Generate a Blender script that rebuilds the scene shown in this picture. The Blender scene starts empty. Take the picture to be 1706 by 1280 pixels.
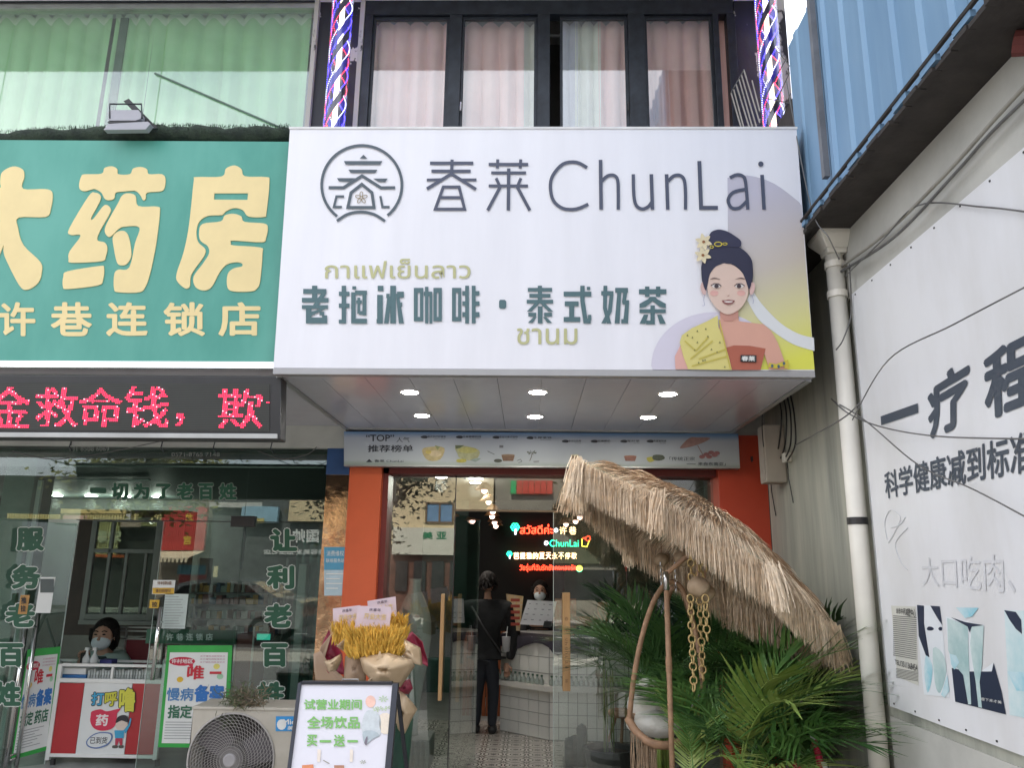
import bpy, math, random
from mathutils import Vector, Matrix
from mathutils.geometry import tessellate_polygon
from mathutils.bvhtree import BVHTree
random.seed(7)
S = bpy.context.scene
C = S.collection
# ------------------------------------------------------------------ camera
PITCH, YAW, ROLL, FPX, H = 0.2348, -0.023, 0.0132, 1299.4, 1.75
Fw = Vector((math.sin(YAW)*math.cos(PITCH), math.cos(YAW)*math.cos(PITCH), math.sin(PITCH)))
Rt = Vector((math.cos(YAW), -math.sin(YAW), 0))
Up = Rt.cross(Fw)
_c, _s = math.cos(ROLL), math.sin(ROLL)
Rt, Up = _c*Rt+_s*Up, -_s*Rt+_c*Up
cd = bpy.data.cameras.new('camera'); cam = bpy.data.objects.new('camera', cd); C.objects.link(cam)
cam.matrix_world = Matrix(((Rt.x, Up.x, -Fw.x, 0), (Rt.y, Up.y, -Fw.y, 0), (Rt.z, Up.z, -Fw.z, H), (0, 0, 0, 1)))
cd.sensor_width = 36; cd.lens = FPX/1706*36; cd.clip_start = .05; cd.clip_end = 600
S.camera = cam
# ------------------------------------------------------------------ world, sun, exposure
SUN_EL, SUN_AZ = math.radians(52), math.radians(-18)      # sun stands behind the shops, a little to the left
w = bpy.data.worlds.new('World'); S.world = w; w.use_nodes = True
nt = w.node_tree; nt.nodes.clear()
N = nt.nodes.new
sky = N('ShaderNodeTexSky'); sky.sky_type = 'NISHITA'; sky.sun_disc = False
sky.sun_elevation = SUN_EL; sky.sun_rotation = SUN_AZ; sky.dust_density = 2.0
tc = N('ShaderNodeTexCoord'); mp = N('ShaderNodeMapping'); mp.inputs['Scale'].default_value = (1, 1, 2.6)
cn = N('ShaderNodeTexNoise'); cn.inputs['Scale'].default_value = 2.2; cn.inputs['Detail'].default_value = 7
cr = N('ShaderNodeValToRGB'); cr.color_ramp.elements[0].position = .32; cr.color_ramp.elements[1].position = .62
cr.color_ramp.elements[0].color = (.35, .35, .35, 1); cr.color_ramp.elements[1].color = (.92, .92, .92, 1)
mx = N('ShaderNodeMix'); mx.data_type = 'RGBA'
mx.inputs[7].default_value = (7.9, 7.95, 8.25, 1)
bg = N('ShaderNodeBackground'); bg.inputs[1].default_value = .13
wo = N('ShaderNodeOutputWorld'); L = nt.links.new
L(tc.outputs['Generated'], mp.inputs[0]); L(mp.outputs[0], cn.inputs['Vector']); L(cn.outputs[0], cr.inputs[0])
L(cr.outputs[0], mx.inputs[0]); L(sky.outputs[0], mx.inputs[6]); L(mx.outputs[2], bg.inputs[0]); L(bg.outputs[0], wo.inputs[0])
sl = bpy.data.lights.new('sun', 'SUN'); sl.energy = 3.4; sl.angle = math.radians(.5); sl.color = (1, .93, .83)
so = bpy.data.objects.new('sun', sl); C.objects.link(so)
sd = Vector((math.sin(SUN_AZ)*math.cos(SUN_EL), math.cos(SUN_AZ)*math.cos(SUN_EL), math.sin(SUN_EL)))
so.rotation_euler = sd.to_track_quat('Z', 'Y').to_euler()
so.location = (0, 0, 30)
vs = S.view_settings; vs.view_transform = 'Standard'; vs.look = 'None'; vs.gamma = 1; vs.exposure = 1.32; vs.use_curve_mapping = False
S.cycles.max_bounces = 10; S.cycles.transparent_max_bounces = 24; S.cycles.glossy_bounces = 5; S.cycles.sample_clamp_indirect = 6

# ------------------------------------------------------------------ point helpers
EYE = Vector((0, 0, H))
def ray(u, v): return Fw*FPX + Rt*(u-853) - Up*(v-640)
def at(u, v, Y):                       # point of the plane y=Y
    d = ray(u, v); return EYE + d*(Y/d.y)
def atx(u, v, X):
    d = ray(u, v); return EYE + d*(X/d.x)
def atz(u, v, Z):
    d = ray(u, v); return EYE + d*((Z-H)/d.z)
def mir(u, v, Yo, Yg=6.7):             # where a thing across the street stands when a pane at Yg mirrors it
    p = at(u, v, 2*Yg-Yo); return Vector((p.x, Yo, p.z))
def zc(ox, oy, s): return lambda x, y: (ox+x/s, oy+y/s)

# ------------------------------------------------------------------ materials
def lin(c):
    if isinstance(c, str):
        c = [int(c[i:i+2], 16)/255 for i in (0, 2, 4)]
        return tuple(x/12.92 if x <= .04045 else ((x+.055)/1.055)**2.4 for x in c)
    return tuple(c)
MATS = {}
def mat(name, col, rough=.6, metal=0, var=.12, scale=4, bump=.0, bscale=40, emit=None, es=1, stretch=(1, 1, 1), col2=None, spec=.5, coat=0, coords='Object', lo=.35, hi=.65):
    if name in MATS: return MATS[name]
    m = bpy.data.materials.new(name); m.use_nodes = True; t = m.node_tree; b = t.nodes['Principled BSDF']
    col = lin(col); b.inputs['Roughness'].default_value = rough; b.inputs['Metallic'].default_value = metal
    b.inputs['Specular IOR Level'].default_value = spec; b.inputs['Coat Weight'].default_value = coat
    b.inputs['Base Color'].default_value = (*col, 1)
    if emit is not None:
        b.inputs['Emission Color'].default_value = (*lin(emit), 1); b.inputs['Emission Strength'].default_value = es
    tcn = t.nodes.new('ShaderNodeTexCoord'); mpn = t.nodes.new('ShaderNodeMapping'); mpn.inputs['Scale'].default_value = stretch
    t.links.new(tcn.outputs[coords], mpn.inputs[0])
    if var or col2 is not None:
        n = t.nodes.new('ShaderNodeTexNoise'); n.inputs['Scale'].default_value = scale; n.inputs['Detail'].default_value = 6; n.inputs['Roughness'].default_value = .6
        t.links.new(mpn.outputs[0], n.inputs['Vector'])
        r = t.nodes.new('ShaderNodeValToRGB'); e = r.color_ramp.elements; e[0].position = lo; e[1].position = hi
        c2 = lin(col2) if col2 is not None else tuple(min(1, x*(1+var)) for x in col)
        c1 = col if col2 is not None else tuple(x*(1-var) for x in col)
        e[0].color = (*c1, 1); e[1].color = (*c2, 1)
        t.links.new(n.outputs[0], r.inputs[0]); t.links.new(r.outputs[0], b.inputs['Base Color'])
    if bump:
        n2 = t.nodes.new('ShaderNodeTexNoise'); n2.inputs['Scale'].default_value = bscale; n2.inputs['Detail'].default_value = 5
        t.links.new(mpn.outputs[0], n2.inputs['Vector'])
        bp = t.nodes.new('ShaderNodeBump'); bp.inputs['Strength'].default_value = bump; bp.inputs['Distance'].default_value = .01
        t.links.new(n2.outputs[0], bp.inputs['Height']); t.links.new(bp.outputs[0], b.inputs['Normal'])
    MATS[name] = m; return m
def glow(name, c, s, base=None):
    return mat(name, base if base is not None else c, .5, var=0, emit=c, es=s)
def glass(name, tint, refl=.055, rough=0.0, wav=.0):
    m = bpy.data.materials.new(name); m.use_nodes = True; t = m.node_tree; t.nodes.clear(); n = t.nodes.new
    tr = n('ShaderNodeBsdfTransparent'); tr.inputs[0].default_value = (*tint, 1)
    gl = n('ShaderNodeBsdfGlossy'); gl.inputs['Roughness'].default_value = rough; gl.inputs[0].default_value = (1, 1, 1, 1)
    lw = n('ShaderNodeLayerWeight'); lw.inputs[0].default_value = .5
    pw = n('ShaderNodeMath'); pw.operation = 'POWER'; pw.inputs[1].default_value = 5
    ma = n('ShaderNodeMath'); ma.operation = 'MULTIPLY_ADD'; ma.inputs[1].default_value = 1-refl; ma.inputs[2].default_value = refl
    mi = n('ShaderNodeMixShader'); o = n('ShaderNodeOutputMaterial'); k = t.links.new
    k(lw.outputs['Facing'], pw.inputs[0]); k(pw.outputs[0], ma.inputs[0]); k(ma.outputs[0], mi.inputs[0]); k(tr.outputs[0], mi.inputs[1]); k(gl.outputs[0], mi.inputs[2]); k(mi.outputs[0], o.inputs[0])
    if wav:
        tcn = n('ShaderNodeTexCoord'); nz = n('ShaderNodeTexNoise'); nz.inputs['Scale'].default_value = 1.3
        bp = n('ShaderNodeBump'); bp.inputs['Strength'].default_value = wav; bp.inputs['Distance'].default_value = .02
        k(tcn.outputs['Object'], nz.inputs['Vector']); k(nz.outputs[0], bp.inputs['Height']); k(bp.outputs[0], gl.inputs['Normal'])
    MATS[name] = m; return m
def ramp_mat(name, stops, axis, a, b, rough=.5, vec=None):       # a printed colour gradient between two heights or widths
    m = bpy.data.materials.new(name); m.use_nodes = True; t = m.node_tree; bs = t.nodes['Principled BSDF']; bs.inputs['Roughness'].default_value = rough
    g = t.nodes.new('ShaderNodeNewGeometry'); s = t.nodes.new('ShaderNodeSeparateXYZ'); mr = t.nodes.new('ShaderNodeMapRange')
    r = t.nodes.new('ShaderNodeValToRGB'); mr.inputs[1].default_value = a; mr.inputs[2].default_value = b
    if vec is not None:
        dt = t.nodes.new('ShaderNodeVectorMath'); dt.operation = 'DOT_PRODUCT'; dt.inputs[1].default_value = vec; t.links.new(g.outputs['Position'], dt.inputs[0]); t.links.new(dt.outputs['Value'], mr.inputs[0])
    else: t.links.new(g.outputs['Position'], s.inputs[0]); t.links.new(s.outputs[axis], mr.inputs[0])
    t.links.new(mr.outputs[0], r.inputs[0]); t.links.new(r.outputs[0], bs.inputs['Base Color'])
    # t.links.new(mr.outputs[0], r.inputs[0]); t.links.new(r.outputs[0], bs.inputs['Base Color'])
    el = r.color_ramp.elements
    while len(el) < len(stops): el.new(.5)
    for e, (p, c) in zip(el, stops): e.position = p; e.color = (*lin(c), 1)
    return m

# ------------------------------------------------------------------ mesh builder
class MB:
    def __init__(s): s.v = []; s.f = []
    def add(s, vs, fs):
        n = len(s.v); s.v += [Vector(p) for p in vs]; s.f += [tuple(i+n for i in f) for f in fs]; return s
    def box(s, x0, x1, y0, y1, z0, z1):
        return s.hexa([(x0, y0, z0), (x1, y0, z0), (x1, y0, z1), (x0, y0, z1), (x0, y1, z0), (x1, y1, z0), (x1, y1, z1), (x0, y1, z1)])
    def hexa(s, p):
        return s.add(p, [(0, 1, 2, 3), (5, 4, 7, 6), (4, 0, 3, 7), (1, 5, 6, 2), (3, 2, 6, 7), (4, 5, 1, 0)])
    def slab(s, q, d):                  # quad (TL,TR,BR,BL) thickened by vector d
        d = Vector(d); a = [Vector(x) for x in q]; a = [a[3], a[2], a[1], a[0]]
        return s.hexa(a+[x+d for x in a])
    def quad(s, q): return s.add(q, [(0, 1, 2, 3)])
    def poly(s, pts, holes=()):
        loops = [[Vector(p) for p in pts]]+[[Vector(p) for p in h] for h in holes]
        tri = tessellate_polygon(loops); return s.add([p for l in loops for p in l], tri)
    def prism(s, pts, d, holes=()):
        d = Vector(d); s.poly(pts, holes); s.poly([Vector(p)+d for p in pts], [[Vector(p)+d for p in h] for h in holes])
        for l in [pts]+list(holes):
            n = len(l); s.add([Vector(p) for p in l]+[Vector(p)+d for p in l], [(i, (i+1) % n, (i+1) % n+n, i+n) for i in range(n)])
        return s
    def tube(s, pts, r, seg=8, closed=False, caps=True):
        pts = [Vector(p) for p in pts]; n = len(pts); base = len(s.v); rs = r if isinstance(r, (list, tuple)) else [r]*n; prev = None
        for i, p in enumerate(pts):
            if closed: t = pts[(i+1) % n]-pts[i-1]
            else: t = pts[min(i+1, n-1)]-pts[max(i-1, 0)]
            t = t.normalized() if t.length > 1e-9 else Vector((0, 0, 1))
            if prev is None: a = t.orthogonal().normalized()
            else:
                a = prev-t*prev.dot(t); a = a.normalized() if a.length > 1e-6 else t.orthogonal().normalized()
            prev = a; b = t.cross(a)
            for k in range(seg):
                q = 2*math.pi*k/seg; s.v.append(p+(a*math.cos(q)+b*math.sin(q))*rs[i])
        m = n if closed else n-1
        for i in range(m):
            for k in range(seg):
                j = (i+1) % n; s.f.append((base+i*seg+k, base+i*seg+(k+1) % seg, base+j*seg+(k+1) % seg, base+j*seg+k))
        if caps and not closed:
            s.f.append(tuple(base+k for k in reversed(range(seg)))); s.f.append(tuple(base+(n-1)*seg+k for k in range(seg)))
        return s
    def lathe(s, prof, c, seg=20, ax=None):
        c = Vector(c); base = len(s.v); M = ax if ax else Matrix.Identity(3)
        for r, z in prof:
            for k in range(seg):
                q = 2*math.pi*k/seg; s.v.append(c+M @ Vector((r*math.cos(q), r*math.sin(q), z)))
        for i in range(len(prof)-1):
            for k in range(seg): s.f.append((base+i*seg+k, base+i*seg+(k+1) % seg, base+(i+1)*seg+(k+1) % seg, base+(i+1)*seg+k))
        s.f.append(tuple(base+k for k in reversed(range(seg)))); s.f.append(tuple(base+(len(prof)-1)*seg+k for k in range(seg)))
        return s
    def ball(s, c, r, seg=12, ring=8, sc=(1, 1, 1), wob=0):
        c = Vector(c); base = len(s.v)
        for i in range(ring+1):
            a = math.pi*i/ring
            for k in range(seg):
                q = 2*math.pi*k/seg; rr = r*(1+wob*math.sin(3*q+a*2))
                s.v.append(c+Vector((math.sin(a)*math.cos(q)*rr*sc[0], math.sin(a)*math.sin(q)*rr*sc[1], math.cos(a)*rr*sc[2])))
        for i in range(ring):
            for k in range(seg): s.f.append((base+i*seg+k, base+(i+1)*seg+k, base+(i+1)*seg+(k+1) % seg, base+i*seg+(k+1) % seg))
        return s
    def strip(s, pts, wv):              # thin ribbon along pts, widths along vector wv (list or one)
        n = len(s.v)
        for i, p in enumerate(pts):
            q = wv[i] if isinstance(wv, list) else wv; s.v.append(Vector(p)-q); s.v.append(Vector(p)+q)
        for i in range(len(pts)-1): s.f.append((n+2*i, n+2*i+1, n+2*i+3, n+2*i+2))
        return s
    def build(s, name, m, parent=None, smooth=False, bevel=0, label=None, cat=None, group=None, kind=None):
        me = bpy.data.meshes.new(name); off = wloc(parent)
        loc = Vector((0, 0, 0))
        vv = s.v
        if parent is None and kind != 'structure' and vv:
            loc = Vector((sum(p.x for p in vv)/len(vv), sum(p.y for p in vv)/len(vv), min(p.z for p in vv)))
        elif parent is not None and vv: loc = Vector(vv[0])
        me.from_pydata([tuple(p-loc) for p in vv], [], s.f)
        if smooth: me.polygons.foreach_set('use_smooth', [True]*len(me.polygons))
        me.materials.append(m)
        o = bpy.data.objects.new(name, me); C.objects.link(o)
        if parent is not None: o.parent = parent
        o.location = loc-off
        if bevel:
            b = o.modifiers.new('bevel', 'BEVEL'); b.width = bevel; b.segments = 2; b.limit_method = 'ANGLE'
        tag(o, label, cat, group, kind); return o
def wloc(o):
    p = Vector((0, 0, 0))
    while o is not None: p = p+o.location; o = o.parent
    return p
def tag(o, label=None, cat=None, group=None, kind=None):
    if label: o['label'] = label
    if cat: o['category'] = cat
    if group: o['group'] = group
    if kind: o['kind'] = kind
    return o
def thing(name, loc, label, cat, group=None):
    o = bpy.data.objects.new(name, None); C.objects.link(o); o.location = Vector(loc); o.empty_display_size = .1
    return tag(o, label, cat, group)
def copy_tree(o, parent=None, **kw):
    c = o.copy(); C.objects.link(c)
    if parent is not None: c.parent = parent
    for ch in list(o.children): copy_tree(ch, c)
    for k, v in kw.items(): c[k] = v
    return c
def smoothloop(pts, k=5, closed=True):
    n = len(pts); out = []
    rng = range(n) if closed else range(n-1)
    for i in rng:
        if closed: p0, p1, p2, p3 = pts[i-1], pts[i], pts[(i+1) % n], pts[(i+2) % n]
        else: p0, p1, p2, p3 = pts[max(i-1, 0)], pts[i], pts[i+1], pts[min(i+2, n-1)]
        for j in range(k):
            t = j/k
            out.append(tuple(.5*((2*b)+(-a+c)*t+(2*a-5*b+4*c-d)*t*t+(-a+3*b-3*c+d)*t**3) for a, b, c, d in zip(p0, p1, p2, p3)))
    if not closed: out.append(tuple(pts[-1]))
    return out
def ell(cx, cy, rx, ry, n=28, a0=0, a1=360):
    return [(cx+rx*math.cos(math.radians(a0+(a1-a0)*i/n)), cy+ry*math.sin(math.radians(a0+(a1-a0)*i/n))) for i in range(n+(0 if abs(a1-a0) == 360 else 1))]
def stroke(pts, wd, closed=False):      # 2-D outline of a thick polyline
    P2 = [Vector((p[0], p[1])) for p in pts]; n = len(P2); Lh = []; Rh = []
    for i in range(n):
        if closed: a, b = P2[i-1], P2[(i+1) % n]
        else: a, b = P2[max(i-1, 0)], P2[min(i+1, n-1)]
        d1 = (P2[i]-a); d2 = (b-P2[i])
        if d1.length < 1e-9: d1 = d2
        if d2.length < 1e-9: d2 = d1
        d1 = d1.normalized(); d2 = d2.normalized(); n1 = Vector((-d1.y, d1.x)); n2 = Vector((-d2.y, d2.x))
        m = (n1+n2); m = m.normalized() if m.length > .2 else n1; k = wd/2/max(.45, m.dot(n1))
        Lh.append(tuple(P2[i]+m*k)); Rh.append(tuple(P2[i]-m*k))
    if closed: return [('ring', Lh, Rh)]
    return Lh+Rh[::-1]

# ------------------------------------------------------------------ lettering
_tc = {}
def glyphs(s, spacing=1.0):             # the characters of a line as a flat mesh, in em units
    key = (s, spacing)
    if key in _tc: return _tc[key]
    cu = bpy.data.curves.new('lettering', 'FONT'); cu.body = s; cu.space_character = spacing; cu.resolution_u = 3; cu.fill_mode = 'FRONT'
    ob = bpy.data.objects.new('lettering', cu); C.objects.link(ob)
    dg = bpy.context.evaluated_depsgraph_get(); me = ob.evaluated_get(dg).to_mesh()
    r = ([(v.co.x, v.co.y) for v in me.vertices], [tuple(p.vertices) for p in me.polygons])
    ob.evaluated_get(dg).to_mesh_clear(); bpy.data.objects.remove(ob); bpy.data.curves.remove(cu); _tc[key] = r; return r
def bil(q, a, b):                       # q = TL,TR,BR,BL ; a to the right, b upwards
    tl, tr, br, bl = q; return (bl*(1-a)+br*a)*(1-b)+(tl*(1-a)+tr*a)*b
def put_text(mb, s, q, bold=0, spacing=1.0, off=(0, 0, 0), slant=0, cells=None):
    vs_, fs_ = glyphs(s, spacing); q = [Vector(x) for x in q]; off = Vector(off)
    x0 = min(v[0] for v in vs_)-bold; x1 = max(v[0] for v in vs_)+bold; y0 = min(v[1] for v in vs_)-bold; y1 = max(v[1] for v in vs_)+bold
    n_ = (q[1]-q[0]).cross(q[3]-q[0]).normalized()
    if n_.dot(EYE-q[0]) < 0: n_ = -n_
    sh = [(0, 0)]
    if bold:
        for rr_ in ([bold] if bold <= .05 else [bold, bold*.5]): sh += [(rr_*math.cos(k*math.pi/4), rr_*math.sin(k*math.pi/4)) for k in range(8)]
    for k, (dx, dy) in enumerate(sh):
        P_ = [bil(q, (x+dx-x0)/(x1-x0)+slant*(y+dy-y0)/max(1e-6, y1-y0), (y+dy-y0)/max(1e-6, y1-y0))+off+n_*(.00004*k) for x, y in vs_]
        if cells is None: mb.add(P_, fs_)
        else:                           # one mesh per square character cell
            adv = cells['adv']
            for f in fs_:
                c = int(sum(vs_[i][0] for i in f)/len(f)/adv); m = cells.setdefault(c, MB()); m.add([P_[i] for i in f], [tuple(range(len(f)))])
    return mb
_adv = []
def put_line(parent, name, s, q, bold, m):   # a line of Chinese characters, each one its own object
    if not _adv:
        a = glyphs('国'); b = glyphs('国国'); _adv.append(max(v[0] for v in b[0])-max(v[0] for v in a[0]))
    cells = {'adv': _adv[0]}; put_text(None, s, q, bold, cells=cells)
    for k, b in cells.items():
        if k != 'adv': b.build(name, m, parent)
def text_y(mb, s, u0, v0, u1, v1, Y, bold=0, dv=0, spacing=1.0, slant=0):   # a line of text in the plane y=Y between picture columns and rows
    return put_text(mb, s, [at(u0, v0, Y), at(u1, v0+dv, Y), at(u1, v1+dv, Y), at(u0, v1, Y)], bold, spacing, slant=slant)
_k = [0]
def shp(mb, pts, Y, zf=None, smooth=0, holes=()):
    _k[0] = (_k[0]+1) % 14; Y = Y-_k[0]*5e-5
    f = zf or (lambda x, y: (x, y))
    if pts and isinstance(pts[0], tuple) and pts[0] and pts[0][0] == 'ring':
        _, a, b = pts[0]; n = len(a); A = [at(*f(*p), Y) for p in a]; B = [at(*f(*p), Y) for p in b]
        return mb.add(A+B, [(i, (i+1) % n, (i+1) % n+n, i+n) for i in range(n)])
    if smooth: pts = smoothloop(pts, smooth)
    return mb.poly([at(*f(*p), Y) for p in pts], [[at(*f(*p), Y) for p in h] for h in holes])
def quad_y(u0, v0, u1, v1, Y): return [at(u0, v0, Y), at(u1, v0, Y), at(u1, v1, Y), at(u0, v1, Y)]
# ------------------------------------------------------------------ shared materials
M = {}
M['sign_white'] = mat('sign_white', (.80, .80, .855), .42, var=.03, scale=2.2, stretch=(2.5, 1, .3), bump=.04, bscale=2)
M['ink'] = mat('ink', '4a5064', .5, var=.03)
M['teal_ink'] = mat('teal_ink', '4c6a70', .5, var=.05)
M['gold_ink'] = mat('gold_ink', 'b9b98a', .5, var=.03)
M['green_sign'] = mat('green_sign', '3f9082', .4, scale=1.0, stretch=(1.6, 1, .6), col2='5aa597', bump=.08, bscale=3)
M['cream_ink'] = mat('cream_ink', 'e3cf98', .45, var=.04)
M['chrome'] = mat('chrome', (.75, .75, .74), .16, 1, var=.05, bump=.12, bscale=7)
M['steel'] = mat('steel', (.62, .62, .62), .3, 1, var=.08, bump=.05, bscale=12)
M['alu'] = mat('alu', (.42, .43, .43), .4, .8, var=.1)
M['black_pl'] = mat('black_plastic', (.02, .02, .022), .4, var=.2)
M['dark_frame'] = mat('dark_frame', (.022, .027, .035), .38, .3, var=.3, scale=9)
M['soffit'] = mat('soffit_panel', (.50, .50, .56), .2, .15, var=.05, scale=2, bump=.03, bscale=2)
M['grey_wall'] = mat('grey_wall', (.33, .33, .31), .8, var=.15, bump=.1)
M['plaster'] = mat('plaster', (.55, .54, .5), .9, var=.2, bump=.2)
M['concrete'] = mat('stained_concrete', (.27, .28, .25), .9, scale=1.9, stretch=(1, 3.2, .32), col2=(.50, .51, .44), bump=.25, bscale=30, lo=.3, hi=.7)
M['paint_wall'] = mat('painted_wall', (.47, .47, .44), .9, var=.12, scale=2, bump=.1)
M['board'] = mat('white_board', (.72, .73, .76), .45, scale=1.8, stretch=(1, 1.2, .45), col2=(.61, .61, .61), lo=.42, hi=.78, bump=.22, bscale=2.2)
M['pvc'] = mat('pvc', (.74, .72, .66), .35, var=.06, scale=3)
M['red_wall'] = mat('red_wall', (.50, .055, .022), .5, var=.06, scale=2)
M['orange_wall'] = mat('orange_wall', (.62, .11, .035), .5, var=.06, scale=2)
M['maroon'] = mat('maroon_trim', (.16, .022, .018), .5, var=.08)
M['wood'] = mat('light_wood', (.52, .32, .15), .5, scale=6, stretch=(6, 6, .6), col2=(.40, .23, .1))
M['dark_wall'] = mat('dark_interior', (.015, .03, .026), .7, var=.3)
M['black'] = mat('black_void', (.008, .008, .008), .9, var=0)
M['white'] = mat('white_paint', (.75, .76, .74), .4, var=.05)
M['paper'] = mat('paper', (.72, .74, .73), .7, var=.03)
M['green_dk'] = mat('green_vinyl', (.012, .085, .045), .5, var=.1)
M['outline'] = mat('outline_vinyl', (.62, .66, .62), .5, var=.03)
M['red'] = mat('red_panel', (.42, .025, .03), .45, var=.05)
M['grey_stone'] = mat('grey_stone', (.25, .25, .24), .8, var=.15, bump=.2)
M['floor_g'] = mat('pale_floor', (.35, .37, .36), .25, var=.1)
M['asphalt'] = mat('asphalt', (.055, .055, .055), .85, var=.25, scale=20, bump=.4, bscale=120)
M['pave'] = mat('paving', (.44, .41, .36), .8, var=.15, scale=6, bump=.2)
M['rattan'] = mat('rattan', (.36, .215, .13), .6, var=.2, scale=18, bump=.3, bscale=60)
GL = glass('shop_glass', (.84, .89, .87), .115)
GLD = glass('tinted_glass', (.72, .82, .78), .09, wav=.02)
GLW = glass('window_glass', (.92, .95, .95), .14, wav=.05)
GLC = glass('green_window_glass', (.90, .97, .94), .15, wav=.05)
LAMP = glow('lamp_white', (1, .97, .9), 60)
def bulb(parent, p, w_, col=(1, .95, .86), size=.07):
    l = bpy.data.lights.new('bulb_light', 'POINT'); l.energy = w_; l.color = col; l.shadow_soft_size = size
    o = bpy.data.objects.new('bulb_light', l); C.objects.link(o); o.parent = parent; o.location = Vector(p)-wloc(parent); return o

# ------------------------------------------------------------------ setting
MB().box(-60, 60, -40, 60, -.3, -.02).build('ground', M['asphalt'], kind='structure')
pv = MB(); pv.box(-14, 1.95, -4.2, 6.55, -.019, .0); pv.build('pavement', M['pave'], kind='structure')
MB().box(-14, 14, -4.4, -4.2, -.019, .05).build('kerb', M['grey_stone'], kind='structure')
GY, XW, XB = 6.6, 1.95, 1.72           # glass plane, right wall, shed cladding

# main shop building
SB = thing('shop_building', (-4, 6.6, 0), 'two storey shop building with dark framed windows above both shop signs', 'building')
mb = MB(); mb.box(-14, 2.38, 6.45, 6.62, 2.75, 5.1); mb.box(-14, 2.38, 8.4, 8.5, 2.9, 12); mb.box(-14, 2.38, 6.5, 14, 7.25, 12)  # unseen block over the windows, raised to keep street and shed in shade
mb.box(-14, -13.8, 6.5, 14, 0, 12); mb.box(2.3, 2.38, 6.62, 14, 0, 12); mb.box(-14, 2.38, 13.9, 14, 0, 12); mb.build('wall', M['grey_wall'], SB)
MB().box(-14, 2.3, 5.36, 6.6, 7.03, 7.24).build('overhang', mat('overhang_paint', (.7, .7, .72), .8, var=.12, scale=3, bump=.2), SB)
# lintel beam over the pharmacy glass
zb = at(300, 745, 6.4).z
MB().box(-14, at(577, 730, 6.4).x, 6.38, 6.45, zb, 2.97).build('lintel', mat('lintel_paint', (.46, .47, .44), .7, var=.1, scale=3, bump=.1), SB, bevel=.004)
for u in (340, 770): 
    p = at(u/2.843, 733, 6.379); MB().box(p.x-.003, p.x+.003, 6.374, 6.382, zb, 2.95).build('joint_strip', M['black_pl'], SB)
MB().box(at(545, 760, 6.4).x, at(583, 760, 6.4).x, 6.4, 6.6, at(560, 791, 6.4).z, zb+.001).build('fascia', mat('blue_fascia', (.02, .07, .2), .5), SB)
# gold mirror pilaster
gm = mat('gold_mirror', (.62, .42, .27), .12, 1, var=.35, scale=5, bump=.5, bscale=6)
q = [at(544, 791, 6.42), at(584, 791, 6.42)]
MB().box(q[0].x, q[1].x, 6.42, 6.6, 0, q[0].z).build('pilaster', gm, SB)
# blue notice on it
bn = thing('notice_sheet', at(558, 1000, 6.41), 'pale blue notice sheet stuck on the gold mirror pilaster', 'notice')
MB().slab(quad_y(540, 912, 577, 993, 6.412), (0, .004, 0)).build('sheet', mat('blue_sheet', (.45, .58, .66), .6), bn)
m_ = MB(); m_.quad(quad_y(540, 912, 577, 950, 6.409)); m_.build('header', mat('blue_header', (.09, .32, .50), .6), bn)
m_ = MB()
for i in range(4): m_.quad(quad_y(543, 956+i*8, 573-(i*7) % 11, 957.6+i*8, 6.407))
text_y(m_, '消费维权', 544, 918, 573, 927, 6.405); text_y(m_, '联络服务站', 543, 931, 574, 938, 6.405)
m_.build('lettering', M['white'], bn)
# milk tea portal: pillars and head
xl0, xl1 = at(582, 790, 6.4).x, at(636, 790, 6.4).x
MB().box(xl0, xl1, 6.4, 6.7, 0, 2.86).build('pillar', M['orange_wall'], SB, bevel=.004)
MB().box(xl1, at(652, 800, GY).x, 6.47, 6.7, 0, 2.6).build('door_jamb', M['maroon'], SB)
xr0 = at(1197, 800, 6.4).x
MB().box(xr0, XW-.005, 6.4, 6.7, 0, 2.86).build('pillar', M['red_wall'], SB, bevel=.004)
zh = at(900, 795, GY).z
MB().box(xl1, xr0, 6.47, 6.7, zh, 2.86).build('door_head', M['maroon'], SB)

# ------------------------------------------------------------------ upper windows
def vx(u, v=120, Y=6.4): return at(u, v, Y).x
ZT, ZB_ = at(800, 28, 6.4).z, 5.1
def pane_thing(parent, name, x0, x1, z0, z1, Y, m, th=.008, lab=None):
    return MB().box(x0, x1, Y, Y+th, z0, z1).build(name, m, parent, label=lab)
xs = [(606, 1), (617, 0)]
fr = thing('window_frame', at(900, 200, 6.4), 'dark aluminium four casement window frame above the white signboard', 'window')
mb = MB(); mb.box(vx(603), vx(1226), 6.36, 6.46, ZT, 7.03); mb.build('head', M['dark_frame'], fr)
for u0, u1 in ((603, 618), (747, 768), (895, 916), (1047, 1075), (1190, 1200), (1214, 1228)):
    MB().box(vx(u0), vx(u1), 6.36, 6.46, ZB_, ZT).build('mullion', M['dark_frame'], fr, bevel=.004)
for (u0, u1) in ((618, 747), (768, 895), (933, 1047), (1075, 1190)):
    sash = MB(); a, b = vx(u0), vx(u1); sash.box(a, b, 6.385, 6.41, ZT-.045, ZT-.005); sash.box(a, a+.025, 6.385, 6.41, ZB_, ZT-.045); sash.box(b-.03, b, 6.385, 6.41, ZB_, ZT-.045)
    so_ = sash.build('sash', M['dark_frame'], fr, bevel=.003)
    pane_thing(so_, 'pane', a+.02, b-.02, ZB_, ZT-.03, 6.395, GLW)
for u in (768, 1046):
    p = at(u, 178, 6.38); h = MB(); h.tube([p+Vector((0, 0, .04)), p+Vector((0, -.03, .03)), p+Vector((0, -.035, -.06))], .008, 6); h.build('handle', M['black_pl'] if u > 900 else M['steel'], fr)
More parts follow.
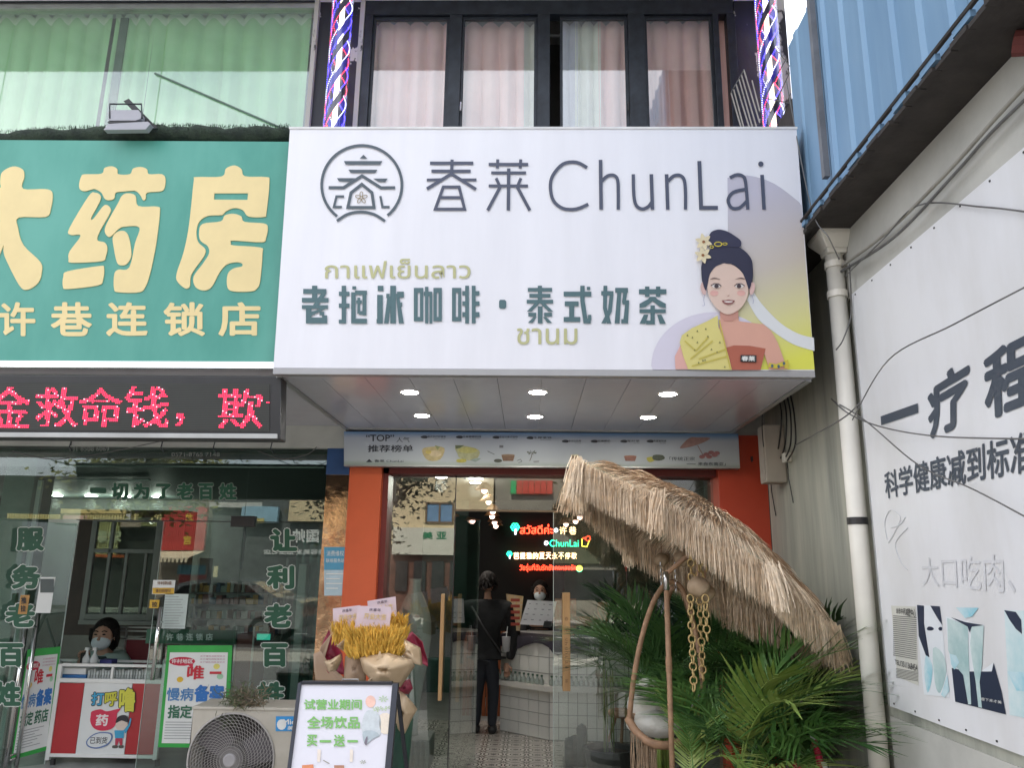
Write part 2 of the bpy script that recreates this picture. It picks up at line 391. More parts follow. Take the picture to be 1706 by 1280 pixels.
# dark tarpaper pillars with flaking paint beside the windows
peel = mat('flaking_paint', (.012, .013, .02), .45, scale=3.2, stretch=(1, 1, .6), col2=(.5, .49, .46), bump=.4, bscale=12, lo=.60, hi=.615)
peel2 = mat('flaking_plaster', (.42, .41, .38), .85, scale=2.6, stretch=(1, 1, .6), col2=(.02, .02, .025), bump=.4, bscale=10, lo=.55, hi=.58)
MB().box(vx(526), vx(603), 6.38, 6.5, 5.1, 7.03).build('pier', peel, SB)
MB().box(vx(1228), vx(1268), 6.38, 6.5, 5.1, 8).build('pier', peel, SB)
MB().box(vx(1268), 2.38, 6.38, 6.5, 5.1, 9).build('pier', peel2, SB)
MB().box(vx(519), vx(526), 6.33, 6.5, 5.1, 7.03).build('edge_strip', peel2, SB)
MB().box(vx(596), vx(603.5), 6.34, 6.38, 5.1, 7.03).build('edge_strip', peel2, SB)

# curtains
def curtain(u0, u1, vtop, Y, m, label, seed=0, nf=None, heading=None, amp=.04, group=None, zlow=5.0, flare=0):
    rnd = random.Random(seed); x0, x1 = at(u0, vtop, Y).x, at(u1, vtop, Y).x; wd = x1-x0; zt = at((u0+u1)/2, vtop, Y).z
    nf = nf or max(2, int(wd/.16)); n = nf*10; me = MB(); rows = 14; hh = .07
    ph = [rnd.uniform(-.25, .25) for _ in range(nf+2)]; am = [rnd.uniform(.6, 1.3) for _ in range(nf+2)]
    def P(i, t):
        s = i/n; k = s*nf; j = int(k); fr_ = k-j; ph_ = ph[j]*(1-fr_)+ph[j+1]*fr_
        c = math.cos(2*math.pi*(k+ph_*t)); a = amp*1.5*(am[j]*(1-fr_)+am[j+1]*fr_)*(.35+.65*min(1, t*3))
        pinch = .018*(1-min(1, t*5))*c
        x = x0+wd*(s+flare*t*(s-.5))+.015*math.sin(2*math.pi*k*2+seed)*t
        y = Y+a*(1-abs(math.cos(math.pi*(k+ph_*t)))**.55)*1.9-.02
        z = zt-(zt-zlow)*t+(pinch if t < .2 else 0)
        return (x, y, z)
    for r in range(rows+1):
        t = (r/rows)**1.5
        for i in range(n+1): me.v.append(Vector(P(i, t)))
    for r in range(rows):
        for i in range(n): a = r*(n+1)+i; me.f.append((a, a+1, a+n+2, a+n+1))
    o = me.build('curtain', m, smooth=True, label=label, cat='curtain', group=group)
    o.data.materials[0] = m
    if heading:
        hb = MB()
        for r in range(3):
            for i in range(n+1):
                p = Vector(P(i, 0)); hb.v.append(p+Vector((0, -.006, .045*(1-r)+.018*math.cos(2*math.pi*i/n*nf)-.005)))
        for r in range(2):
            for i in range(n): a = r*(n+1)+i; hb.f.append((a, a+1, a+n+2, a+n+1))
        hb.build('heading_tape', heading, o, smooth=True)
    return o
pink = mat('pink_curtain', (.88, .57, .53), .85, var=.06, scale=3, bump=.1, bscale=200)
cream = mat('cream_curtain', (.80, .80, .70), .85, var=.06, scale=3)
lil = mat('grey_lilac_curtain', (.60, .60, .68), .85, var=.06)
green_c = mat('green_curtain', (.42, .64, .38), .85, var=.08, scale=2)
tape = mat('heading_tape', (.72, .78, .66), .85, var=.05)
curtain(616, 752, 38, 6.52, pink, 'dusty pink curtain in the leftmost pane above the white signboard', 1, 5)
curtain(762, 873, 40, 6.52, pink, 'dusty pink curtain in the second pane from the left, beside a cream strip', 2, 4)
curtain(868, 898, 40, 6.54, cream, 'narrow cream curtain at the right end of the second pane', 3, 1)
curtain(936, 962, 38, 6.51, lil, 'grey lilac curtain edge right beside the dark open gap', 4, 1, amp=.05)
curtain(958, 1000, 38, 6.51, cream, 'cream curtain hanging between the lilac and pink ones in the third pane', 5, 2, amp=.045)
curtain(996, 1050, 38, 6.51, pink, 'pink curtain at the right of the third pane by its black handle', 6, 2, amp=.045)
curtain(1070, 1205, 36, 6.52, pink, 'dusty pink curtain in the rightmost pane beside the dark post', 7, 5)
MB().box(vx(610), vx(1225), 6.6, 6.62, ZT-.06, ZT-.035).build('curtain_rail', M['alu'], fr)
GROUPG = None
curtain(-160, 190, 30, 6.54, green_c, 'wide green curtain on the left, running out of the frame', 11, 12, tape, .04)
curtain(196, 262, 30, 6.54, green_c, 'narrow green curtain right after the gap behind the floodlight', 12, 3, tape, .03)
curtain(262, 520, 30, 6.54, green_c, 'green curtain nearest to the pillar with the left light column', 13, 8, tape, .035)
gw = thing('window_frame', at(250, 200, 6.4), 'long frameless window with green curtains above the green pharmacy sign', 'window')
MB().box(-14, vx(519), 6.35, 6.47, at(250, 8, 6.4).z, 7.03).build('head', M['dark_frame'], gw)
MB().box(-14, vx(519), 6.37, 6.45, at(250, 17, 6.4).z, at(250, 8, 6.4).z-.002).build('track', M['alu'], gw)
zt_ = at(250, 17, 6.4).z
for a, b in ((-260, 8), (9.5, 268), (269.5, 518)): pane_thing(gw, 'pane', vx(a), vx(b), ZB_, zt_-.003, 6.40, GLC)
MB().box(vx(177), vx(190), 6.5, 6.56, ZB_, zt_).build('mullion', mat('green_frame', (.04, .08, .06), .4), gw)
tp = MB(); p0, p1 = at(258, 122, 6.39), at(480, 218, 6.39); tp.tube([p0, p1], .010, 6); tp.build('brace', mat('brace_green', (.10, .16, .13), .5), gw)
# dark rooms behind
MB().box(-14, 2.3, 7.3, 7.35, 4.9, 7.25).build('room_wall', mat('upper_room', (.08, .08, .08), .9), SB)

# ------------------------------------------------------------------ light columns (spiral LED)
def light_column(u, v0, label, r=.10):
    Y = 6.15; x = at(u, 215, Y).x; z0 = 4.6; z1 = 7.03
    t = thing('light_column', (x, Y, z0), label, 'light', 'spiral light columns beside the upper window')
    core = MB(); core.tube([(x, Y, z0), (x, Y, z1)], .022, 12); core.build('lit_core', glow('warm_core', (1, .86, .55), 1.3), t, smooth=True)
    sh = MB(); n = 24
    sh.tube([(x, Y, z0), (x, Y, z1)], r, n, caps=False); sh.build('glass_tube', glass('column_glass', (.86, .88, .95), .10) if 'column_glass' not in MATS else MATS['column_glass'], t, smooth=True)
    cols = [('led_blue', (.06, .04, 1), 5), ('led_blue', (.06, .04, 1), 5), ('led_white', (.7, .75, 1), 2.6), ('led_red', (1, .04, .08), 3.2), ('led_blue', (.06, .04, 1), 5), ('led_red', (1, .04, .08), 3.2), ('led_white', (.7, .75, 1), 2.6)]
    K = len(cols); pitch = 1.0
    for k, (nm, c, s) in enumerate(cols):
        st = MB(); nn = 150; rib = []
        for i in range(nn):
            z = z0+(z1-z0)*i/nn; a = 2*math.pi*((z-z0)/pitch+k/K); rr = r-.012
            p = Vector((x+rr*math.cos(a), Y+rr*math.sin(a), z)); e = .0052
            st.add([p+Vector((e, 0, 0)), p-Vector((e, 0, 0)), p+Vector((0, e, 0)), p-Vector((0, e, 0)), p+Vector((0, 0, e)), p-Vector((0, 0, e))],
                   [(0, 2, 4), (2, 1, 4), (1, 3, 4), (3, 0, 4), (2, 0, 5), (1, 2, 5), (3, 1, 5), (0, 3, 5)])
        st.build('led_strip', glow(nm, c, s), t)
        rb = MB()
        pts = []
        for i in range(120):
            z = z0+(z1-z0)*i/119; a = 2*math.pi*((z-z0)/pitch+(k+.5)/K); pts.append(Vector((x+(r-.02)*math.cos(a), Y+(r-.02)*math.sin(a), z)))
        if k % 2 == 0:
            rb.strip(pts, Vector((0, 0, .05))); rb.build('ribbon', mat('tube_ribbon', (.03, .03, .4), .35, var=.2) if k % 4 else mat('tube_ribbon_dark', (.03, .03, .05), .3, .2, var=.2), t)
    for z in (z0, z1-.05): MB().tube([(x, Y, z), (x, Y, z+.05)], r+.008, 20).build('end_cap', M['steel'], t, smooth=False)
light_column(556, 215, 'light column with spiral blue and red lights, left of the pink curtains')
light_column(1290, 215, 'light column with spiral lights at the right, next to the blue shed')

# ------------------------------------------------------------------ right side: wall, board, eave, shed
RW = thing('side_wall', (XW, 4, 0), 'stained grey concrete side wall with painted upper strip on the right', 'wall')
zt = 3.80
MB().box(XW, XW+.2, .6, 6.4, -.02, zt).build('wall_face', M['concrete'], RW)
MB().box(XW-.012, XW-.002, .6, atx(1400, 500, XW).y, 3.38, zt-.002).build('painted_band', M['paint_wall'], RW)
MB().box(XW-.010, XW-.002, .6, atx(1490, 1240, XW).y, -.02, 1.02).build('painted_band', M['paint_wall'], RW)
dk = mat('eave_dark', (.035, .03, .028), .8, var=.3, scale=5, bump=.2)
shed = thing('metal_shed', (XW+.4, 3, 3.8), 'blue corrugated metal shed standing over the side wall', 'building')
def corr(y0, y1, z0, z1, X, pitch=.23, depth=.02):
    m_ = MB(); ys = []; y = y0
    prof = [(0, 0), (.36, 0), (.44, 1), (.62, 1), (.70, 0)]
    pts = []
    while y < y1:
        for f, d in prof:
            yy = y+f*pitch
            if yy < y1: pts.append((X-d*depth, yy))
        y += pitch
    pts.append((X, y1)); n = len(pts)
    for X_, yy in pts: m_.v.append(Vector((X_, yy, z0)))
    for X_, yy in pts: m_.v.append(Vector((X_, yy, z1)))
    for i in range(n-1): m_.f.append((i, i+1, n+i+1, n+i))
    return m_
bm_ = mat('blue_sheet_metal', (.15, .275, .43), .5, .1, scale=1.6, stretch=(1, 2.4, .35), col2=(.215, .355, .51), bump=.12, bscale=4, lo=.3, hi=.75)
yp = atx(1385, 285, XB).y; ye = atx(1312, 100, XB).y; ztf = atx(1318, 62, XB).z
y = .4
k = 0
while y < yp-.05:
    y2 = min(y+.76, yp); corr(y, y2+.004, 3.80+.006*(k % 2), 8.2, XB-.002*(k % 2)).build('cladding_sheet', bm_, shed); y = y2; k += 1
corr(yp+.01, ye, 3.80, ztf, XB+.012, .25, .010).build('cladding_sheet', bm_, shed)
MB().box(XB-.045, XB-.012, yp-.012, yp+.03, atx(1388, 292, XB).z, 8.2).build('trim_strip', mat('old_trim', (.17, .18, .2), .6, .2, var=.25), shed)
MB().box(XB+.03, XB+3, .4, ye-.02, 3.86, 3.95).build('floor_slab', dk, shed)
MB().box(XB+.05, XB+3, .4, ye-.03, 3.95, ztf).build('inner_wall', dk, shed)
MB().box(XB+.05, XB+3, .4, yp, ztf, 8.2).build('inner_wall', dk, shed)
MB().box(1.80, 3.2, ye-.01, 6.4, 3.81, 4.95).build('inner_wall', dk, shed)  # dark block added to stand for shadow in the sky gap beside the sign
# eave: corrugated roof sheet edge with fixing rail
ev = thing('eave', (XW, 3, 3.8), 'dark tarred eave with battered sheet edge under the blue shed', 'roof')
MB().box(XB-.03, XW+.3, .4, 4.75, 3.80, 3.84).build('eave_board', dk, ev)
for i in range(34):
    y = .45+i*.127
    rr = random.Random(i); m_ = MB(); d = rr.uniform(.0, .022); m_.box(XB-.055-d, XB-.03, y, y+.118, 3.775+rr.uniform(-.006, .006), 3.79+rr.uniform(0, .012)); m_.build('sheet_edge', dk, ev)
for i in range(16):
    y = .5+i*.26; MB().box(XB-.062, XB-.04, y, y+.13, 3.815, 3.845).build('bracket', bm_, ev)
MB().tube([(XB-.06, .4, 3.855), (XB-.06, 4.5, 3.855)], .012, 6).build('rail', dk, ev)
rp = atz(1690, 72, 3.76); MB().tube([rp, rp+Vector((.3, -.2, -.12))], .05, 10).build('strut', mat('red_oxide', (.12, .03, .028), .8), ev)

# the white advertising board on the wall (plane x = XW)
BX = XW-.03
bd = thing('advert_board', (BX, 4, 1), 'large white advertising board with dark Chinese lettering on the side wall', 'billboard')
y_far = atx(1448, 800, BX).y; zb1, zt1 = atx(1490, 1180, BX).z, atx(1417, 492, BX).z
MB().box(BX, XW-.013, 1.2, y_far, zb1, zt1).build('panel', M['board'], bd)
for i in range(16):
    y = y_far-.05-i*.23
    for z in (zb1+.02, zt1-.02):
        MB().box(BX-.004, BX, y-.004, y+.004, z-.004, z+.004).build('screw', M['black_pl'], bd)
MB().box(BX-.006, XW-.012, y_far, y_far+.012, zb1, zt1).build('edge_strip', M['alu'], bd)
def qx(pts, X): return [atx(u, v, X) for u, v in pts]
ink = mat('board_ink', '3c4654', .5, var=.04)
m_ = MB()
e1 = BX-.003
put_text(m_, '一', qx([(1467, 694), (1529, 672), (1530, 688), (1468, 709)], e1))
put_line(bd, 'lettering', '疗', qx([(1543, 640), (1616, 592), (1614, 706), (1548, 735)], e1), .034, ink)
put_line(bd, 'lettering', '程', qx([(1636, 592), (1737, 540), (1735, 668), (1642, 704)], e1), .034, ink)
put_line(bd, 'lettering', '科学健康减到标准', qx([(1472, 787), (1722, 713), (1723, 786), (1476, 832)], e1), .02, ink)
m_.build('lettering', ink, bd)
m_ = MB(); put_text(m_, '大口吃肉、', qx([(1534, 930), (1690, 922), (1692, 990), (1537, 976)], e1))

for l in ([(1478, 900), (1474, 870), (1484, 850), (1500, 862), (1492, 885), (1480, 905)], [(1512, 880), (1492, 905), (1500, 935), (1512, 950)], [(1484, 880), (1500, 874), (1508, 862)]): m_.tube([atx(u, v, e1) for u, v in smoothloop(l, 4, False)], .0022, 4)
m_.build('scribble', mat('faded_marker', (.60, .61, .64), .6, var=.05), bd)
# photographs printed on it
def px_shape(pts, k, m, name, smooth=0):
    if smooth: pts = smoothloop(pts, smooth)
    o = MB(); o.poly(qx(pts, BX-.0008-.0008*k)); return o.build(name, m, bd)
z8 = zc(1400, 900, 3.37)
def z8s(l): return [z8(*p) for p in l]
cy = mat('print_cyan', (.16, .50, .62), .5, scale=8, col2=(.55, .70, .75)); nv = mat('print_navy', (.02, .03, .06), .5, var=.1); tl = mat('print_teal_skin', (.30, .47, .48), .5, scale=6, col2=(.55, .66, .66)); pw_ = mat('print_pale', (.70, .74, .78), .5, var=.04)
px_shape(z8s([(285, 370), (425, 375), (440, 820), (320, 770)]), 1, mat('newsprint', (.58, .58, .53), .7, var=.06), 'notice')
m_ = MB()
put_text(m_, '全市中药减肥中心', qx(z8s([(312, 382), (422, 385), (424, 440), (312, 412)]), BX-.0032), .015)
put_text(m_, 'TEL13511368454', qx(z8s([(305, 672), (432, 700), (434, 742), (308, 700)]), BX-.0032), .02)
for i in range(22):
    t0 = 425+i*11
    if 20 < i < 23: continue
    m_.quad(qx(z8s([(296, t0), (428, t0+10+i*.7), (428, t0+14+i*.7), (296, t0+4)]), BX-.0032))
for i in range(7): t0 = 722+i*8; m_.quad(qx(z8s([(312, t0), (436, t0+22), (436, t0+25), (312, t0+3)]), BX-.0032))
m_.build('notice_print', mat('news_ink', (.10, .10, .10), .7, var=.1), bd)
px_shape(z8s([(428, 366), (560, 372), (612, 885), (470, 870), (440, 560)]), 1, pw_, 'photo_print')
px_shape(z8s([(430, 366), (470, 370), (470, 470), (500, 660), (480, 650), (440, 540)]), 2, nv, 'photo_print', 0)
px_shape(z8s([(505, 370), (558, 374), (572, 480), (545, 440)]), 2, nv, 'photo_print')
px_shape(z8s([(485, 500), (495, 488), (515, 490), (525, 502), (510, 510), (492, 508)]), 2, nv, 'photo_print', 3)
px_shape(z8s([(550, 500), (558, 490), (570, 492), (570, 508), (558, 510)]), 2, nv, 'photo_print', 3)
px_shape(z8s([(480, 650), (515, 700), (512, 790), (490, 860), (472, 760)]), 2, cy, 'photo_print', 3)
px_shape(z8s([(520, 610), (575, 640), (595, 740), (560, 860), (530, 800)]), 2, tl, 'photo_print', 3)
px_shape(z8s([(600, 760), (612, 850), (585, 888), (566, 870)]), 3, cy, 'photo_print')
px_shape(z8s([(590, 430), (805, 480), (790, 740), (860, 690), (905, 850), (930, 982), (645, 910), (600, 560)]), 1, pw_, 'photo_print')
px_shape(z8s([(625, 720), (722, 740), (850, 740), (860, 690), (905, 850), (930, 982), (645, 910)]), 2, nv, 'photo_print')
px_shape(z8s([(600, 440), (715, 480), (722, 700), (735, 925), (718, 925), (690, 760), (640, 700), (605, 620)]), 3, tl, 'photo_print')
px_shape(z8s([(735, 480), (805, 482), (795, 700), (782, 800), (795, 945), (775, 940), (760, 800), (728, 600)]), 3, tl, 'photo_print')
px_shape(z8s([(620, 435), (700, 462), (805, 480), (738, 488), (725, 520), (715, 488)]), 4, nv, 'photo_print')
px_shape(z8s([(650, 380), (775, 382), (740, 430), (700, 440)]), 3, cy, 'photo_print')
px_shape(z8s([(615, 640), (650, 650), (668, 690), (640, 730), (622, 700)]), 4, cy, 'photo_print')
px_shape(z8s([(920, 395), (1080, 400), (1080, 1010), (950, 985)]), 1, mat('print_cyan_pale', (.42, .62, .66), .5, scale=5, col2=(.65, .74, .76)), 'photo_print')
px_shape(z8s([(920, 395), (985, 405), (1015, 450), (1020, 530), (985, 500), (950, 450)]), 2, nv, 'photo_print')
px_shape(z8s([(940, 740), (1080, 745), (1080, 850), (990, 848), (960, 790)]), 2, cy, 'photo_print')
m_ = MB(); put_text(m_, '瘦下来才美', qx(z8s([(790, 885), (905, 905), (905, 922), (790, 902)]), BX-.0052)); m_.build('lettering', M['white'], bd)

# rain pipe with hopper
xp = XW-.075; pt = atx(1393, 470, xp); yp_ = pt.y
rpipe = thing('rain_pipe', (xp, yp_, 0), 'white plastic rain pipe with square hopper on the side wall', 'pipe')
ztop = atx(1390, 425, xp).z
MB().tube([(xp, yp_, 0), (xp, yp_, ztop)], .052, 24).build('pipe', M['pvc'], rpipe, smooth=True)
for v in (433, 487, 873, 1250):
    z = atx(1400, v, xp).z
    MB().tube([(xp, yp_, z-.02), (xp, yp_, z+.02)], .060 if v < 500 else .057, 24).build('collar' if v != 873 else 'clamp', M['pvc'] if v != 873 else M['black_pl'], rpipe, smooth=False)
hz0, hz1 = ztop, ztop+.27
def ring4(c, h, z): return [(c.x-h, c.y-h, z), (c.x+h, c.y-h, z), (c.x+h, c.y+h, z), (c.x-h, c.y+h, z)]
c_ = Vector((xp, yp_, 0)); m_ = MB()
for (h0, za), (h1, zb_) in (((.058, hz0), (.062, hz0+.03)), ((.062, hz0+.03), (.115, hz0+.11)), ((.115, hz0+.11), (.115, hz0+.23)), ((.122, hz0+.23), (.122, hz0+.25))):
    m_.add(ring4(c_, h0, za)+ring4(c_, h1, zb_), [(0, 1, 5, 4), (1, 2, 6, 5), (2, 3, 7, 6), (3, 0, 4, 7), (3, 2, 1, 0), (4, 5, 6, 7)])
m_.build('hopper', M['pvc'], rpipe, bevel=.006)

# cables
cabm = mat('cable_grey', (.12, .12, .12), .6, var=.3); cabl = mat('cable_pale', (.30, .29, .26), .6, var=.2)
def cable(pts, label, r=.006, m=None, sag=0, name='cable'):
    P = smoothloop([tuple(p) for p in pts], 8, closed=False); o = MB(); o.tube(P, r, 6); return o.build(name, m or cabm, smooth=True, label=label, cat='cable')
c1 = XW-.05
cable([atx(1400, 445, c1), atx(1480, 385, c1), atx(1580, 285, c1), atx(1660, 195, c1), atx(1720, 130, c1)], 'thick pale cable of the bundle rising along the side wall to the upper right', .010, cabl)
cable([atx(1402, 452, c1-.01), atx(1490, 395, c1-.02), atx(1590, 290, c1-.01), atx(1650, 222, c1-.01), atx(1722, 152, c1)], 'dark cable running just under the thick pale one', .008)
cable([atx(1408, 460, c1-.02), atx(1470, 400, c1-.03), atx(1530, 342, c1), atx(1640, 345, c1), atx(1730, 356, c1)], 'thin cable that leaves the bundle and crosses the white board nearly level', .004)
cable([at(1420, 700, 4.0)*1, at(1480, 600, 3.6), at(1590, 540, 3.0), at(1720, 472, 2.6)], 'thin wire slanting up to the right over the large lettering', .0032)
cable([at(1325, 742, 5.2), at(1400, 700, 4.2), at(1432, 672, 4.0)], 'thin wire from the meter box up across the rain pipe', .004)
cable([atx(1385, 665, c1-.05), atx(1415, 690, c1-.1), atx(1470, 712, c1-.03), atx(1560, 727, c1-.03), atx(1720, 732, c1-.03)], 'slack wire hanging under the single stroke of the large lettering', .004)
cable([atx(1388, 668, c1-.06), atx(1440, 700, c1-.1), atx(1530, 775, c1-.05), atx(1620, 815, c1-.05), atx(1720, 868, c1-.05)], 'wire falling to the right across the smaller line of lettering', .0035)
cable([(XB-.05, 4.55, 4.9), atx(1350, 340, XB-.05), atx(1380, 395, XB-.06), atx(1398, 432, xp-.1)], 'thin black wire hanging past the hopper of the rain pipe', .0035)
cable([atx(1415, 440, c1), atx(1418, 520, c1), atx(1405, 565, xp-.06), atx(1393, 583, xp-.06)], 'loose cable end curling round the top of the rain pipe', .004)
for k, (u, lab) in enumerate(((1300, 'first of the black cables hanging over the meter box'), (1308, 'second black cable beside the meter box'), (1315, 'third black cable looping beside the meter box'), (1321, 'outermost black cable looping beside the meter box'))):
    cable([atx(u-6, 650, XW-.03), atx(u+2, 690, XW-.05), atx(u-2+k*2, 740, XW-.06), atx(u-9, 768, XW-.04)], lab, .006, M['black_pl'])
# meter box and junction boxes
mbx = thing('meter_box', (XW-.1, 5.4, 2.4), 'beige metal meter box on the side wall under the white sign', 'box')
yb0, yb1 = atx(1303, 720, XW-.02).y, atx(1262, 720, XW-.16).y
MB().box(XW-.16, XW-.005, yb0, yb1, 2.42, 2.86).build('case', mat('meter_case', (.42, .38, .33), .5, var=.1), mbx, bevel=.008)
MB().box(XW-.166, XW-.16, yb0+.02, yb1-.02, 2.44, 2.84).build('door', mat('meter_door', (.44, .40, .35), .5, var=.08), mbx, bevel=.003)
MB().box(XW-.174, XW-.166, yb0+.30, yb0+.34, 2.62, 2.66).build('lock', M['black_pl'], mbx)
for (u, v, s, lab, n) in ((1311, 763, .035, 'small cream junction box where the cable loops end', 'junction_box'), (1283, 787, .045, 'larger cream junction box with wires below the meter box', 'junction_box')):
    p = atx(u, v, XW-.03); t = thing(n, p, lab, 'box'); MB().box(p.x-.03, XW-.003, p.y-s, p.y+s, p.z-s, p.z+s).build('case', M['pvc'], t, bevel=.008)
    MB().tube([(p.x, p.y, p.z-s), (p.x+.01, p.y+.02, p.z-s-.12), (p.x+.02, p.y-.01, p.z-s-.3)], .004, 6).build('wire', M['black_pl'], t)
cable([atx(1271, 660, XW-.2), atx(1270, 720, XW-.2), atx(1276, 770, XW-.1), atx(1282, 782, XW-.06)], 'thin wire hanging down the front of the meter box', .004, M['black_pl'])
# wire rack leaning beside the right light column
rk = thing('wire_rack', (1.72, 5.6, 4.9), 'rusty wire rack leaning over the top right of the white sign', 'rack')
z20 = zc(1180, 0, 5.817)
for (a, b) in (((222, 900), (320, 1240)), ((248, 868), (345, 1240)), ((272, 820), (400, 1240)), ((300, 770), (430, 1240)), ((322, 725), (470, 1240)), ((345, 675), (500, 1190)), ((425, 780), (500, 1080))):
    MB().tube([at(*z20(*a), 5.7), at(*z20(*b), 5.3)], .006, 5).build('wire', mat('rusty_wire', (.35, .33, .30), .6, .4), rk)
for (a, b) in (((215, 905), (345, 675)), ((300, 1235), (500, 1200)), ((500, 940), (800, 1000)), ((540, 950), (760, 560)), ((600, 1100), (790, 700)), ((680, 500), (790, 640)), ((700, 1150), (800, 900))):
    MB().tube([at(*z20(*a), 5.7), at(*z20(*b), 5.5)], .004, 5).build('wire', cabm, rk)
# ------------------------------------------------------------------ white signboard
FY = 4.45
WS = thing('signboard', (0, FY, 2.9), 'big white milk tea shop signboard with round logo and a printed smiling woman', 'sign')
q = [at(483, 215, FY), at(1327, 215, FY), at(1357, 618, FY), at(455.5, 613, FY)]
MB().slab(q, (0, .12, 0)).build('face_panel', M['sign_white'], WS)
xa, xb = q[3].x, q[2].x; za = 2.886
side = mat('sign_side', (.10, .10, .11), .5, .3, var=.1)
MB().slab([q[1]+Vector((.001, .004, 0)), q[1]+Vector((.001, 1.9, 0)), q[2]+Vector((.001, 1.9, 0)), q[2]+Vector((.001, .004, 0))], (-.02, 0, 0)).build('side_panel', side, WS)
MB().slab([q[0]+Vector((0, .004, 0)), q[0]+Vector((0, 1.9, 0)), q[3]+Vector((0, 1.9, 0)), q[3]+Vector((0, .004, 0))], (.02, 0, 0)).build('side_panel', side, WS)
rim = MB(); r0, r1 = q[3]+Vector((0, -.004, -.002)), q[2]+Vector((0, -.004, -.002)); dz = .038
rim.hexa([r0+Vector((0, 0, -dz)), r1+Vector((0, 0, -dz)), r1, r0, r0+Vector((0, .06, -dz)), r1+Vector((0, .06, -dz)), r1+Vector((0, .06, 0)), r0+Vector((0, .06, 0))])
rim.build('rim', mat('rim_grey', (.36, .36, .37), .4, .4, var=.05), WS, bevel=.002)
rt = MB(); t0, t1 = q[0]+Vector((-.005, -.006, 0)), q[1]+Vector((.005, -.006, 0)); rt.hexa([t0, t1, t1+Vector((0, 0, .014)), t0+Vector((0, 0, .014)), t0+Vector((0, .13, 0)), t1+Vector((0, .13, 0)), t1+Vector((0, .13, .014)), t0+Vector((0, .13, .014))])
MB().box(xa+.03, xb-.03, FY+.14, 6.34, 4.455, 4.47).build('top_cover', M['white'], WS)  # unseen white sheet added to bounce sky light up to the curtains
rt.build('rim', mat('rim_white', (.72, .72, .72), .5), WS)
nP = 12; zs = min(r0.z, r1.z)-dz+.004
for i in range(nP):
    a = xa+(xb-xa)*i/nP; b = xa+(xb-xa)*(i+1)/nP
    MB().box(a+.0012, b-.0012, FY+.06, 6.29, zs, zs+.02).build('soffit_panel', M['soffit'], WS)
MB().box(xa, xb, FY+.1, 6.38, zs+.021, zs+.05).build('soffit_backing', M['alu'], WS)
MB().box(xa, xb, 6.27, 6.30, zs-.010, zs-.001).build('trim', M['alu'], WS)
for s_, xx in ((1, xa), (-1, xb)):
    MB().box(min(xx, xx+s_*.035), max(xx, xx+s_*.035), FY+.062, 6.27, zs-.008, zs-.001).build('trim', M['alu'], WS)
for (u, v) in ((683, 653), (896, 653), (1113, 656), (703, 692), (891, 694), (1080, 695)):
    p = atz(u, v, zs-.004); d = MB(); d.lathe([(.066, 0), (.066, -.006), (.056, -.009), (.056, -.004)], (p.x, p.y, zs-.001), 24)
    dl = d.build('downlight', M['white'], WS); MB().lathe([(.054, -.006), (.001, -.0062)], (p.x, p.y, zs), 24).build('lamp_disc', LAMP, dl)
Y1, Y2, Y3, YL = FY-.0015, FY-.003, FY-.0045, FY-.006
# printed background swashes
z6 = zc(1000, 350, 4.265)
zr2 = zc(500, 0, 2.843)
def inside(p): u, v = p; R_ = 1327+(v-215)*30/403; return (min(u, R_-1.5), min(max(v, 217), 616))
pA, pB = at(1235, 330, FY), at(1352, 590, FY); dv_ = (pB-pA); dv_.y = 0; dn_ = dv_.normalized()
m_ = MB(); shp(m_, [inside(p) for p in [(1214, 560), (1212, 300)]+smoothloop([(1212, 296), (1245, 292), (1290, 306), (1338, 342)], 5, False)+[(1400, 450), (1400, 640), (1240, 640), (1214, 600)]], Y1)
m_.build('print_swash', ramp_mat('swash_main', [(0, 'bfbccb'), (.45, 'c4bcb4'), (.72, 'd0cd9a'), (1, 'd6d858')], 0, pA.dot(dn_), pB.dot(dn_), vec=dn_), WS)
m_ = MB(); shp(m_, smoothloop([(1252, 480), (1268, 505), (1300, 538), (1330, 556), (1356, 563)], 6, False)+smoothloop([(1357, 585), (1320, 573), (1285, 550), (1262, 530), (1245, 500)], 6, False), Y3); m_.build('print_swash', mat('swash_white', 'd8dce0', .5, var=.02), WS)
m_ = MB(); shp(m_, [inside(p) for p in ell(1190, 610, 105, 90, 24, 180, 330)+[(1240, 616), (1088, 616)]], Y2); m_.build('print_swash', mat('swash_pale', 'd2cede', .5, var=.02), WS)
# lettering
m_ = MB()
for l, w_ in (([(615, 772), (820, 772)], 15), ([(622, 810), (808, 810)], 15), ([(600, 852), (668, 850)], 13), ([(762, 851), (835, 851)], 13), ([(720, 755), (717, 825)], 15), ([(717, 822), (600, 894)], 15), ([(715, 822), (833, 896)], 15), ([(660, 935), (768, 935)], 14),
              ([(893, 778), (1080, 778)], 15), ([(936, 754), (934, 797)], 14), ([(1045, 754), (1042, 797)], 14), ([(905, 818), (1070, 818)], 14), ([(988, 797), (986, 996)], 16), ([(928, 843), (945, 880)], 14), ([(1046, 843), (1030, 880)], 14), ([(893, 880), (1079, 880)], 14), ([(950, 880), (888, 996)], 15), ([(1026, 880), (1088, 996)], 15)):
    shp(m_, stroke(l, w_), YL, zr2)
shp(m_, stroke([(678, 885), (753, 885), (779, 990), (640, 990)], 14, True), YL, zr2)
def sans(ch, u0, v0, u1, v1, b=-.012): text_y(m_, ch, u0, v0, u1, v1, YL, b)
shp(m_, stroke(smoothloop([(978, 279), (960, 270), (938, 273), (921, 292), (917, 312), (922, 334), (938, 347), (960, 348), (980, 340)], 4, False), 5.5), YL)
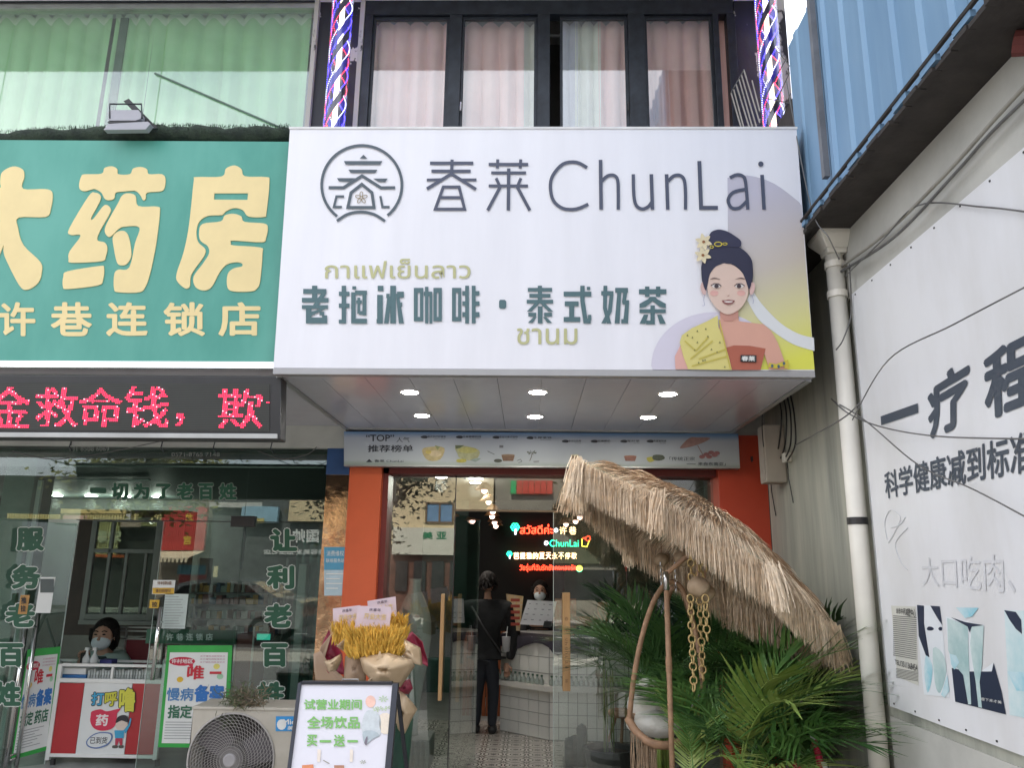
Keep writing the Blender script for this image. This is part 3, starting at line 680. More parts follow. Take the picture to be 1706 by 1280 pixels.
shp(m_, stroke([(1000.5, 266), (1001.5, 349)], 6), YL); shp(m_, stroke(smoothloop([(1002, 302), (1012, 293), (1023, 292), (1029, 300), (1030, 320), (1030, 349)], 4, False), 5.5), YL)
shp(m_, stroke(smoothloop([(1055, 290), (1056, 325), (1060, 342), (1070, 348), (1080, 344), (1086, 336)], 4, False), 5.5), YL); shp(m_, stroke([(1085, 290), (1087, 349)], 6), YL)
shp(m_, stroke([(1110.5, 290), (1112.5, 349)], 6), YL); shp(m_, stroke(smoothloop([(1113, 302), (1122, 293), (1133, 292), (1140, 300), (1142, 320), (1142, 349)], 4, False), 5.5), YL)
shp(m_, stroke([(1165, 268), (1168, 346), (1196, 346)], 6.5), YL)
shp(m_, stroke(smoothloop([(1216, 296), (1227, 291), (1237, 293), (1242, 303), (1246, 349)], 4, False), 5.5), YL)
shp(m_, stroke(smoothloop([(1243, 315), (1222, 320), (1213, 333), (1219, 346), (1232, 346), (1244, 335)], 4, False), 5.5), YL)
shp(m_, stroke([(1269.5, 291), (1273, 349)], 6), YL); shp(m_, ell(1267.5, 273, 4.5, 4.5, 14), YL)
m_.build('lettering', M['ink'], WS)
# round logo
m_ = MB()
arc = [(292+190*math.cos(math.radians(a)), 876+188*math.sin(math.radians(a))) for a in range(128, 414, 6)]
shp(m_, stroke(arc[::1], 13), YL, zr2)
shp(m_, stroke(smoothloop([(174, 1046), (225, 1014), (288, 1003), (350, 1015), (402, 1047)], 5, False), 13), YL, zr2)
for l in ([(282, 750), (300, 732), (318, 750)], [(207, 762), (390, 762), (378, 779), (216, 779)], [(228, 803), (366, 803), (356, 818), (240, 818)], [(174, 843), (262, 843), (235, 860), (184, 858)], [(345, 845), (415, 845), (402, 862), (372, 860)]): shp(m_, l, YL, zr2)
shp(m_, stroke([(135, 888), (205, 888), (293, 832), (383, 889), (450, 888)], 14), YL, zr2)
shp(m_, stroke([(226, 982), (241, 912), (292, 872), (340, 912), (350, 982)], 14, True), YL, zr2)
shp(m_, stroke([(208, 930), (172, 930), (160, 980), (198, 980)], 11), YL, zr2); shp(m_, stroke([(380, 928), (390, 980), (424, 980)], 11), YL, zr2)
m_.build('logo', mat('logo_ink', '4e5a64', .5, var=.03), WS)
m_ = MB()
for k in range(5):
    a = math.radians(-90+72*k); cx, cy_ = 290+17*math.cos(a), 936+17*math.sin(a)
    shp(m_, stroke([(cx+(12*math.cos(b)*math.cos(a)-7*math.sin(b)*math.sin(a)), cy_+(12*math.cos(b)*math.sin(a)+7*math.sin(b)*math.cos(a))) for b in [i*math.pi/6 for i in range(12)]], 3, True), YL, zr2)
m_.build('logo_flower', mat('logo_brown', '8a7a5c', .5, var=.03), WS)
m_ = MB(); text_y(m_, 'กาแฟเย็นลาว', 541, 431, 784, 464, YL, .008); text_y(m_, 'ชานม', 861, 547, 962, 574, YL, .008)
m_.build('lettering', M['gold_ink'], WS)
# heavy block lettering, drawn stroke by stroke; cell 0..100 wide, 0..140 high
BL = {
'老': [('r', 5, 12, 92, 30), ('r', 38, 0, 58, 55), ('r', 0, 45, 100, 62), ('p', [(72, 30), (92, 30), (60, 75), (40, 75)]), ('r', 0, 72, 98, 86), ('r', 15, 84, 36, 125), ('r', 15, 118, 95, 140), ('r', 76, 110, 95, 140), ('p', [(36, 96), (70, 86), (88, 86), (36, 112)]), ('r', 66, 96, 84, 110)],
'挝': [('r', 10, 0, 26, 140), ('r', 0, 22, 38, 38), ('r', 0, 66, 38, 82), ('r', 0, 126, 26, 140), ('r', 48, 2, 62, 14), ('r', 44, 24, 60, 140), ('r', 44, 122, 100, 140), ('r', 58, 18, 100, 34), ('r', 84, 18, 98, 110), ('r', 66, 44, 76, 104), ('r', 72, 94, 98, 108), ('r', 62, 54, 82, 66)],
'冰': [('r', 6, 0, 26, 20), ('r', 4, 34, 24, 140), ('r', 2, 124, 24, 140), ('r', 50, 0, 70, 140), ('r', 36, 30, 48, 46), ('p', [(40, 40), (54, 40), (44, 140), (28, 140)]), ('p', [(70, 30), (80, 30), (98, 140), (80, 140)]), ('r', 74, 22, 98, 44), ('r', 76, 62, 92, 78)],
'咖': [('r', 0, 8, 14, 132), ('r', 0, 8, 34, 26), ('r', 22, 8, 34, 132), ('r', 0, 116, 34, 132), ('r', 40, 4, 52, 140), ('r', 36, 22, 66, 38), ('r', 56, 22, 66, 140), ('r', 70, 8, 82, 132), ('r', 70, 8, 100, 26), ('r', 88, 8, 100, 132), ('r', 70, 116, 100, 132)],
'啡': [('r', 0, 8, 14, 132), ('r', 0, 8, 34, 26), ('r', 22, 8, 34, 132), ('r', 0, 116, 34, 132), ('r', 48, 0, 62, 140), ('r', 72, 0, 86, 140), ('r', 38, 20, 50, 36), ('r', 38, 58, 50, 74), ('r', 38, 98, 50, 116), ('r', 86, 20, 100, 36), ('r', 86, 58, 100, 74), ('r', 86, 98, 100, 116)],
'泰': [('r', 4, 8, 96, 22), ('r', 10, 30, 90, 44), ('r', 0, 52, 100, 66), ('r', 42, 0, 58, 60), ('p', [(30, 66), (48, 66), (18, 96), (0, 96)]), ('p', [(52, 66), (70, 66), (100, 96), (82, 96)]), ('r', 42, 76, 60, 140), ('r', 6, 100, 36, 114), ('r', 66, 100, 96, 114), ('p', [(26, 116), (38, 116), (22, 138), (4, 138)]), ('p', [(62, 116), (74, 116), (96, 138), (78, 138)])],
'式': [('r', 0, 22, 100, 40), ('r', 60, 0, 76, 60), ('r', 84, 4, 96, 16), ('r', 4, 58, 54, 76), ('r', 20, 58, 38, 124), ('r', 0, 116, 60, 134), ('p', [(60, 56), (76, 56), (86, 122), (98, 122), (98, 140), (72, 140)]), ('r', 88, 108, 100, 128)],
'奶': [('r', 0, 20, 44, 36), ('p', [(8, 0), (22, 0), (20, 80), (36, 140), (20, 140), (6, 84)]), ('p', [(30, 34), (44, 34), (38, 96), (16, 140), (0, 140), (24, 92)]), ('r', 50, 8, 96, 26), ('p', [(58, 20), (72, 20), (66, 140), (48, 140)]), ('p', [(80, 20), (94, 20), (88, 62), (74, 62)]), ('r', 76, 54, 100, 70), ('p', [(86, 66), (100, 66), (96, 140), (78, 140)]), ('r', 72, 124, 90, 140)],
'茶': [('r', 0, 10, 100, 28), ('r', 22, 0, 38, 38), ('r', 62, 0, 78, 38), ('p', [(40, 38), (60, 38), (66, 46), (98, 64), (98, 80), (76, 76), (50, 54), (24, 76), (2, 80), (2, 64), (34, 46)]), ('r', 2, 84, 98, 98), ('r', 42, 70, 58, 140), ('r', 26, 126, 58, 140), ('p', [(18, 104), (34, 104), (24, 138), (2, 138)]), ('p', [(66, 104), (82, 104), (98, 138), (76, 138)])]}
r2 = zc(460, 400, 2.843)
def block(ch, x0, x1, y0, y1, zf):
    m_ = MB()
    for k, s_ in enumerate(BL[ch]):
        pts = [(s_[1], s_[2]), (s_[3], s_[2]), (s_[3], s_[4]), (s_[1], s_[4])] if s_[0] == 'r' else s_[1]
        shp(m_, [(x0+(x1-x0)*a/100, y0+(y1-y0)*b/140) for a, b in pts], YL-.00015*k, zf)
    m_.build('block_letter', M['teal_ink'], WS)
for ch, x0, x1 in (('老', 122, 248), ('挝', 297, 430), ('冰', 473, 608), ('咖', 652, 785), ('啡', 833, 963), ('泰', 1187, 1312), ('式', 1362, 1493), ('奶', 1540, 1672)): block(ch, x0, x1, 216, 395, r2)
block('茶', 275, 470, 543, 812, z6)
m_ = MB(); shp(m_, [(1060, 283), (1083, 283), (1090, 290), (1090, 318), (1083, 325), (1062, 325), (1056, 318), (1056, 290)], YL, r2)
m_.build('dot_mark', M['teal_ink'], WS)
# the printed woman
def pr(name, pts, col, k, smooth=4, rough=.5):
    o = MB(); shp(o, pts, FY-.003*3-.002*k, z6, smooth); o.build('print_'+name, mat('print_'+col, col, rough, var=.03), WS)
pr('arm', [(535, 1132), (530, 1040), (570, 960), (640, 960), (640, 1132)], 'd9a8a0', 1, 0)
pr('shoulders', [(855, 735), (980, 735), (985, 790), (1060, 800), (1160, 812), (1215, 860), (1260, 940), (1300, 1050), (1330, 1132), (1200, 1134), (1170, 1030), (1100, 980), (880, 990), (840, 900), (850, 790)], 'd2a190', 1, 0)
pr('dress', [(890, 980), (950, 962), (1060, 965), (1175, 985), (1140, 1137), (930, 1137)], 'aa5f4c', 2, 0)
pr('sash', [(835, 748), (760, 790), (650, 840), (580, 890), (565, 940), (590, 1040), (625, 1132), (935, 1137), (915, 1050), (885, 950), (860, 880), (840, 830)], 'd3c97e', 3, 0)
for a, b in (((600, 930), (680, 1000)), ((680, 1000), (770, 900)), ((700, 1060), (890, 990)), ((640, 1060), (800, 930)), ((650, 1110), (900, 1040)), ((845, 780), (925, 1130))):
    o = MB(); shp(o, stroke([a, b], 9), FY-.019, z6); o.build('print_sash_band', mat('print_band', 'c2b552', .5), WS)
o = MB()
for x, y in ((655, 905), (690, 860), (765, 898), (672, 995), (790, 990), (620, 890), (730, 1070), (700, 1085), (745, 1066), (885, 1115), (750, 845), (690, 940), (830, 1010), (850, 940)): shp(o, [(x, y-8), (x+7, y+6), (x-7, y+6)], FY-.020, z6)
o.build('print_sash_dots', mat('print_olive', '6d7040', .5), WS)
pr('neck', [(853, 690), (980, 690), (982, 760), (940, 790), (880, 790), (850, 750)], 'c08d80', 2, 0)
pr('hair_back', [(905, 240), (1000, 270), (1070, 340), (1085, 420), (1082, 500), (1055, 540), (760, 540), (728, 520), (718, 440), (722, 380), (760, 300), (820, 255)], '2c2c44', 3)
pr('bun', [(790, 155), (840, 138), (900, 150), (960, 185), (1000, 220), (998, 258), (975, 262), (930, 262), (860, 265), (790, 270), (768, 240), (770, 195)], '30304a', 4)
pr('ear', [(722, 515), (745, 520), (752, 570), (745, 605), (725, 590), (712, 550)], 'd0b0ac', 4); pr('ear', [(1092, 515), (1070, 520), (1060, 570), (1070, 605), (1088, 590), (1100, 550)], 'd0b0ac', 4)
pr('face', [(765, 510), (780, 450), (815, 405), (870, 380), (930, 385), (985, 420), (1025, 470), (1045, 525), (1052, 580), (1040, 630), (1005, 690), (950, 730), (905, 742), (860, 725), (810, 680), (775, 620), (762, 560)], 'd8bfb2', 5)
pr('hair_lock', [(870, 376), (820, 402), (780, 455), (765, 520), (752, 570), (735, 540), (722, 470), (735, 400), (800, 350)], '2c2c44', 6); pr('hair_lock', [(885, 376), (950, 388), (1000, 430), (1030, 490), (1055, 560), (1072, 530), (1080, 450), (1060, 380), (980, 330)], '2c2c44', 6)
for x0, s_ in ((780, 1), (1032, -1)):
    pr('eyebrow', [(x0, 492), (x0+s_*30, 480), (x0+s_*75, 492), (x0+s_*35, 488)], '5a4644', 7, 3)
    pr('eye_white', [(x0+s_*10, 540), (x0+s_*40, 524), (x0+s_*75, 542), (x0+s_*42, 556)], 'e4dcd8', 7, 3)
    o = MB(); shp(o, ell(x0+s_*46, 541, 16, 15, 16), FY-.025, z6); shp(o, stroke([(x0+s_*6, 538), (x0+s_*30, 523), (x0+s_*60, 524), (x0+s_*80, 541)], 6), FY-.0252, z6); o.build('print_eye', mat('print_eye', '463a40', .5), WS)
    o = MB(); shp(o, ell(x0+s_*30, 590, 30, 20, 16), FY-.0205, z6); o.build('print_blush', mat('print_blush', 'd8a8a0', .5), WS)
pr('lips', [(864, 643), (890, 641), (910, 636), (930, 640), (956, 643), (940, 664), (910, 674), (880, 665)], '8f5a5a', 7, 2); pr('teeth', [(880, 648), (942, 648), (928, 657), (896, 657)], 'e6dcd8', 8, 2)
pr('nose', [(893, 598), (905, 610), (922, 600), (908, 615)], '9a6a62', 7, 0)
o = MB(); shp(o, stroke(ell(838, 242, 26, 15, 14), 7, True), FY-.020, z6); o.build('print_gold', mat('print_gold', 'c8b840', .5), WS); o = MB(); shp(o, stroke(ell(792, 262, 12, 9, 10), 5, True), FY-.020, z6); o.build('print_gold', MATS['print_gold'], WS); o = MB(); shp(o, stroke(ell(886, 240, 16, 8, 10), 5, True), FY-.020, z6)
o.build('print_gold', MATS['print_gold'], WS); o = MB(); shp(o, stroke([(1195, 1100), (1250, 1112), (1322, 1085), (1325, 1125)], 30), FY-.020, z6); o.build('print_gold', mat('print_gold', 'c8b840', .5), WS)
for x, y in ((1222, 1108), (1268, 1112), (1306, 1090)):
    o = MB(); shp(o, ell(x, y, 9, 12, 10), FY-.022, z6); o.build('print_gem', mat('print_gem', '3a5a70', .5), WS)
for cx, cy_ in ((735, 225), (730, 320)):
    for k in range(6):
        a = k*math.pi/3+.3; o = MB(); ca, sa = math.cos(a), math.sin(a)
        shp(o, [(cx+ca*x-sa*y, cy_+sa*x+ca*y) for x, y in smoothloop([(0, 0), (30, -16), (62, 0), (30, 16)], 3)], FY-.021-.0004*k, z6); o.build('print_petal', mat('print_petal', 'ddd0ae', .5, var=.1), WS)
    o = MB(); shp(o, ell(cx, cy_, 11, 10, 10), FY-.0245, z6); o.build('print_flower_eye', mat('print_fe', '8f5a30', .5), WS)
for pts in ([(742, 600), (735, 640), (742, 675), (725, 680)], [(1075, 600), (1088, 640), (1085, 665)]):
    o = MB(); shp(o, stroke(smoothloop(pts, 3, False), 4), FY-.019, z6); o.build('print_earring', mat('print_ear', 'a8a8c0', .5), WS)
o = MB(); shp(o, [(998, 1030), (1110, 1032), (1110, 1082), (995, 1080)], FY-.021, z6); o.build('print_badge', mat('print_badge', '23282c', .5), WS)
o = MB(); put_text(o, '春莱', [at(*z6(1005, 1037), FY-.024), at(*z6(1100, 1038), FY-.024), at(*z6(1100, 1075), FY-.024), at(*z6(1003, 1073), FY-.024)], .03); o.build('lettering', M['white'], WS)

# ------------------------------------------------------------------ green pharmacy sign
GYs = 4.58
GS = thing('signboard', (-3, GYs, 2.9), 'green pharmacy signboard with fat cream Chinese lettering', 'sign')
gq = [at(-500, 230, GYs), at(486, 236, GYs), at(459, 604, GYs), at(-500, 598, GYs)]
MB().slab(gq, (0, .1, 0)).build('face_panel', M['green_sign'], GS)
cs = [at(-500, 599, GYs-.02), at(457, 603, GYs-.02), at(456, 614, GYs-.02), at(-500, 609, GYs-.02)]
MB().slab(cs, (0, .1, 0)).build('chrome_strip', M['chrome'], GS)
MB().box(-8, -1.53, GYs+.08, 6.38, 2.905, 2.935).build('soffit_panel', M['soffit'], GS)
MB().box(-8, -1.60, GYs+.15, 6.34, 4.22, 4.24).build('top_cover', M['white'], GS)  # unseen white sheet, added as a reflector below the green curtains
MB().box(-8, -1.60, GYs+.1, GYs+.14, 2.935, 4.30).build('backing', M['grey_wall'], GS)
big = {}
B1 = zc(0, 0, 2.843)
dA = [(60, 788), (105, 800), (115, 835), (108, 893), (215, 895), (248, 915), (240, 990), (215, 1027), (88, 1030), (85, 1080), (110, 1160), (190, 1240), (197, 1290), (180, 1340), (130, 1372), (90, 1350), (20, 1210), (15, 1165), (-50, 1330), (-100, 1372), (-150, 1340), (-160, 1280), (-60, 1190), (-10, 1080), (-10, 1030), (-110, 1027), (-130, 1000), (-128, 920), (-100, 897), (-5, 893), (0, 860), (10, 815)]
yA = [(400, 825), (480, 822), (495, 795), (530, 787), (555, 800), (560, 824), (615, 824), (630, 798), (665, 790), (695, 800), (705, 824), (765, 824), (783, 845), (780, 885), (763, 905), (697, 912), (690, 940), (678, 948), (665, 925), (645, 905), (620, 903), (590, 906), (548, 912), (540, 940), (515, 948), (495, 940), (480, 912), (450, 895), (430, 898), (400, 905), (378, 895), (375, 868), (385, 835)]
yB = [(420, 928), (450, 912), (475, 925), (472, 955), (432, 1030), (442, 1036), (485, 980), (505, 970), (522, 985), (520, 1010), (470, 1100), (462, 1138), (495, 1148), (508, 1175), (500, 1215), (480, 1237), (340, 1244), (325, 1228), (330, 1190), (382, 1116), (335, 1112), (328, 1082)]
yC = [(320, 1285), (470, 1260), (492, 1268), (487, 1327), (462, 1352), (320, 1369), (298, 1357), (300, 1310)]
yD = [(600, 915), (640, 925), (655, 975), (745, 978), (757, 1000), (747, 1100), (735, 1180), (712, 1290), (690, 1355), (660, 1384), (560, 1384), (540, 1367), (541, 1300), (560, 1277), (612, 1267), (640, 1150), (660, 1077), (590, 1073), (560, 1085), (520, 1122), (497, 1100), (505, 1060), (560, 960), (575, 930)]
yE = [(535, 1120), (570, 1093), (605, 1110), (622, 1200), (605, 1245), (580, 1257), (555, 1245), (540, 1180)]
fA = [(1050, 835), (1070, 798), (1110, 783), (1143, 800), (1160, 834), (1260, 838), (1276, 860), (1262, 1005), (1250, 1027), (1177, 1025), (1150, 995), (1110, 985), (1070, 1000), (1050, 1018), (985, 1022), (945, 1048), (930, 1095), (938, 1145), (972, 1180), (965, 1215), (925, 1270), (903, 1310), (898, 1358), (875, 1365), (838, 1330), (838, 1290), (868, 1200), (890, 1100), (905, 980), (918, 855), (930, 838)]
fh = [(1015, 915), (1175, 915), (1172, 946), (1013, 945)]
fB = [(960, 1060), (1045, 1048), (1065, 1020), (1105, 1012), (1142, 1024), (1158, 1050), (1250, 1058), (1268, 1078), (1260, 1125), (1240, 1147), (1105, 1139), (1094, 1150), (1105, 1162), (1232, 1172), (1243, 1200), (1232, 1330), (1218, 1365), (1190, 1380), (1105, 1380), (1077, 1360), (1078, 1300), (1105, 1272), (1145, 1262), (1146, 1248), (1120, 1242), (1075, 1252), (1040, 1290), (1003, 1358), (965, 1376), (925, 1358), (917, 1310), (960, 1250), (990, 1200), (983, 1165), (950, 1140), (943, 1100)]
for l, hh in ((dA, ()), (yA, ()), (yB, ()), (yC, ()), (yD, ()), (yE, ()), (fA, (fh,)), (fB, ())):
    o = MB(); P_ = [at(*B1(*p), GYs-.006) for p in smoothloop(l, 4)]
    o.prism(P_, (0, .006, 0), [[at(*B1(*p), GYs-.006) for p in h] for h in hh]); o.build('raised_letter', M['cream_ink'], GS)
r4 = zc(0, 400, 2.843); m_ = MB()
for ch, x0, x1 in (('许', -8, 168), ('巷', 240, 436), ('连', 502, 700), ('锁', 774, 972), ('店', 1034, 1234)):
    u0, v0 = r4(x0, 294); u1, v1 = r4(x1, 456); m_ = MB(); text_y(m_, ch, u0, v0, u1, v1, GYs-.003, .026); m_.build('lettering', M['cream_ink'], GS)
# net roll along its top
net = thing('net_roll', (-3, GYs, 4.35), 'roll of dark green netting lying along the top of the green signboard', 'net')
pts = [at(u, v, GYs+.06) for u, v in smoothloop([(-300, 236), (-100, 238), (0, 236), (100, 230), (190, 228), (260, 225), (330, 226), (400, 228), (484, 226)], 6, False)]
o = MB(); o.tube(pts, [.062+.008*math.sin(i*.9)+.006*math.sin(i*2.3) for i in range(len(pts))], 12)
o.build('roll', mat('net_green', (.012, .022, .016), .9, scale=14, col2=(.03, .05, .03), bump=1, bscale=60, lo=.4, hi=.7), net, smooth=True)
o = MB(); rr = random.Random(3)
for i in range(2600):
    t = rr.random()*(len(pts)-1.01); k = int(t); p = pts[k].lerp(pts[k+1], t-k); a = rr.uniform(-.3, math.pi+.3)
    n_ = Vector((rr.uniform(-.4, .4), -math.cos(a)*.6, math.sin(a))); b = p+Vector((0, -math.cos(a)*.06, math.sin(a)*.06)); o.strip([b, b+n_*rr.uniform(.01, .028)], Vector((.0012, 0, 0)))
o.build('loose_fibres', mat('net_fibre', (.02, .045, .025), .9), net, kind='stuff')
# floodlight
fl = thing('floodlight', at(212, 214, GYs-.02), 'grey floodlight on a bracket above the net roll', 'lamp')
z1 = zc(0, 0, 2.843); fy = GYs-.12
def fq(pts, Y, d, nm, m, bev=.004): o = MB(); o.prism([at(*z1(*p), Y) for p in pts], (0, d, 0)); return o.build(nm, m, fl, bevel=bev)
gm_ = mat('cast_grey', (.36, .36, .40), .5, .2, var=.06)
fq([(513, 528), (530, 520), (655, 520), (670, 540), (665, 562), (640, 570), (513, 570)], fy, .05, 'housing', gm_)
fq([(510, 574), (650, 574), (655, 583), (512, 583)], fy-.005, .05, 'cooling_fin', M['black_pl'], 0)
fq([(512, 586), (700, 575), (712, 585), (690, 612), (490, 614)], fy-.01, .045, 'lamp_hood', gm_)
o = MB(); o.tube([at(*z1(520, 560), fy), at(*z1(520, 492), fy), at(*z1(670, 492), fy), at(*z1(673, 560), fy)], .006, 6); o.build('bracket', M['dark_frame'], fl)
o = MB(); o.slab([at(*z1(585, 478), fy+.05), at(*z1(610, 466), fy+.05), at(*z1(745, 605), fy+.05), at(*z1(712, 610), fy+.05)], (0, .02, 0)); o.build('arm', M['black_pl'], fl)

# ------------------------------------------------------------------ LED ticker
LY = 4.52
LD = thing('led_display', (-3, LY, 2.6), 'black LED ticker with scrolling red Chinese characters under the green sign', 'display')
a, b, c, d = at(-500, 622, LY), at(469, 627, LY), at(467, 733, LY), at(-500, 727, LY)
MB().slab([a, b, c, d], (0, .11, 0)).build('case', M['black_pl'], LD, bevel=.006)
sy = LY-.004
sc = MB(); sc.slab([at(-500, 636, sy), at(449, 640, sy), at(449, 719, sy), at(-500, 715, sy)], (0, .003, 0)); sc.build('screen', mat('led_screen', (.028, .03, .027), .5, var=.1), LD)
sl_ = MB(); sl_.slab([at(-500, 718, sy-.003), at(462, 723, sy-.003), at(462, 731, sy-.003), at(-500, 726, sy-.003)], (0, .006, 0)); sl_.build('lower_frame', M['alu'], LD, bevel=.002)
x1s = at(449, 680, sy).x; zt_, zb_2 = at(300, 639, sy).z, at(300, 716, sy).z; pitch = (zt_-zb_2)/26.0
ridge = MB()
for i in range(27):
    z = zt_-pitch*i; ridge.quad([(-6, sy-.002, z+.0009), (x1s, sy-.002, z+.0009), (x1s, sy-.002, z-.0009), (-6, sy-.002, z-.0009)])
ridge.build('louvres', mat('led_louvre', (.05, .055, .05), .5, var=.1), LD, kind='stuff')
dots = MB(); dots2 = MB()
for ch, x0, x1, y0, y1 in (('金', -50, 145, 695, 890), ('救', 172, 368, 700, 888), ('命', 378, 582, 702, 890), ('钱', 596, 800, 692, 892), ('，', 832, 872, 822, 885), ('欺', 1034, 1245, 704, 895), ('一', 1262, 1285, 770, 778)):
    q_ = [at(*r4(x0, y0), 0+sy), at(*r4(x1, y0), sy), at(*r4(x1, y1), sy), at(*r4(x0, y1), sy)]
    tm = MB(); put_text(tm, ch, q_, .005)
    bv = BVHTree.FromPolygons([tuple(v) for v in tm.v], tm.f)
    xs0, xs1 = min(v.x for v in tm.v), max(v.x for v in tm.v); zs0, zs1 = min(v.z for v in tm.v), max(v.z for v in tm.v)
    i0 = int((x1s-xs1)/pitch); nx = int((xs1-xs0)/pitch)+2
    for i in range(i0, i0+nx):
        for j in range(26):
            x = x1s-pitch*(i+.5); z = zt_-pitch*(j+.5)
            if x < -6 or x > x1s: continue
            hit = any(bv.ray_cast(Vector((x+dx, sy-.1, z+dz_)), Vector((0, 1, 0)), .5)[0] is not None for dx, dz_ in ((0, 0), (.003, 0), (-.003, .0)))
            if hit:
                h_ = pitch*.29; (dots if (i*7+j*3) % 11 else dots2).quad([(x-h_, sy-.005, z+h_), (x+h_, sy-.005, z+h_), (x+h_, sy-.005, z-h_), (x-h_, sy-.005, z-h_)])
dots.build('lit_dots', glow('led_pink', (1, .02, .075), 1.9), LD, kind='stuff')
dots2.build('lit_dots', glow('led_pale', (1, .25, .35), 2.4), LD, kind='stuff')
# hooks and wires under the lintel
for (u, v) in ((340, 945), (772, 950), (1020, 950), (1290, 955)):
    p = at(u/2.843, 400+v/2.843, 6.3); MB().tube([p, p+Vector((-.01, 0, -.06)), p+Vector((.02, 0, -.10))], .005, 6).build('hook', M['dark_frame'], SB)
cable([at(20, 752, 6.33), at(80, 765, 6.33), at(130, 762, 6.33), at(190, 752, 6.33), at(270, 735, 6.33)], 'thin slack wire above the pharmacy glass, at the far left', .004)
cable([at(430, 752, 6.33), at(470, 765, 6.33), at(510, 758, 6.33), at(528, 745, 6.33)], 'thin slack wire above the pharmacy glass, next to the blue fascia', .004)

# ------------------------------------------------------------------ menu banner above the door
BY = 6.30
BN = thing('menu_banner', (0, BY, 2.6), 'long pale menu lightbox with drink pictures above the milk tea door', 'sign')
b1 = [at(573, 719, BY), at(1230, 723, BY), at(1233, 779, BY), at(573, 775, BY)]
MB().slab(b1, (0, .09, 0)).build('face_panel', ramp_mat('banner_print', [(0, '9aa79f'), (.10, 'b0b8bc'), (.8, 'acb4c2'), (1, '5f86b4')], 2, b1[2].z, b1[0].z), BN, bevel=.002)
MB().slab([at(573, 774.5, BY-.004), at(1233, 778.5, BY-.004), at(1233, 781, BY-.004), at(573, 777, BY-.004)], (0, .08, 0)).build('rim', M['alu'], BN)
b5 = zc(560, 700, 4.265); b6 = zc(900, 700, 4.265); y_ = BY-.004
def bt(s_, x0, y0, x1, y1, zf, bold=0): 
    u0, v0 = zf(x0, y0); u1, v1 = zf(x1, y1); text_y(m_, s_, u0, v0, u1, v1, y_, bold)
m_ = MB(); bt('“TOP”', 212, 105, 412, 152, b5, .012); bt('人气', 428, 122, 522, 158, b5); bt('推荐榜单', 225, 178, 548, 228, b5, .012)
bt('春莱 ChunLai', 272, 282, 478, 302, b5); bt('「传统正宗', 918, 262, 1098, 290, b6); bt('来自东南亚」', 1120, 300, 1318, 326, b6, .01); shp(m_, [(1040, 312), (1105, 312), (1105, 316), (1040, 316)], y_, b6)
shp(m_, [(212, 300), (235, 278), (258, 300)], y_, b5)
for n, (x, zf, y0) in enumerate([(600, b5, 112), (850, b5, 112), (1110, b5, 114), (1352, b5, 118), (152, b6, 142), (358, b6, 142), (568, b6, 142), (755, b6, 142)]):
    tx = ['泰式手打柠檬茶', '芒果椰椰奶绿', '老挝冰美式咖啡', '生椰拿铁', '泰式红奶茶', '斑斓椰奶', '青柠茶', '芭提雅特调'][n]
    shp(m_, smoothloop([(x, y0+10), (x+18, y0), (x+45, y0+2), (x+46, y0+18), (x+15, y0+18)], 3), y_, zf)
    bt(tx, x+48, y0, x+ (180 if zf is b5 else 140), y0+15, zf, .01); bt('TEA & COFFEE', x+95, y0+21, x+(175 if zf is b5 else 138), y0+26, zf)
m_.build('lettering', mat('banner_ink', '30343e', .5), BN)
def bs(pts, col, zf, sm=3, k=0):
    o = MB(); shp(o, pts, y_-.002*k, zf, sm); o.build('drink_print', mat('bp_'+col, col, .5, var=.15, scale=30), BN)
def cup(x, y, w_, h_, c_, zf, lid=None):
    bs([(x-w_/2, y), (x+w_/2, y), (x+w_*.38, y+h_), (x-w_*.38, y+h_)], c_, zf, 0); bs(ell(x, y, w_/2, h_*.16, 12), lid or 'cfc9a8', zf, 0, 1)
bs([(615, 205), (680, 190), (770, 200), (740, 280), (660, 290), (620, 250)], 'b8a878', b5); bs(ell(705, 240, 45, 24, 14), 'c9b890', b5, 0, 1); bs([(700, 180), (740, 190), (720, 215)], '8c9460', b5, 0, 1); bs(ell(655, 228, 22, 16, 10), 'c4b060', b5, 0, 2)
bs([(845, 195), (900, 182), (1015, 215), (1005, 270), (960, 290), (880, 270), (862, 240)], 'a8a982', b5); bs(ell(935, 215, 70, 22, 16), 'b3b06c', b5, 0, 1); bs(ell(890, 290, 38, 14, 12), 'b8b050', b5, 0, 1); bs([(845, 180), (910, 180), (880, 200), (850, 205)], '5e6a48', b5, 0, 1); bs([(950, 285), (1000, 270), (1030, 275), (990, 300)], '8c9c94', b5, 0)
cup(1222, 250, 95, 42, '7d604c', b5, '8d7660'); bs(ell(1150, 290, 30, 13, 12), '4d5048', b5, 0); bs(stroke([(1285, 290), (1310, 280), (1320, 295), (1295, 305)], 5), '74787a', b5, 0); bs(stroke([(1075, 222), (1125, 245)], 4), '555555', b5, 0); bs([(1160, 180), (1188, 180), (1188, 198), (1160, 198)], '70747a', b5, 0)
for k in range(6): a_ = k*1.05+.2; bs([(1390, 232), (1390+36*math.cos(a_), 232+14*math.sin(a_)-6), (1390+32*math.cos(a_), 238+14*math.sin(a_))], '5f6458', b5, 0)
bs(stroke([(1392, 234), (1388, 262), (1375, 292)], 5), '6a6358', b5, 0); bs(stroke(ell(1420, 285, 28, 14, 12), 3, True), '86898a', b5, 0) if False else bs([(1400, 292), (1445, 288), (1440, 302), (1405, 304)], '8f9294', b5, 0)
cup(640, 258, 90, 34, '8a5a4c', b6, 'a06a50'); bs([(755, 270), (800, 262), (815, 285), (775, 300)], 'b4ae48', b6); bs([(805, 250), (868, 250), (885, 275), (845, 290), (800, 280)], '4e5648', b6)
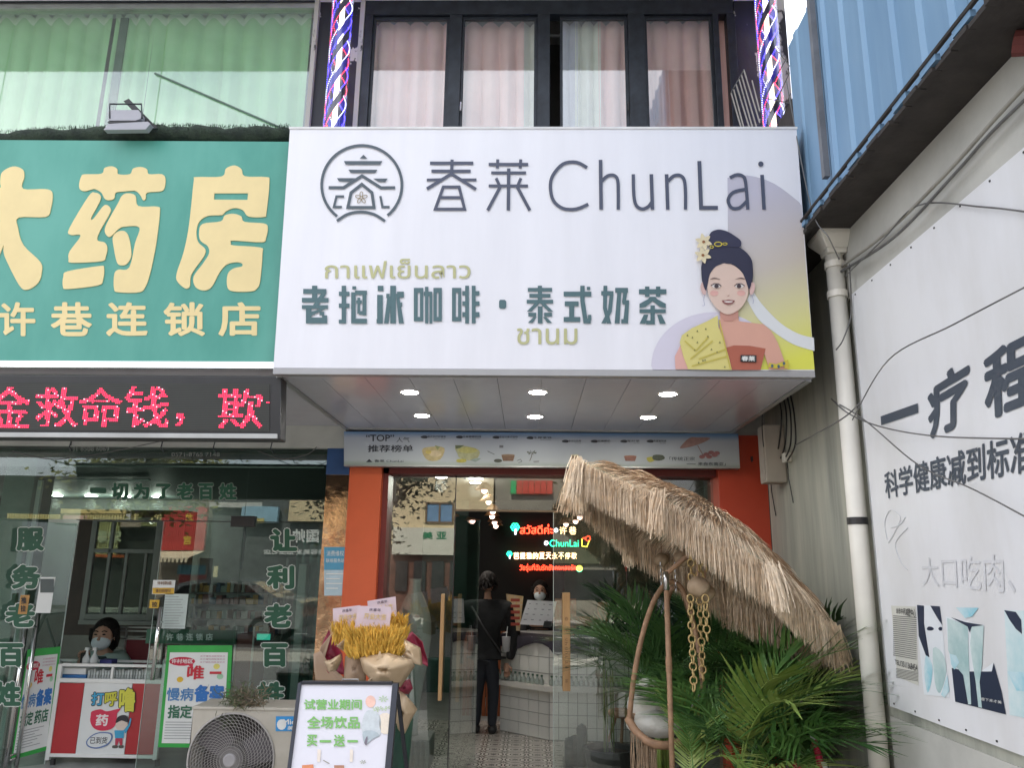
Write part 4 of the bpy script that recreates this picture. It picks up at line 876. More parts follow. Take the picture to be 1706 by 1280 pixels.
cup(245, 250, 60, 34, '9a8468', b6)
bs([(995, 192), (1060, 128), (1120, 125), (1208, 128), (1160, 160), (1080, 188), (1010, 202)], '9c7c78', b6); bs(stroke([(1118, 180), (1165, 265)], 5), '8a6a66', b6, 0)
for x, y in ((1150, 262), (1180, 245), (1215, 232), (1240, 250), (1200, 262), (1255, 236)): bs(ell(x, y, 22, 14, 9), '96686a', b6, 0, 1)
# ------------------------------------------------------------------ people
def skin(name, joints, edges, m, parent, sub=2):
    me = bpy.data.meshes.new(name); names = list(joints)
    me.from_pydata([joints[k][0] for k in names], [(names.index(a), names.index(b)) for a, b in edges], [])
    o = bpy.data.objects.new(name, me); C.objects.link(o)
    sk = o.modifiers.new('skin', 'SKIN'); sk.use_smooth_shade = True
    if not me.skin_vertices: me.attributes.new  # layer is made with the modifier below
    if not me.skin_vertices:
        bm = __import__('bmesh').new(); bm.from_mesh(me); bm.verts.layers.skin.verify(); bm.to_mesh(me); bm.free()
    for i, k in enumerate(names):
        r = joints[k][1]; me.skin_vertices[0].data[i].radius = r if isinstance(r, tuple) else (r, r); me.skin_vertices[0].data[i].use_root = (i == 0)
    ss = o.modifiers.new('sub', 'SUBSURF'); ss.levels = sub; ss.render_levels = sub
    dg = bpy.context.evaluated_depsgraph_get(); nm = bpy.data.meshes.new_from_object(o.evaluated_get(dg)); bpy.data.objects.remove(o)
    nm.materials.clear(); nm.materials.append(m); nm.polygons.foreach_set('use_smooth', [True]*len(nm.polygons))
    r = bpy.data.objects.new(name, nm); C.objects.link(r); r.parent = parent; return r
SKIN = mat('skin', (.46, .27, .19), .5, var=.06); HAIR = mat('hair', (.014, .011, .010), .75, var=.5, scale=60, bump=1, bscale=120, stretch=(1, 1, .3), spec=.25)
MASK = mat('face_mask', (.66, .74, .78), .7, var=.03)
def head_parts(t, c, s=1.0, yaw=0, hairlong=False, mask=True):
    c = Vector(c); R = Matrix.Rotation(yaw, 3, 'Z')
    def w(p): return c+R @ (Vector(p)*s)
    h = MB()
    h.ball(w((0, .02, .06)), .098*s, 20, 14, (1, 1.08, 1.16)); hb = MB()
    for i, (r, z, y) in enumerate(()): pass
    hb.ball(w((0, .04, .085)), .104*s, 20, 12, (1.0, 1.06, 1.06)); 
    if hairlong: hb.tube([w((0, .10, .06)), w((0, .13, -.04)), w((0, .12, -.16))], [.085*s, .075*s, .03*s], 12)
    for e in (-1, 1): hb.tube([w((e*.092, .0, .10)), w((e*.105, .02, .02)), w((e*.098, .05, -.05))], [.03*s, .024*s, .008*s], 8)
    hb.build('hair', HAIR, t, smooth=True)
    fc = MB(); fc.ball(w((0, -.025, .035)), .082*s, 20, 14, (.98, .95, 1.28)); fc.tube([w((0, -.095, .05)), w((0, -.118, .02)), w((0, -.10, .008))], [.010*s, .014*s, .008*s], 8)
    for e in (-1, 1): fc.ball(w((e*.088, .015, .035)), .022*s, 8, 6, (.5, .8, 1.4))
    fc.build('face', SKIN, t, smooth=True)
    ey = MB()
    for e in (-1, 1):
        ey.ball(w((e*.033, -.099, .062)), .012*s, 10, 6, (1.3, .5, .55)); ey.tube([w((e*.014, -.103, .085)), w((e*.034, -.104, .092)), w((e*.056, -.095, .084))], .004*s, 5)
    ey.build('eyes', HAIR, t, smooth=True)
    if mask:
        mk = MB(); mk.ball(w((0, -.050, -.005)), .078*s, 20, 12, (.98, .95, .82))
        mk.tube([w((-.07, -.06, .01)), w((-.092, .01, .035))], .002*s, 5).tube([w((.07, -.06, .01)), w((.092, .01, .035))], .002*s, 5)
        mk.build('face_mask', MASK, t, smooth=True)
    else:
        mo = MB(); mo.tube([w((-.022, -.102, -.025)), w((0, -.108, -.028)), w((.022, -.102, -.025))], .005*s, 6); mo.build('mouth', mat('lips', (.3, .09, .08), .5), t, smooth=True)
def hand(t, c, dirv, s=1.0, m=None):
    c = Vector(c); d = Vector(dirv).normalized(); a = d.cross(Vector((0, 1, .2))).normalized(); b = d.cross(a)
    o = MB(); o.tube([c-d*.01*s, c+d*.045*s, c+d*.08*s], [.024*s, .032*s, .026*s], 8)
    for k, l in enumerate((.055, .068, .064, .05)):
        p = c+d*.075*s+a*(k-1.5)*.016*s; o.tube([p, p+d*l*.5*s+b*.006*s, p+d*l*.85*s+b*.025*s], [.0085*s, .008*s, .006*s], 6)
    o.tube([c+d*.02*s+a*.028*s, c+d*.045*s+a*.05*s, c+d*.075*s+a*.048*s+b*.015*s], [.011*s, .010*s, .007*s], 6)
    o.build('hand', m or SKIN, t, smooth=True)

# ------------------------------------------------------------------ pharmacy room
PX0, PX1 = -9.0, -1.62
rm = thing('pharmacy_room', (-4, 9, 0), 'dim pharmacy interior with dark ceiling behind the glass on the left', 'room')
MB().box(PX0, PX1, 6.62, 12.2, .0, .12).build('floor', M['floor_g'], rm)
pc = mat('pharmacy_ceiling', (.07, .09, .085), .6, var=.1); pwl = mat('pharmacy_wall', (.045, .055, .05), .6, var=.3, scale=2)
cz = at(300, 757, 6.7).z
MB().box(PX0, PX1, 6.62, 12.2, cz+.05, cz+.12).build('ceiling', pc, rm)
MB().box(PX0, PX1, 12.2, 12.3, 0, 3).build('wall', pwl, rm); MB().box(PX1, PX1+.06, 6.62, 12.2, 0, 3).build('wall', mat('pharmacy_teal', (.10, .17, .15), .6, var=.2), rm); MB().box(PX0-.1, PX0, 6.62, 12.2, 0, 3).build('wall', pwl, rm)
for (u, v) in ((93, 832), (262, 841), (197, 841), (206, 841), (40, 845), (150, 838)):
    p = atz(u, v, cz+.045)
    if p.y > 12: p = Vector((p.x*11.5/p.y, 11.5, p.z))
    t = thing('ceiling_lamp', p, {93: 'small round pharmacy ceiling lamp at the far left', 262: 'round pharmacy ceiling lamp nearest the middle door handle', 197: 'pharmacy ceiling lamp, left one of a close pair', 206: 'pharmacy ceiling lamp, right one of a close pair', 40: 'faint pharmacy ceiling lamp behind the left grey column', 150: 'pharmacy ceiling lamp between the far left one and the close pair'}[u], 'lamp')
    MB().lathe([(.10, 0), (.10, -.012), (.085, -.014)], (p.x, p.y, p.z+.012), 20).build('housing', M['white'], t); MB().lathe([(.083, -.004), (.001, -.0042)], (p.x, p.y, p.z), 20).build('lamp_disc', LAMP, t); bulb(t, (p.x, p.y, p.z-.12), 5.5)
for (a, b) in (((100, 776), (540, 779)), ((40, 800), (250, 800))):
    p, q_ = atz(*a, cz+.03), atz(*b, cz+.03); MB().tube([p, q_], .012, 6).build('ceiling_trim', M['alu'], rm)
def V4(u0, u1, v0, v1, Y): return [at(u0, v0, Y), at(u1, v0, Y), at(u1, v1, Y), at(u0, v1, Y)]
def bx(name, m, parent, u0, u1, v0, v1, Y, d, bev=0, vref=None):          # upright box: columns u0..u1 read at its mid height, rows v0..v1
    vm = (v0+v1)/2 if vref is None else vref; a, b = at(u0, vm, Y), at(u1, vm, Y); z1_, z0_ = at((u0+u1)/2, v0, Y).z, at((u0+u1)/2, v1, Y).z
    return MB().box(a.x, b.x, Y, Y+d, z0_, z1_).build(name, m, parent, bevel=bev)
# grey column, interior window, teal partition
t = thing('column', at(30, 1100, 6.9), 'grey green column inside the pharmacy at the left picture edge', 'column'); bx('shaft', mat('col_paint', (.20, .25, .22), .5), t, -10, 42, 762, 1300, 6.85, .3, .01, 900); bx('strip', M['white'], t, 38, 60, 800, 1290, 6.9, .03, 0, 870)
iw = thing('interior_window', at(210, 950, 8.6), 'grey framed sliding window inside the dark pharmacy, above the seated woman', 'window')
fm = mat('iw_frame', (.20, .20, .19), .4, .4)
for (u0, u1, v0, v1) in ((143, 152, 862, 1035), (252, 262, 862, 1035), (152, 252, 862, 870), (152, 252, 915, 922), (152, 252, 1024, 1035), (176, 181, 870, 1024), (205, 210, 922, 1024), (238, 242, 922, 1024)): bx('frame_bar', fm, iw, u0, u1, v0, v1, 8.6, .05, .004, 950)
bx('pane', GLD, iw, 152, 252, 870, 1024, 8.62, .006, 0, 950)
bx('sill', fm, iw, 130, 275, 1035, 1042, 8.5, .15)
dkr = mat('dark_wood_panel', (.05, .025, .018), .5, var=.3, scale=3)
t = thing('wall_cabinet', at(250, 950, 9.3), 'dark cabinet wall behind the interior pharmacy window', 'cabinet'); bx('body', dkr, t, 120, 300, 850, 1060, 9.0, .3)
# shelves with medicine boxes
t = thing('medicine_shelf', at(360, 1000, 8.4), 'shelf rack stocked with small yellow and white medicine boxes inside the pharmacy', 'shelf')
for v in (988, 1008, 1032, 1058): bx('shelf_board', mat('shelf_board', (.12, .11, .10), .5), t, 315, 468, v, v+3, 8.3, .35)
for u in (315, 466): bx('upright', fm, t, u, u+3, 930, 1230, 8.3, .35)
rr = random.Random(5); bc = [mat('box_'+c_, c_, .5) for c_ in ('b98a2c', 'a8a8a0', '7a3a2e', '3f5a72', '8a9a92', '6a4a3a')]
for v in (988, 1008, 1032, 1058):
    u = 319
    while u < 460:
        w_ = rr.uniform(5, 12); h_ = rr.uniform(10, 17); bx('medicine_box', rr.choice(bc), t, u, u+w_-.8, v-h_, v-.4, 8.32+rr.uniform(0, .05), .12); u += w_
t = thing('display_case', at(300, 1060, 7.9), 'dark red counter with pale metal rails behind the seated woman', 'counter')
bx('body', mat('dark_red', (.16, .02, .03), .5), t, 200, 262, 1067, 1240, 7.9, .4); bx('body', M['maroon'], t, 385, 415, 1058, 1240, 7.9, .4)
for v in (1045, 1051, 1064): bx('rail', M['alu'], t, 198, 262, v, v+2.5, 7.88, .02)
for u in (198, 260, 384, 414): bx('post', M['alu'], t, u, u+2.5, 1045, 1240, 7.88, .02)
t = thing('green_screen', at(440, 1062, 7.6), 'small glowing green display deep in the pharmacy near the right lettering', 'display'); bx('case', M['black_pl'], t, 426, 452, 1055, 1070, 7.62, .05); bx('screen', glow('teal_glow', (.02, .35, .25), .6), t, 428, 450, 1057, 1067, 7.61, .008)
# teal curtain behind the right pane
curtain(497, 536, 900, 7.4, mat('teal_blind', (.14, .24, .21), .7, var=.1), 'teal curtain inside the pharmacy, beside the chrome door frame', 21, 3, zlow=.15)
bx('partition', mat('pale_post', (.42, .46, .43), .5), rm, 487, 500, 940, 1250, 7.3, .1)
# header board
t = thing('header_board', at(320, 1060, 6.95), 'dark green board with white branch name lettering inside the pharmacy', 'sign'); bx('panel', M['green_dk'], t, 243, 393, 1050, 1074, 6.95, .03, .003)
m_ = MB()
for i, ch in enumerate('许巷连锁店'): text_y(m_, ch, 277+i*16.4, 1056, 289+i*16.4, 1068, 6.946, .03)
m_.build('lettering', M['paper'], t)
# cart
ct = thing('display_cart', at(180, 1260, 7.0), 'red and white counter cart with a snoring medicine poster', 'cart'); cY = 7.0
ca = at(85, 1190, cY).x; 
for (u0, u1, v0, v1) in ((85, 92, 1107, 1268), (262, 269, 1107, 1268), (92, 262, 1107, 1112), (92, 262, 1132, 1139), (92, 262, 1258, 1264), (176, 180, 1112, 1132)): bx('frame_bar', M['white'], ct, u0, u1, v0, v1, cY, .03, .003, 1190)
bx('side_panel', M['red'], ct, 92, 133, 1139, 1258, cY+.01, .012, 0, 1195); bx('side_panel', M['red'], ct, 215, 262, 1139, 1258, cY+.01, .012, 0, 1195)
bx('poster', M['paper'], ct, 134, 214, 1139, 1258, cY+.008, .012, 0, 1195)
bx('tray', mat('cart_tray', (.45, .47, .46), .5), ct, 92, 262, 1133, 1139, cY+.03, .55); bx('back_rail', M['white'], ct, 92, 262, 1100, 1104, cY+.62, .02)
for u in (86, 263): bx('back_post', M['white'], ct, u, u+4, 1100, 1250, cY+.6, .02)
rr = random.Random(9)
for i in range(24): bx('sachet', mat('sachet', (.42, .46, .45), .4, var=.35, scale=60), ct, 146+i*4.7, 149.6+i*4.7, 1117+rr.uniform(-2, 2), 1132, cY+.06+rr.uniform(0, .03), .08)
bx('blue_box', mat('blue_box', (.03, .16, .42), .4), ct, 96, 143, 1125, 1132, cY+.06, .15); bx('white_box', M['paper'], ct, 97, 143, 1114, 1124, cY+.07, .15)
for u in (88, 262): MB().tube([at(u, 1266, cY), at(u, 1277, cY)], .02, 8).build('caster', M['black_pl'], ct)
zp = zc(80, 1000, 4.57); pY = cY+.004; k_ = [0]
def cp(pts, col, sm=0, dk_=0):
    k_[0] += 1; o = MB(); shp(o, pts, pY-.001*dk_, zp, sm); o.build('poster_print', mat('cp_'+col, col, .5, var=.03), ct)
def ctxt(s_, x0, y0, x1, y1, col, b, dk_, x0b=None):
    x0b = x0-8 if x0b is None else x0b; o = MB(); Y_ = pY-.001*dk_; put_text(o, s_, [at(*zp(x0, y0), Y_), at(*zp(x1, y0), Y_), at(*zp(x1-8, y1), Y_), at(*zp(x0b, y1), Y_)], b); o.build('lettering', mat('cp_'+col, col, .5, var=.03), ct)
for s_, a, b, c_, d_, col in (('打', 335, 705, 430, 805, '3f9fc8'), ('呼', 436, 700, 530, 810, 'c9c640'), ('噜', 545, 670, 668, 855, 'd3d04a')):
    ctxt(s_, a-6, b-6, c_+6, d_+6, '33362a', .075, 1); ctxt(s_, a, b, c_, d_, col, .032, 2)
cp([(335, 850), (400, 835), (450, 850), (550, 830), (525, 870), (520, 940), (480, 985), (410, 998), (350, 980), (322, 930), (325, 880)], 'cf3050', 4, 1); ctxt('药', 368, 872, 462, 962, 'e8dcdc', .035, 2)
cp([(330, 1035), (390, 1010), (480, 1015), (488, 1060), (450, 1110), (370, 1135), (305, 1120), (290, 1080)], '5f78a8', 4, 1); cp([(336, 1040), (392, 1018), (470, 1024), (478, 1060), (445, 1100), (370, 1125), (312, 1112), (300, 1080)], 'd8dcdc', 4, 2); ctxt('已到货', 325, 1045, 455, 1098, '3a3a3c', .012, 3)
cp([(520, 940), (560, 915), (600, 935), (605, 970), (570, 995), (530, 990), (515, 965)], 'd8c8bc', 4, 1); cp([(515, 940), (530, 895), (570, 878), (605, 890), (608, 935), (560, 920)], '2c2a30', 3, 2)
cp([(505, 995), (580, 995), (575, 1055), (510, 1055)], '3f9fc8', 0, 2); cp([(575, 995), (612, 950), (625, 900), (635, 905), (625, 960), (590, 1020)], '3f9fc8', 0, 1); cp([(512, 1055), (568, 1055), (565, 1110), (548, 1110), (540, 1075), (528, 1110), (510, 1110)], 'b83850', 0, 2)
cp([(492, 1110), (530, 1110), (528, 1130), (490, 1130)], '55524c', 2, 2); cp([(540, 1110), (575, 1110), (572, 1130), (540, 1130)], '55524c', 2, 2)
# spray bottles on the cart
for k, (u, lab) in enumerate(((143, 'left white spray bottle on the red cart'), (156, 'right white spray bottle on the red cart'))):
    p = at(u, 1106, cY+.25); p.z = at(u, 1108, cY+.25).z; t = thing('spray_bottle', p, lab, 'bottle')
    MB().lathe([(.032, 0), (.034, .05), (.012, .09), (.010, .12)], p, 14).build('bottle_body', M['paper'], t, smooth=True); MB().box(p.x-.02, p.x+.012, p.y-.01, p.y+.01, p.z+.12, p.z+.145).build('nozzle', M['paper'], t)
bx_t = thing('tray_box', at(176, 1108, cY+.4), 'small blue box on the rear rail of the red cart', 'box'); bx('body', mat('violet_box', (.05, .06, .25), .5), bx_t, 166, 186, 1100, 1108, cY+.3, .1)
# seated woman
wm = thing('person', (0, 0, 0), 'woman in pale green jacket and face mask looking down at a phone in the pharmacy', 'person')
hc = at(172, 1069, 7.75); wm.location = (hc.x, hc.y, .12); HX, HY, HZ = 0, 0, hc.z-.12
J = {'pel': ((0, .1, .5), (.17, .13)), 'bel': ((0, .08, .66), (.165, .12)), 'che': ((0, .08, HZ-.25), (.20, .14)), 'nk': ((0, .05, HZ-.11), .07), 'nt': ((0, 0, HZ-.04), .05),
     'ls': ((-.20, .07, HZ-.18), .095), 'le': ((-.28, -.08, HZ-.38), .075), 'lw': ((-.03, -.28, HZ-.16), .045), 'rs': ((.20, .07, HZ-.18), .095), 're': ((.29, -.06, HZ-.38), .075), 'rw': ((.06, -.29, HZ-.17), .045),
     'lk': ((-.12, -.35, .48), .08), 'lf': ((-.12, -.33, .06), .05), 'rk': ((.12, -.35, .48), .08), 'rf': ((.12, -.33, .06), .05)}
Ed = [('pel', 'bel'), ('bel', 'che'), ('che', 'nk'), ('nk', 'nt'), ('che', 'ls'), ('ls', 'le'), ('le', 'lw'), ('che', 'rs'), ('rs', 're'), ('re', 'rw'), ('pel', 'lk'), ('lk', 'lf'), ('pel', 'rk'), ('rk', 'rf')]
skin('body', {k: (p, (tuple(x*.8 for x in r) if isinstance(r, tuple) else r*.8)) for k, (p, r) in J.items()}, Ed, SKIN, wm)
JK = dict(J)
up = [e for e in Ed if e[1] not in ('nt', 'lk', 'lf', 'rk', 'rf')]
skin('jacket', {k: J[k] for k in J if k not in ('nt', 'lk', 'lf', 'rk', 'rf')}, up, mat('mint_jacket', (.30, .40, .36), .75, var=.1, bump=.2, bscale=20), wm)
B_ = Vector((hc.x, hc.y, .12))
MB().lathe([(.085, -.02), (.10, 0), (.075, .035)], B_+Vector((0, .03, HZ-.17)), 18).build('collar', mat('dark_collar', (.03, .05, .05), .8), wm, smooth=True)
head_parts(wm, B_+Vector((0, 0, HZ)), 1.12, .15, True)
hand(wm, B_+Vector((-.03, -.30, HZ-.16)), (.4, -.1, .55), 1.1); hand(wm, B_+Vector((.07, -.31, HZ-.17)), (-.4, -.1, .5), 1.1)
ph = MB(); pc_ = B_+Vector((.02, -.345, HZ-.11)); ph.box(pc_.x-.03, pc_.x+.03, pc_.y-.005, pc_.y+.005, pc_.z-.05, pc_.z+.05)
ph.build('phone', M['black_pl'], label='black phone held up by the seated woman', cat='phone', bevel=.004)
# glass front
M['outline_dim'] = mat('outline_vinyl_dim', (.30, .34, .30), .5, var=.03)
gf = thing('glass_front', at(250, 1280, GY), 'tinted glass front of the pharmacy with dark green characters on it', 'shopfront')
xg1 = at(536, 1000, GY).x; ztr = at(250, 868, GY).z; ztop_ = zb
def pane(nm, a, b, z0, z1): return MB().box(a, b, GY, GY+.01, z0, z1).build(nm, GLD, gf)
xA, xB_, xC = at(127, 900, GY).x, at(250, 1000, GY).x-.02, at(404, 900, GY).x
pane('transom_pane', -8, xC-.002, ztr+.004, ztop_); pane('transom_pane', xC+.002, xg1, ztr+.004, ztop_)
uL = at(-32, 1000, GY).x; xR = at(258, 1000, GY).x
pane('side_pane', -8, uL-.004, 0, ztr-.004)
lf0, lf1 = Vector((uL, GY+.005, 0)), Vector((at(112, 1000, 7.02).x, 7.02, 0)); ld = (lf1-lf0).normalized(); ln = Vector((ld.y, -ld.x, 0))
def leafslab(m, a, b, z0, z1_, t0=0, t1=.01):
    p, q_ = lf0+ld*a, lf0+ld*b; return m.hexa([p+ln*t1+Vector((0, 0, z0)), q_+ln*t1+Vector((0, 0, z0)), q_+ln*t1+Vector((0, 0, z1_)), p+ln*t1+Vector((0, 0, z1_)), p+ln*t0+Vector((0, 0, z0)), q_+ln*t0+Vector((0, 0, z0)), q_+ln*t0+Vector((0, 0, z1_)), p+ln*t0+Vector((0, 0, z1_))])
LFW = (lf1-lf0).length; leafslab(MB(), 0, LFW, .02, ztr-.01).build('door_leaf', GLD, gf)
pane('door_leaf', xR, xC-.002, 0, ztr-.004); pane('side_pane', xC+.002, xg1, 0, ztr-.004)
eg = mat('glass_edge', (.5, .58, .55), .2, var=.05)
leafslab(MB(), LFW-.004, LFW+.004, .02, ztr-.01, -.001, .011).build('glass_edge', eg, gf); MB().box(xR-.003, xR-.0002, GY, GY+.01, .02, ztr-.005).build('glass_edge', eg, gf)
MB().box(at(127, 870, GY).x, xC, GY-.001, GY+.011, ztr-.0035, ztr+.0035).build('glass_joint', M['black_pl'], gf)
MB().box(xg1, xg1+.05, GY-.06, GY+.06, 0, zb).build('chrome_frame', M['chrome'], gf, bevel=.003)
MB().box(at(430, 1170, GY).x, xg1, GY-.05, GY+.05, .0, at(480, 1172, GY).z).build('sill', M['steel'], gf, bevel=.004)
bx('door_patch', M['black_pl'], gf, 384, 424, 860, 878, GY-.03, .05, .004); bx('closer_arm', M['dark_frame'], gf, 402, 406, 878, 950, GY+.03, .02)
def bar_handle(x, y, z1_, z0_, yb): 
    h = MB(); h.tube([(x, y, z1_), (x, y, z0_)], .016, 14)
    for zz in (z1_-.12, z0_+.12): h.tube([(x, y, zz), (x, yb, zz)], .008, 8)
    h.build('handle', M['chrome'], gf, smooth=True)
pz = at(261, 1012, GY-.07); bar_handle(at(261, 1070, GY-.07).x, GY-.07, pz.z, at(261, 1132, GY).z, GY)
for Yh, u in ((6.66, 28), (6.86, 46)): bar_handle(at(u, 1150, Yh).x, Yh, at(u, 1020, Yh).z, at(u, 1290, Yh).z, 6.77)
r8 = zc(0, 800, 2.666)
def vin(ch, x0, y0, x1, y1, b=.055, ow=3.2, pm='outline'):
    o1, o2 = MB(), MB()
    u0, v0 = r8(x0, y0); u1, v1 = r8(x1, y1); e = ow/2.666
    text_y(o2, ch, u0, v0, u1, v1, GY-.004, b+.036); ex = (u1-u0)*.03; text_y(o1, ch, u0+ex, v0+ex*(0 if ch == '一' else 1), u1-ex, v1-ex*(0 if ch == '一' else 1), GY-.006, b)
    o2.build('vinyl_outline', M[pm], gf); o1.build('vinyl_character', M['green_dk'], gf)
for ch, x0, y0, x1, y1 in (('让', 1195, 212, 1325, 322), ('利', 1180, 375, 1312, 490), ('老', 1168, 545, 1300, 662), ('百', 1156, 722, 1283, 836), ('姓', 1138, 892, 1270, 1008),
                           ('服', 68, 208, 200, 320), ('务', 45, 372, 185, 490), ('老', 18, 545, 160, 660), ('百', -14, 722, 108, 836), ('姓', -30, 892, 96, 1012)): vin(ch, x0, y0, x1, y1)
for ch, x0, y0, x1, y1 in (('一', 398, 35, 475, 60), ('切', 492, 10, 572, 92), ('为', 590, 12, 665, 88), ('了', 690, 14, 762, 88), ('老', 780, 10, 862, 92), ('百', 878, 12, 950, 92), ('姓', 970, 12, 1054, 92)): vin(ch, x0, y0, x1, y1, .05, pm='outline_dim')
# small print on the header glass
m_ = MB(); text_y(m_, '131 8508 6069', 116, 744, 182, 752, GY-.005, .01); text_y(m_, '0571-8765 7148', 286, 754, 366, 761, GY-.005, .0)
m_.build('phone_lettering', mat('pale_vinyl', (.25, .27, .26), .5), gf, kind='stuff')
# papers and stickers on the glass
def sheet(nm, lab, cat_, u0, u1, v0, v1, m, Y=GY-.008, lines=0, lm=None, head=None):
    t = thing(nm, at((u0+u1)/2, v1, Y), lab, cat_); bx('sheet', m, t, u0, u1, v0, v1, Y, .002)
    if lines:
        o = MB(); rr_ = random.Random(int(u0))
        for i in range(lines):
            v = v0+(v1-v0)*(i+1)/(lines+1); o.quad(quad_y(u0+2, v, u1-2-rr_.uniform(0, (u1-u0)*.3), v+.9, Y-.002))
        o.build('print', lm or mat('grey_print', (.25, .27, .28), .6), t)
    return t
t = sheet('notice_sheet', 'white notice page with thin printed lines taped inside the pharmacy door', 'notice', 272, 311, 990, 1048, mat('page', (.50, .58, .56), .7), lines=12)
yl = mat('yellow_sticker', (.62, .38, .04), .5)
t = sheet('health_code_card', 'white and yellow notice card on the pharmacy glass above the page', 'notice', 254, 291, 967, 991, M['paper']); o = MB(); o.quad(quad_y(254, 980, 290, 990, GY-.011)); o.build('band', yl, t); m_ = MB(); text_y(m_, '许村防疫', 262, 969, 286, 975, GY-.013, .02); text_y(m_, '请扫码登记', 259, 982, 285, 988, GY-.013, .02); m_.build('lettering', mat('brown_ink', (.2, .1, .05), .6), t)
t = sheet('push_sticker', 'yellow sticker with one character above the middle door handle', 'sticker', 249, 265, 1000, 1014, yl); m_ = MB(); text_y(m_, '拉', 253, 1003, 262, 1012, GY-.012, .03); m_.build('lettering', M['black_pl'], t)
t = sheet('push_sticker', 'orange sticker between the left pair of door handles', 'sticker', 32, 47, 992, 1024, mat('orange_sticker', (.45, .24, .07), .5)); m_ = MB(); text_y(m_, '推', 35, 995, 44, 1007, GY-.012, .03); text_y(m_, '拉', 34, 1009, 43, 1020, GY-.012, .03); m_.build('lettering', M['black_pl'], t)
t = sheet('code_card', 'white payment card with dark top beside the left green characters', 'notice', 63, 88, 962, 1022, M['paper']); o = MB(); o.quad(quad_y(67, 965, 90, 988, GY-.011)); o.build('dark_field', mat('dark_slate', (.08, .1, .1), .5), t)
# posters
def poster(lab, q_, seed, full):
    t = thing('poster', (q_[3]+q_[2])/2, lab, 'poster'); q_ = [Vector(x) for x in q_]
    def sub(a0, b0, a1, b1, k): return [bil(q_, a0, b1)+Vector((0, -.002*k, 0)), bil(q_, a1, b1)+Vector((0, -.002*k, 0)), bil(q_, a1, b0)+Vector((0, -.002*k, 0)), bil(q_, a0, b0)+Vector((0, -.002*k, 0))]
    MB().slab(q_, (0, .003, 0)).build('sheet', mat('poster_green', (.03, .36, .06), .5), t)
    o = MB(); o.quad(sub(.05, .04, .94, .93, 1)); o.build('field', M['paper'], t)
    def tx(s_, a0, b0, a1, b1, col, b=.03, k=3): o = MB(); put_text(o, s_, sub(a0, b0, a1, b1, k), b); o.build('lettering', mat('po_'+col, col, .5, var=.03), t)
    o = MB(); o.poly([bil(q_, .25+.2*math.cos(i*.4488), .84+.045*math.sin(i*.4488))+Vector((0, -.004, 0)) for i in range(14)]); o.poly([bil(q_, .35, .8)+Vector((0, -.004, 0)), bil(q_, .42, .82)+Vector((0, -.004, 0)), bil(q_, .42, .77)+Vector((0, -.004, 0))]); o.build('bubble', mat('po_c02040', 'c02040', .5), t)
    tx('许村地区', .09, .82, .42, .865, 'e6dcdc', .02, 4)
    for i in range(3): tx('关于慢性病医保定点', .52, .885-i*.03, .90, .90-i*.03, 'b06080', 0, 2)
    tx('唯', .34, .66, .60, .80, 'c02838'); tx('一', .68, .715, .86, .74, 'c02838')
    tx('慢病', .06, .45, .46, .58, '4a7fb4', .02); tx('备案', .47, .44, .92, .61, '2c6fb8', .05)
    tx('指定', .10, .28, .46, .41, '2f6a50', .03); tx('药店', .50, .28, .88, .41, '2f6a50', .03)
    for cx_, cy__, c__ in ((.24, .66, 'd8b030'), (.78, .79, 'd8d070'), (.84, .69, '9fc8a8')):
        o = MB(); o.poly([bil(q_, cx_+.05*math.cos(i*.524), cy__+.028*math.sin(i*.524))+Vector((0, -.004, 0)) for i in range(12)]); o.build('dot', mat('po_'+c__, c__, .5), t)
    o = MB()
    for i in range(7):
        b = .24-i*.026; o.quad(sub(.08, b, .80-(i*37 % 11)*.03, b+.006, 2))
    o.build('fine_print', mat('grey_print', (.25, .27, .28), .6), t)
Yp = GY-.012
poster('green framed designated pharmacy poster on the glass behind the air conditioner', [at(279, 1076, Yp), at(387, 1076, Yp), at(379, 1247, Yp), at(263, 1246, Yp)], 1, True)
def onleaf(u, v):
    r_ = ray(u, v); n_ = Vector((ln.x, ln.y, 0)); t_ = (lf0+ln*.014-EYE).dot(n_)/r_.dot(n_); return EYE+r_*t_
p_ = [onleaf(46, 1083), onleaf(101, 1078), onleaf(81, 1250), onleaf(18, 1268)]
poster('obliquely hung copy of the green framed poster at the far left', p_, 2, False)
# ------------------------------------------------------------------ milk tea room
MX0, MX1 = -1.5, 2.0
mr = thing('tea_room', (0, 9, 0), 'dark green milk tea shop interior seen through the open glass door', 'room')
MB().box(MX0, MX1, 6.62, 11.4, .0, .115).build('floor', M['grey_stone'], mr)
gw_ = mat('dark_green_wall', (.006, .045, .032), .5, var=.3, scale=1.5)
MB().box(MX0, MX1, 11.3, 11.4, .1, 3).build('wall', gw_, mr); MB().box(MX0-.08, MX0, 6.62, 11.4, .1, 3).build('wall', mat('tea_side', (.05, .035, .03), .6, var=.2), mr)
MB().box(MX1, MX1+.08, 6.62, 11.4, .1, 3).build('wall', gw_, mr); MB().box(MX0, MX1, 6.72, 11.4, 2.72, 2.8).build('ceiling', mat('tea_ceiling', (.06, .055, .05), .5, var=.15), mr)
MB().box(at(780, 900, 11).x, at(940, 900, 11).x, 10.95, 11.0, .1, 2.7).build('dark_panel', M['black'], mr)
# orange slatted panel low on the left
for i in range(14):
    a = at(771, 1150, 9.6).x+i*.045; MB().box(a, a+.036, 9.6, 9.63, .115, 1.05).build('slat', mat('orange_slat', (.30, .085, .03), .6), mr)
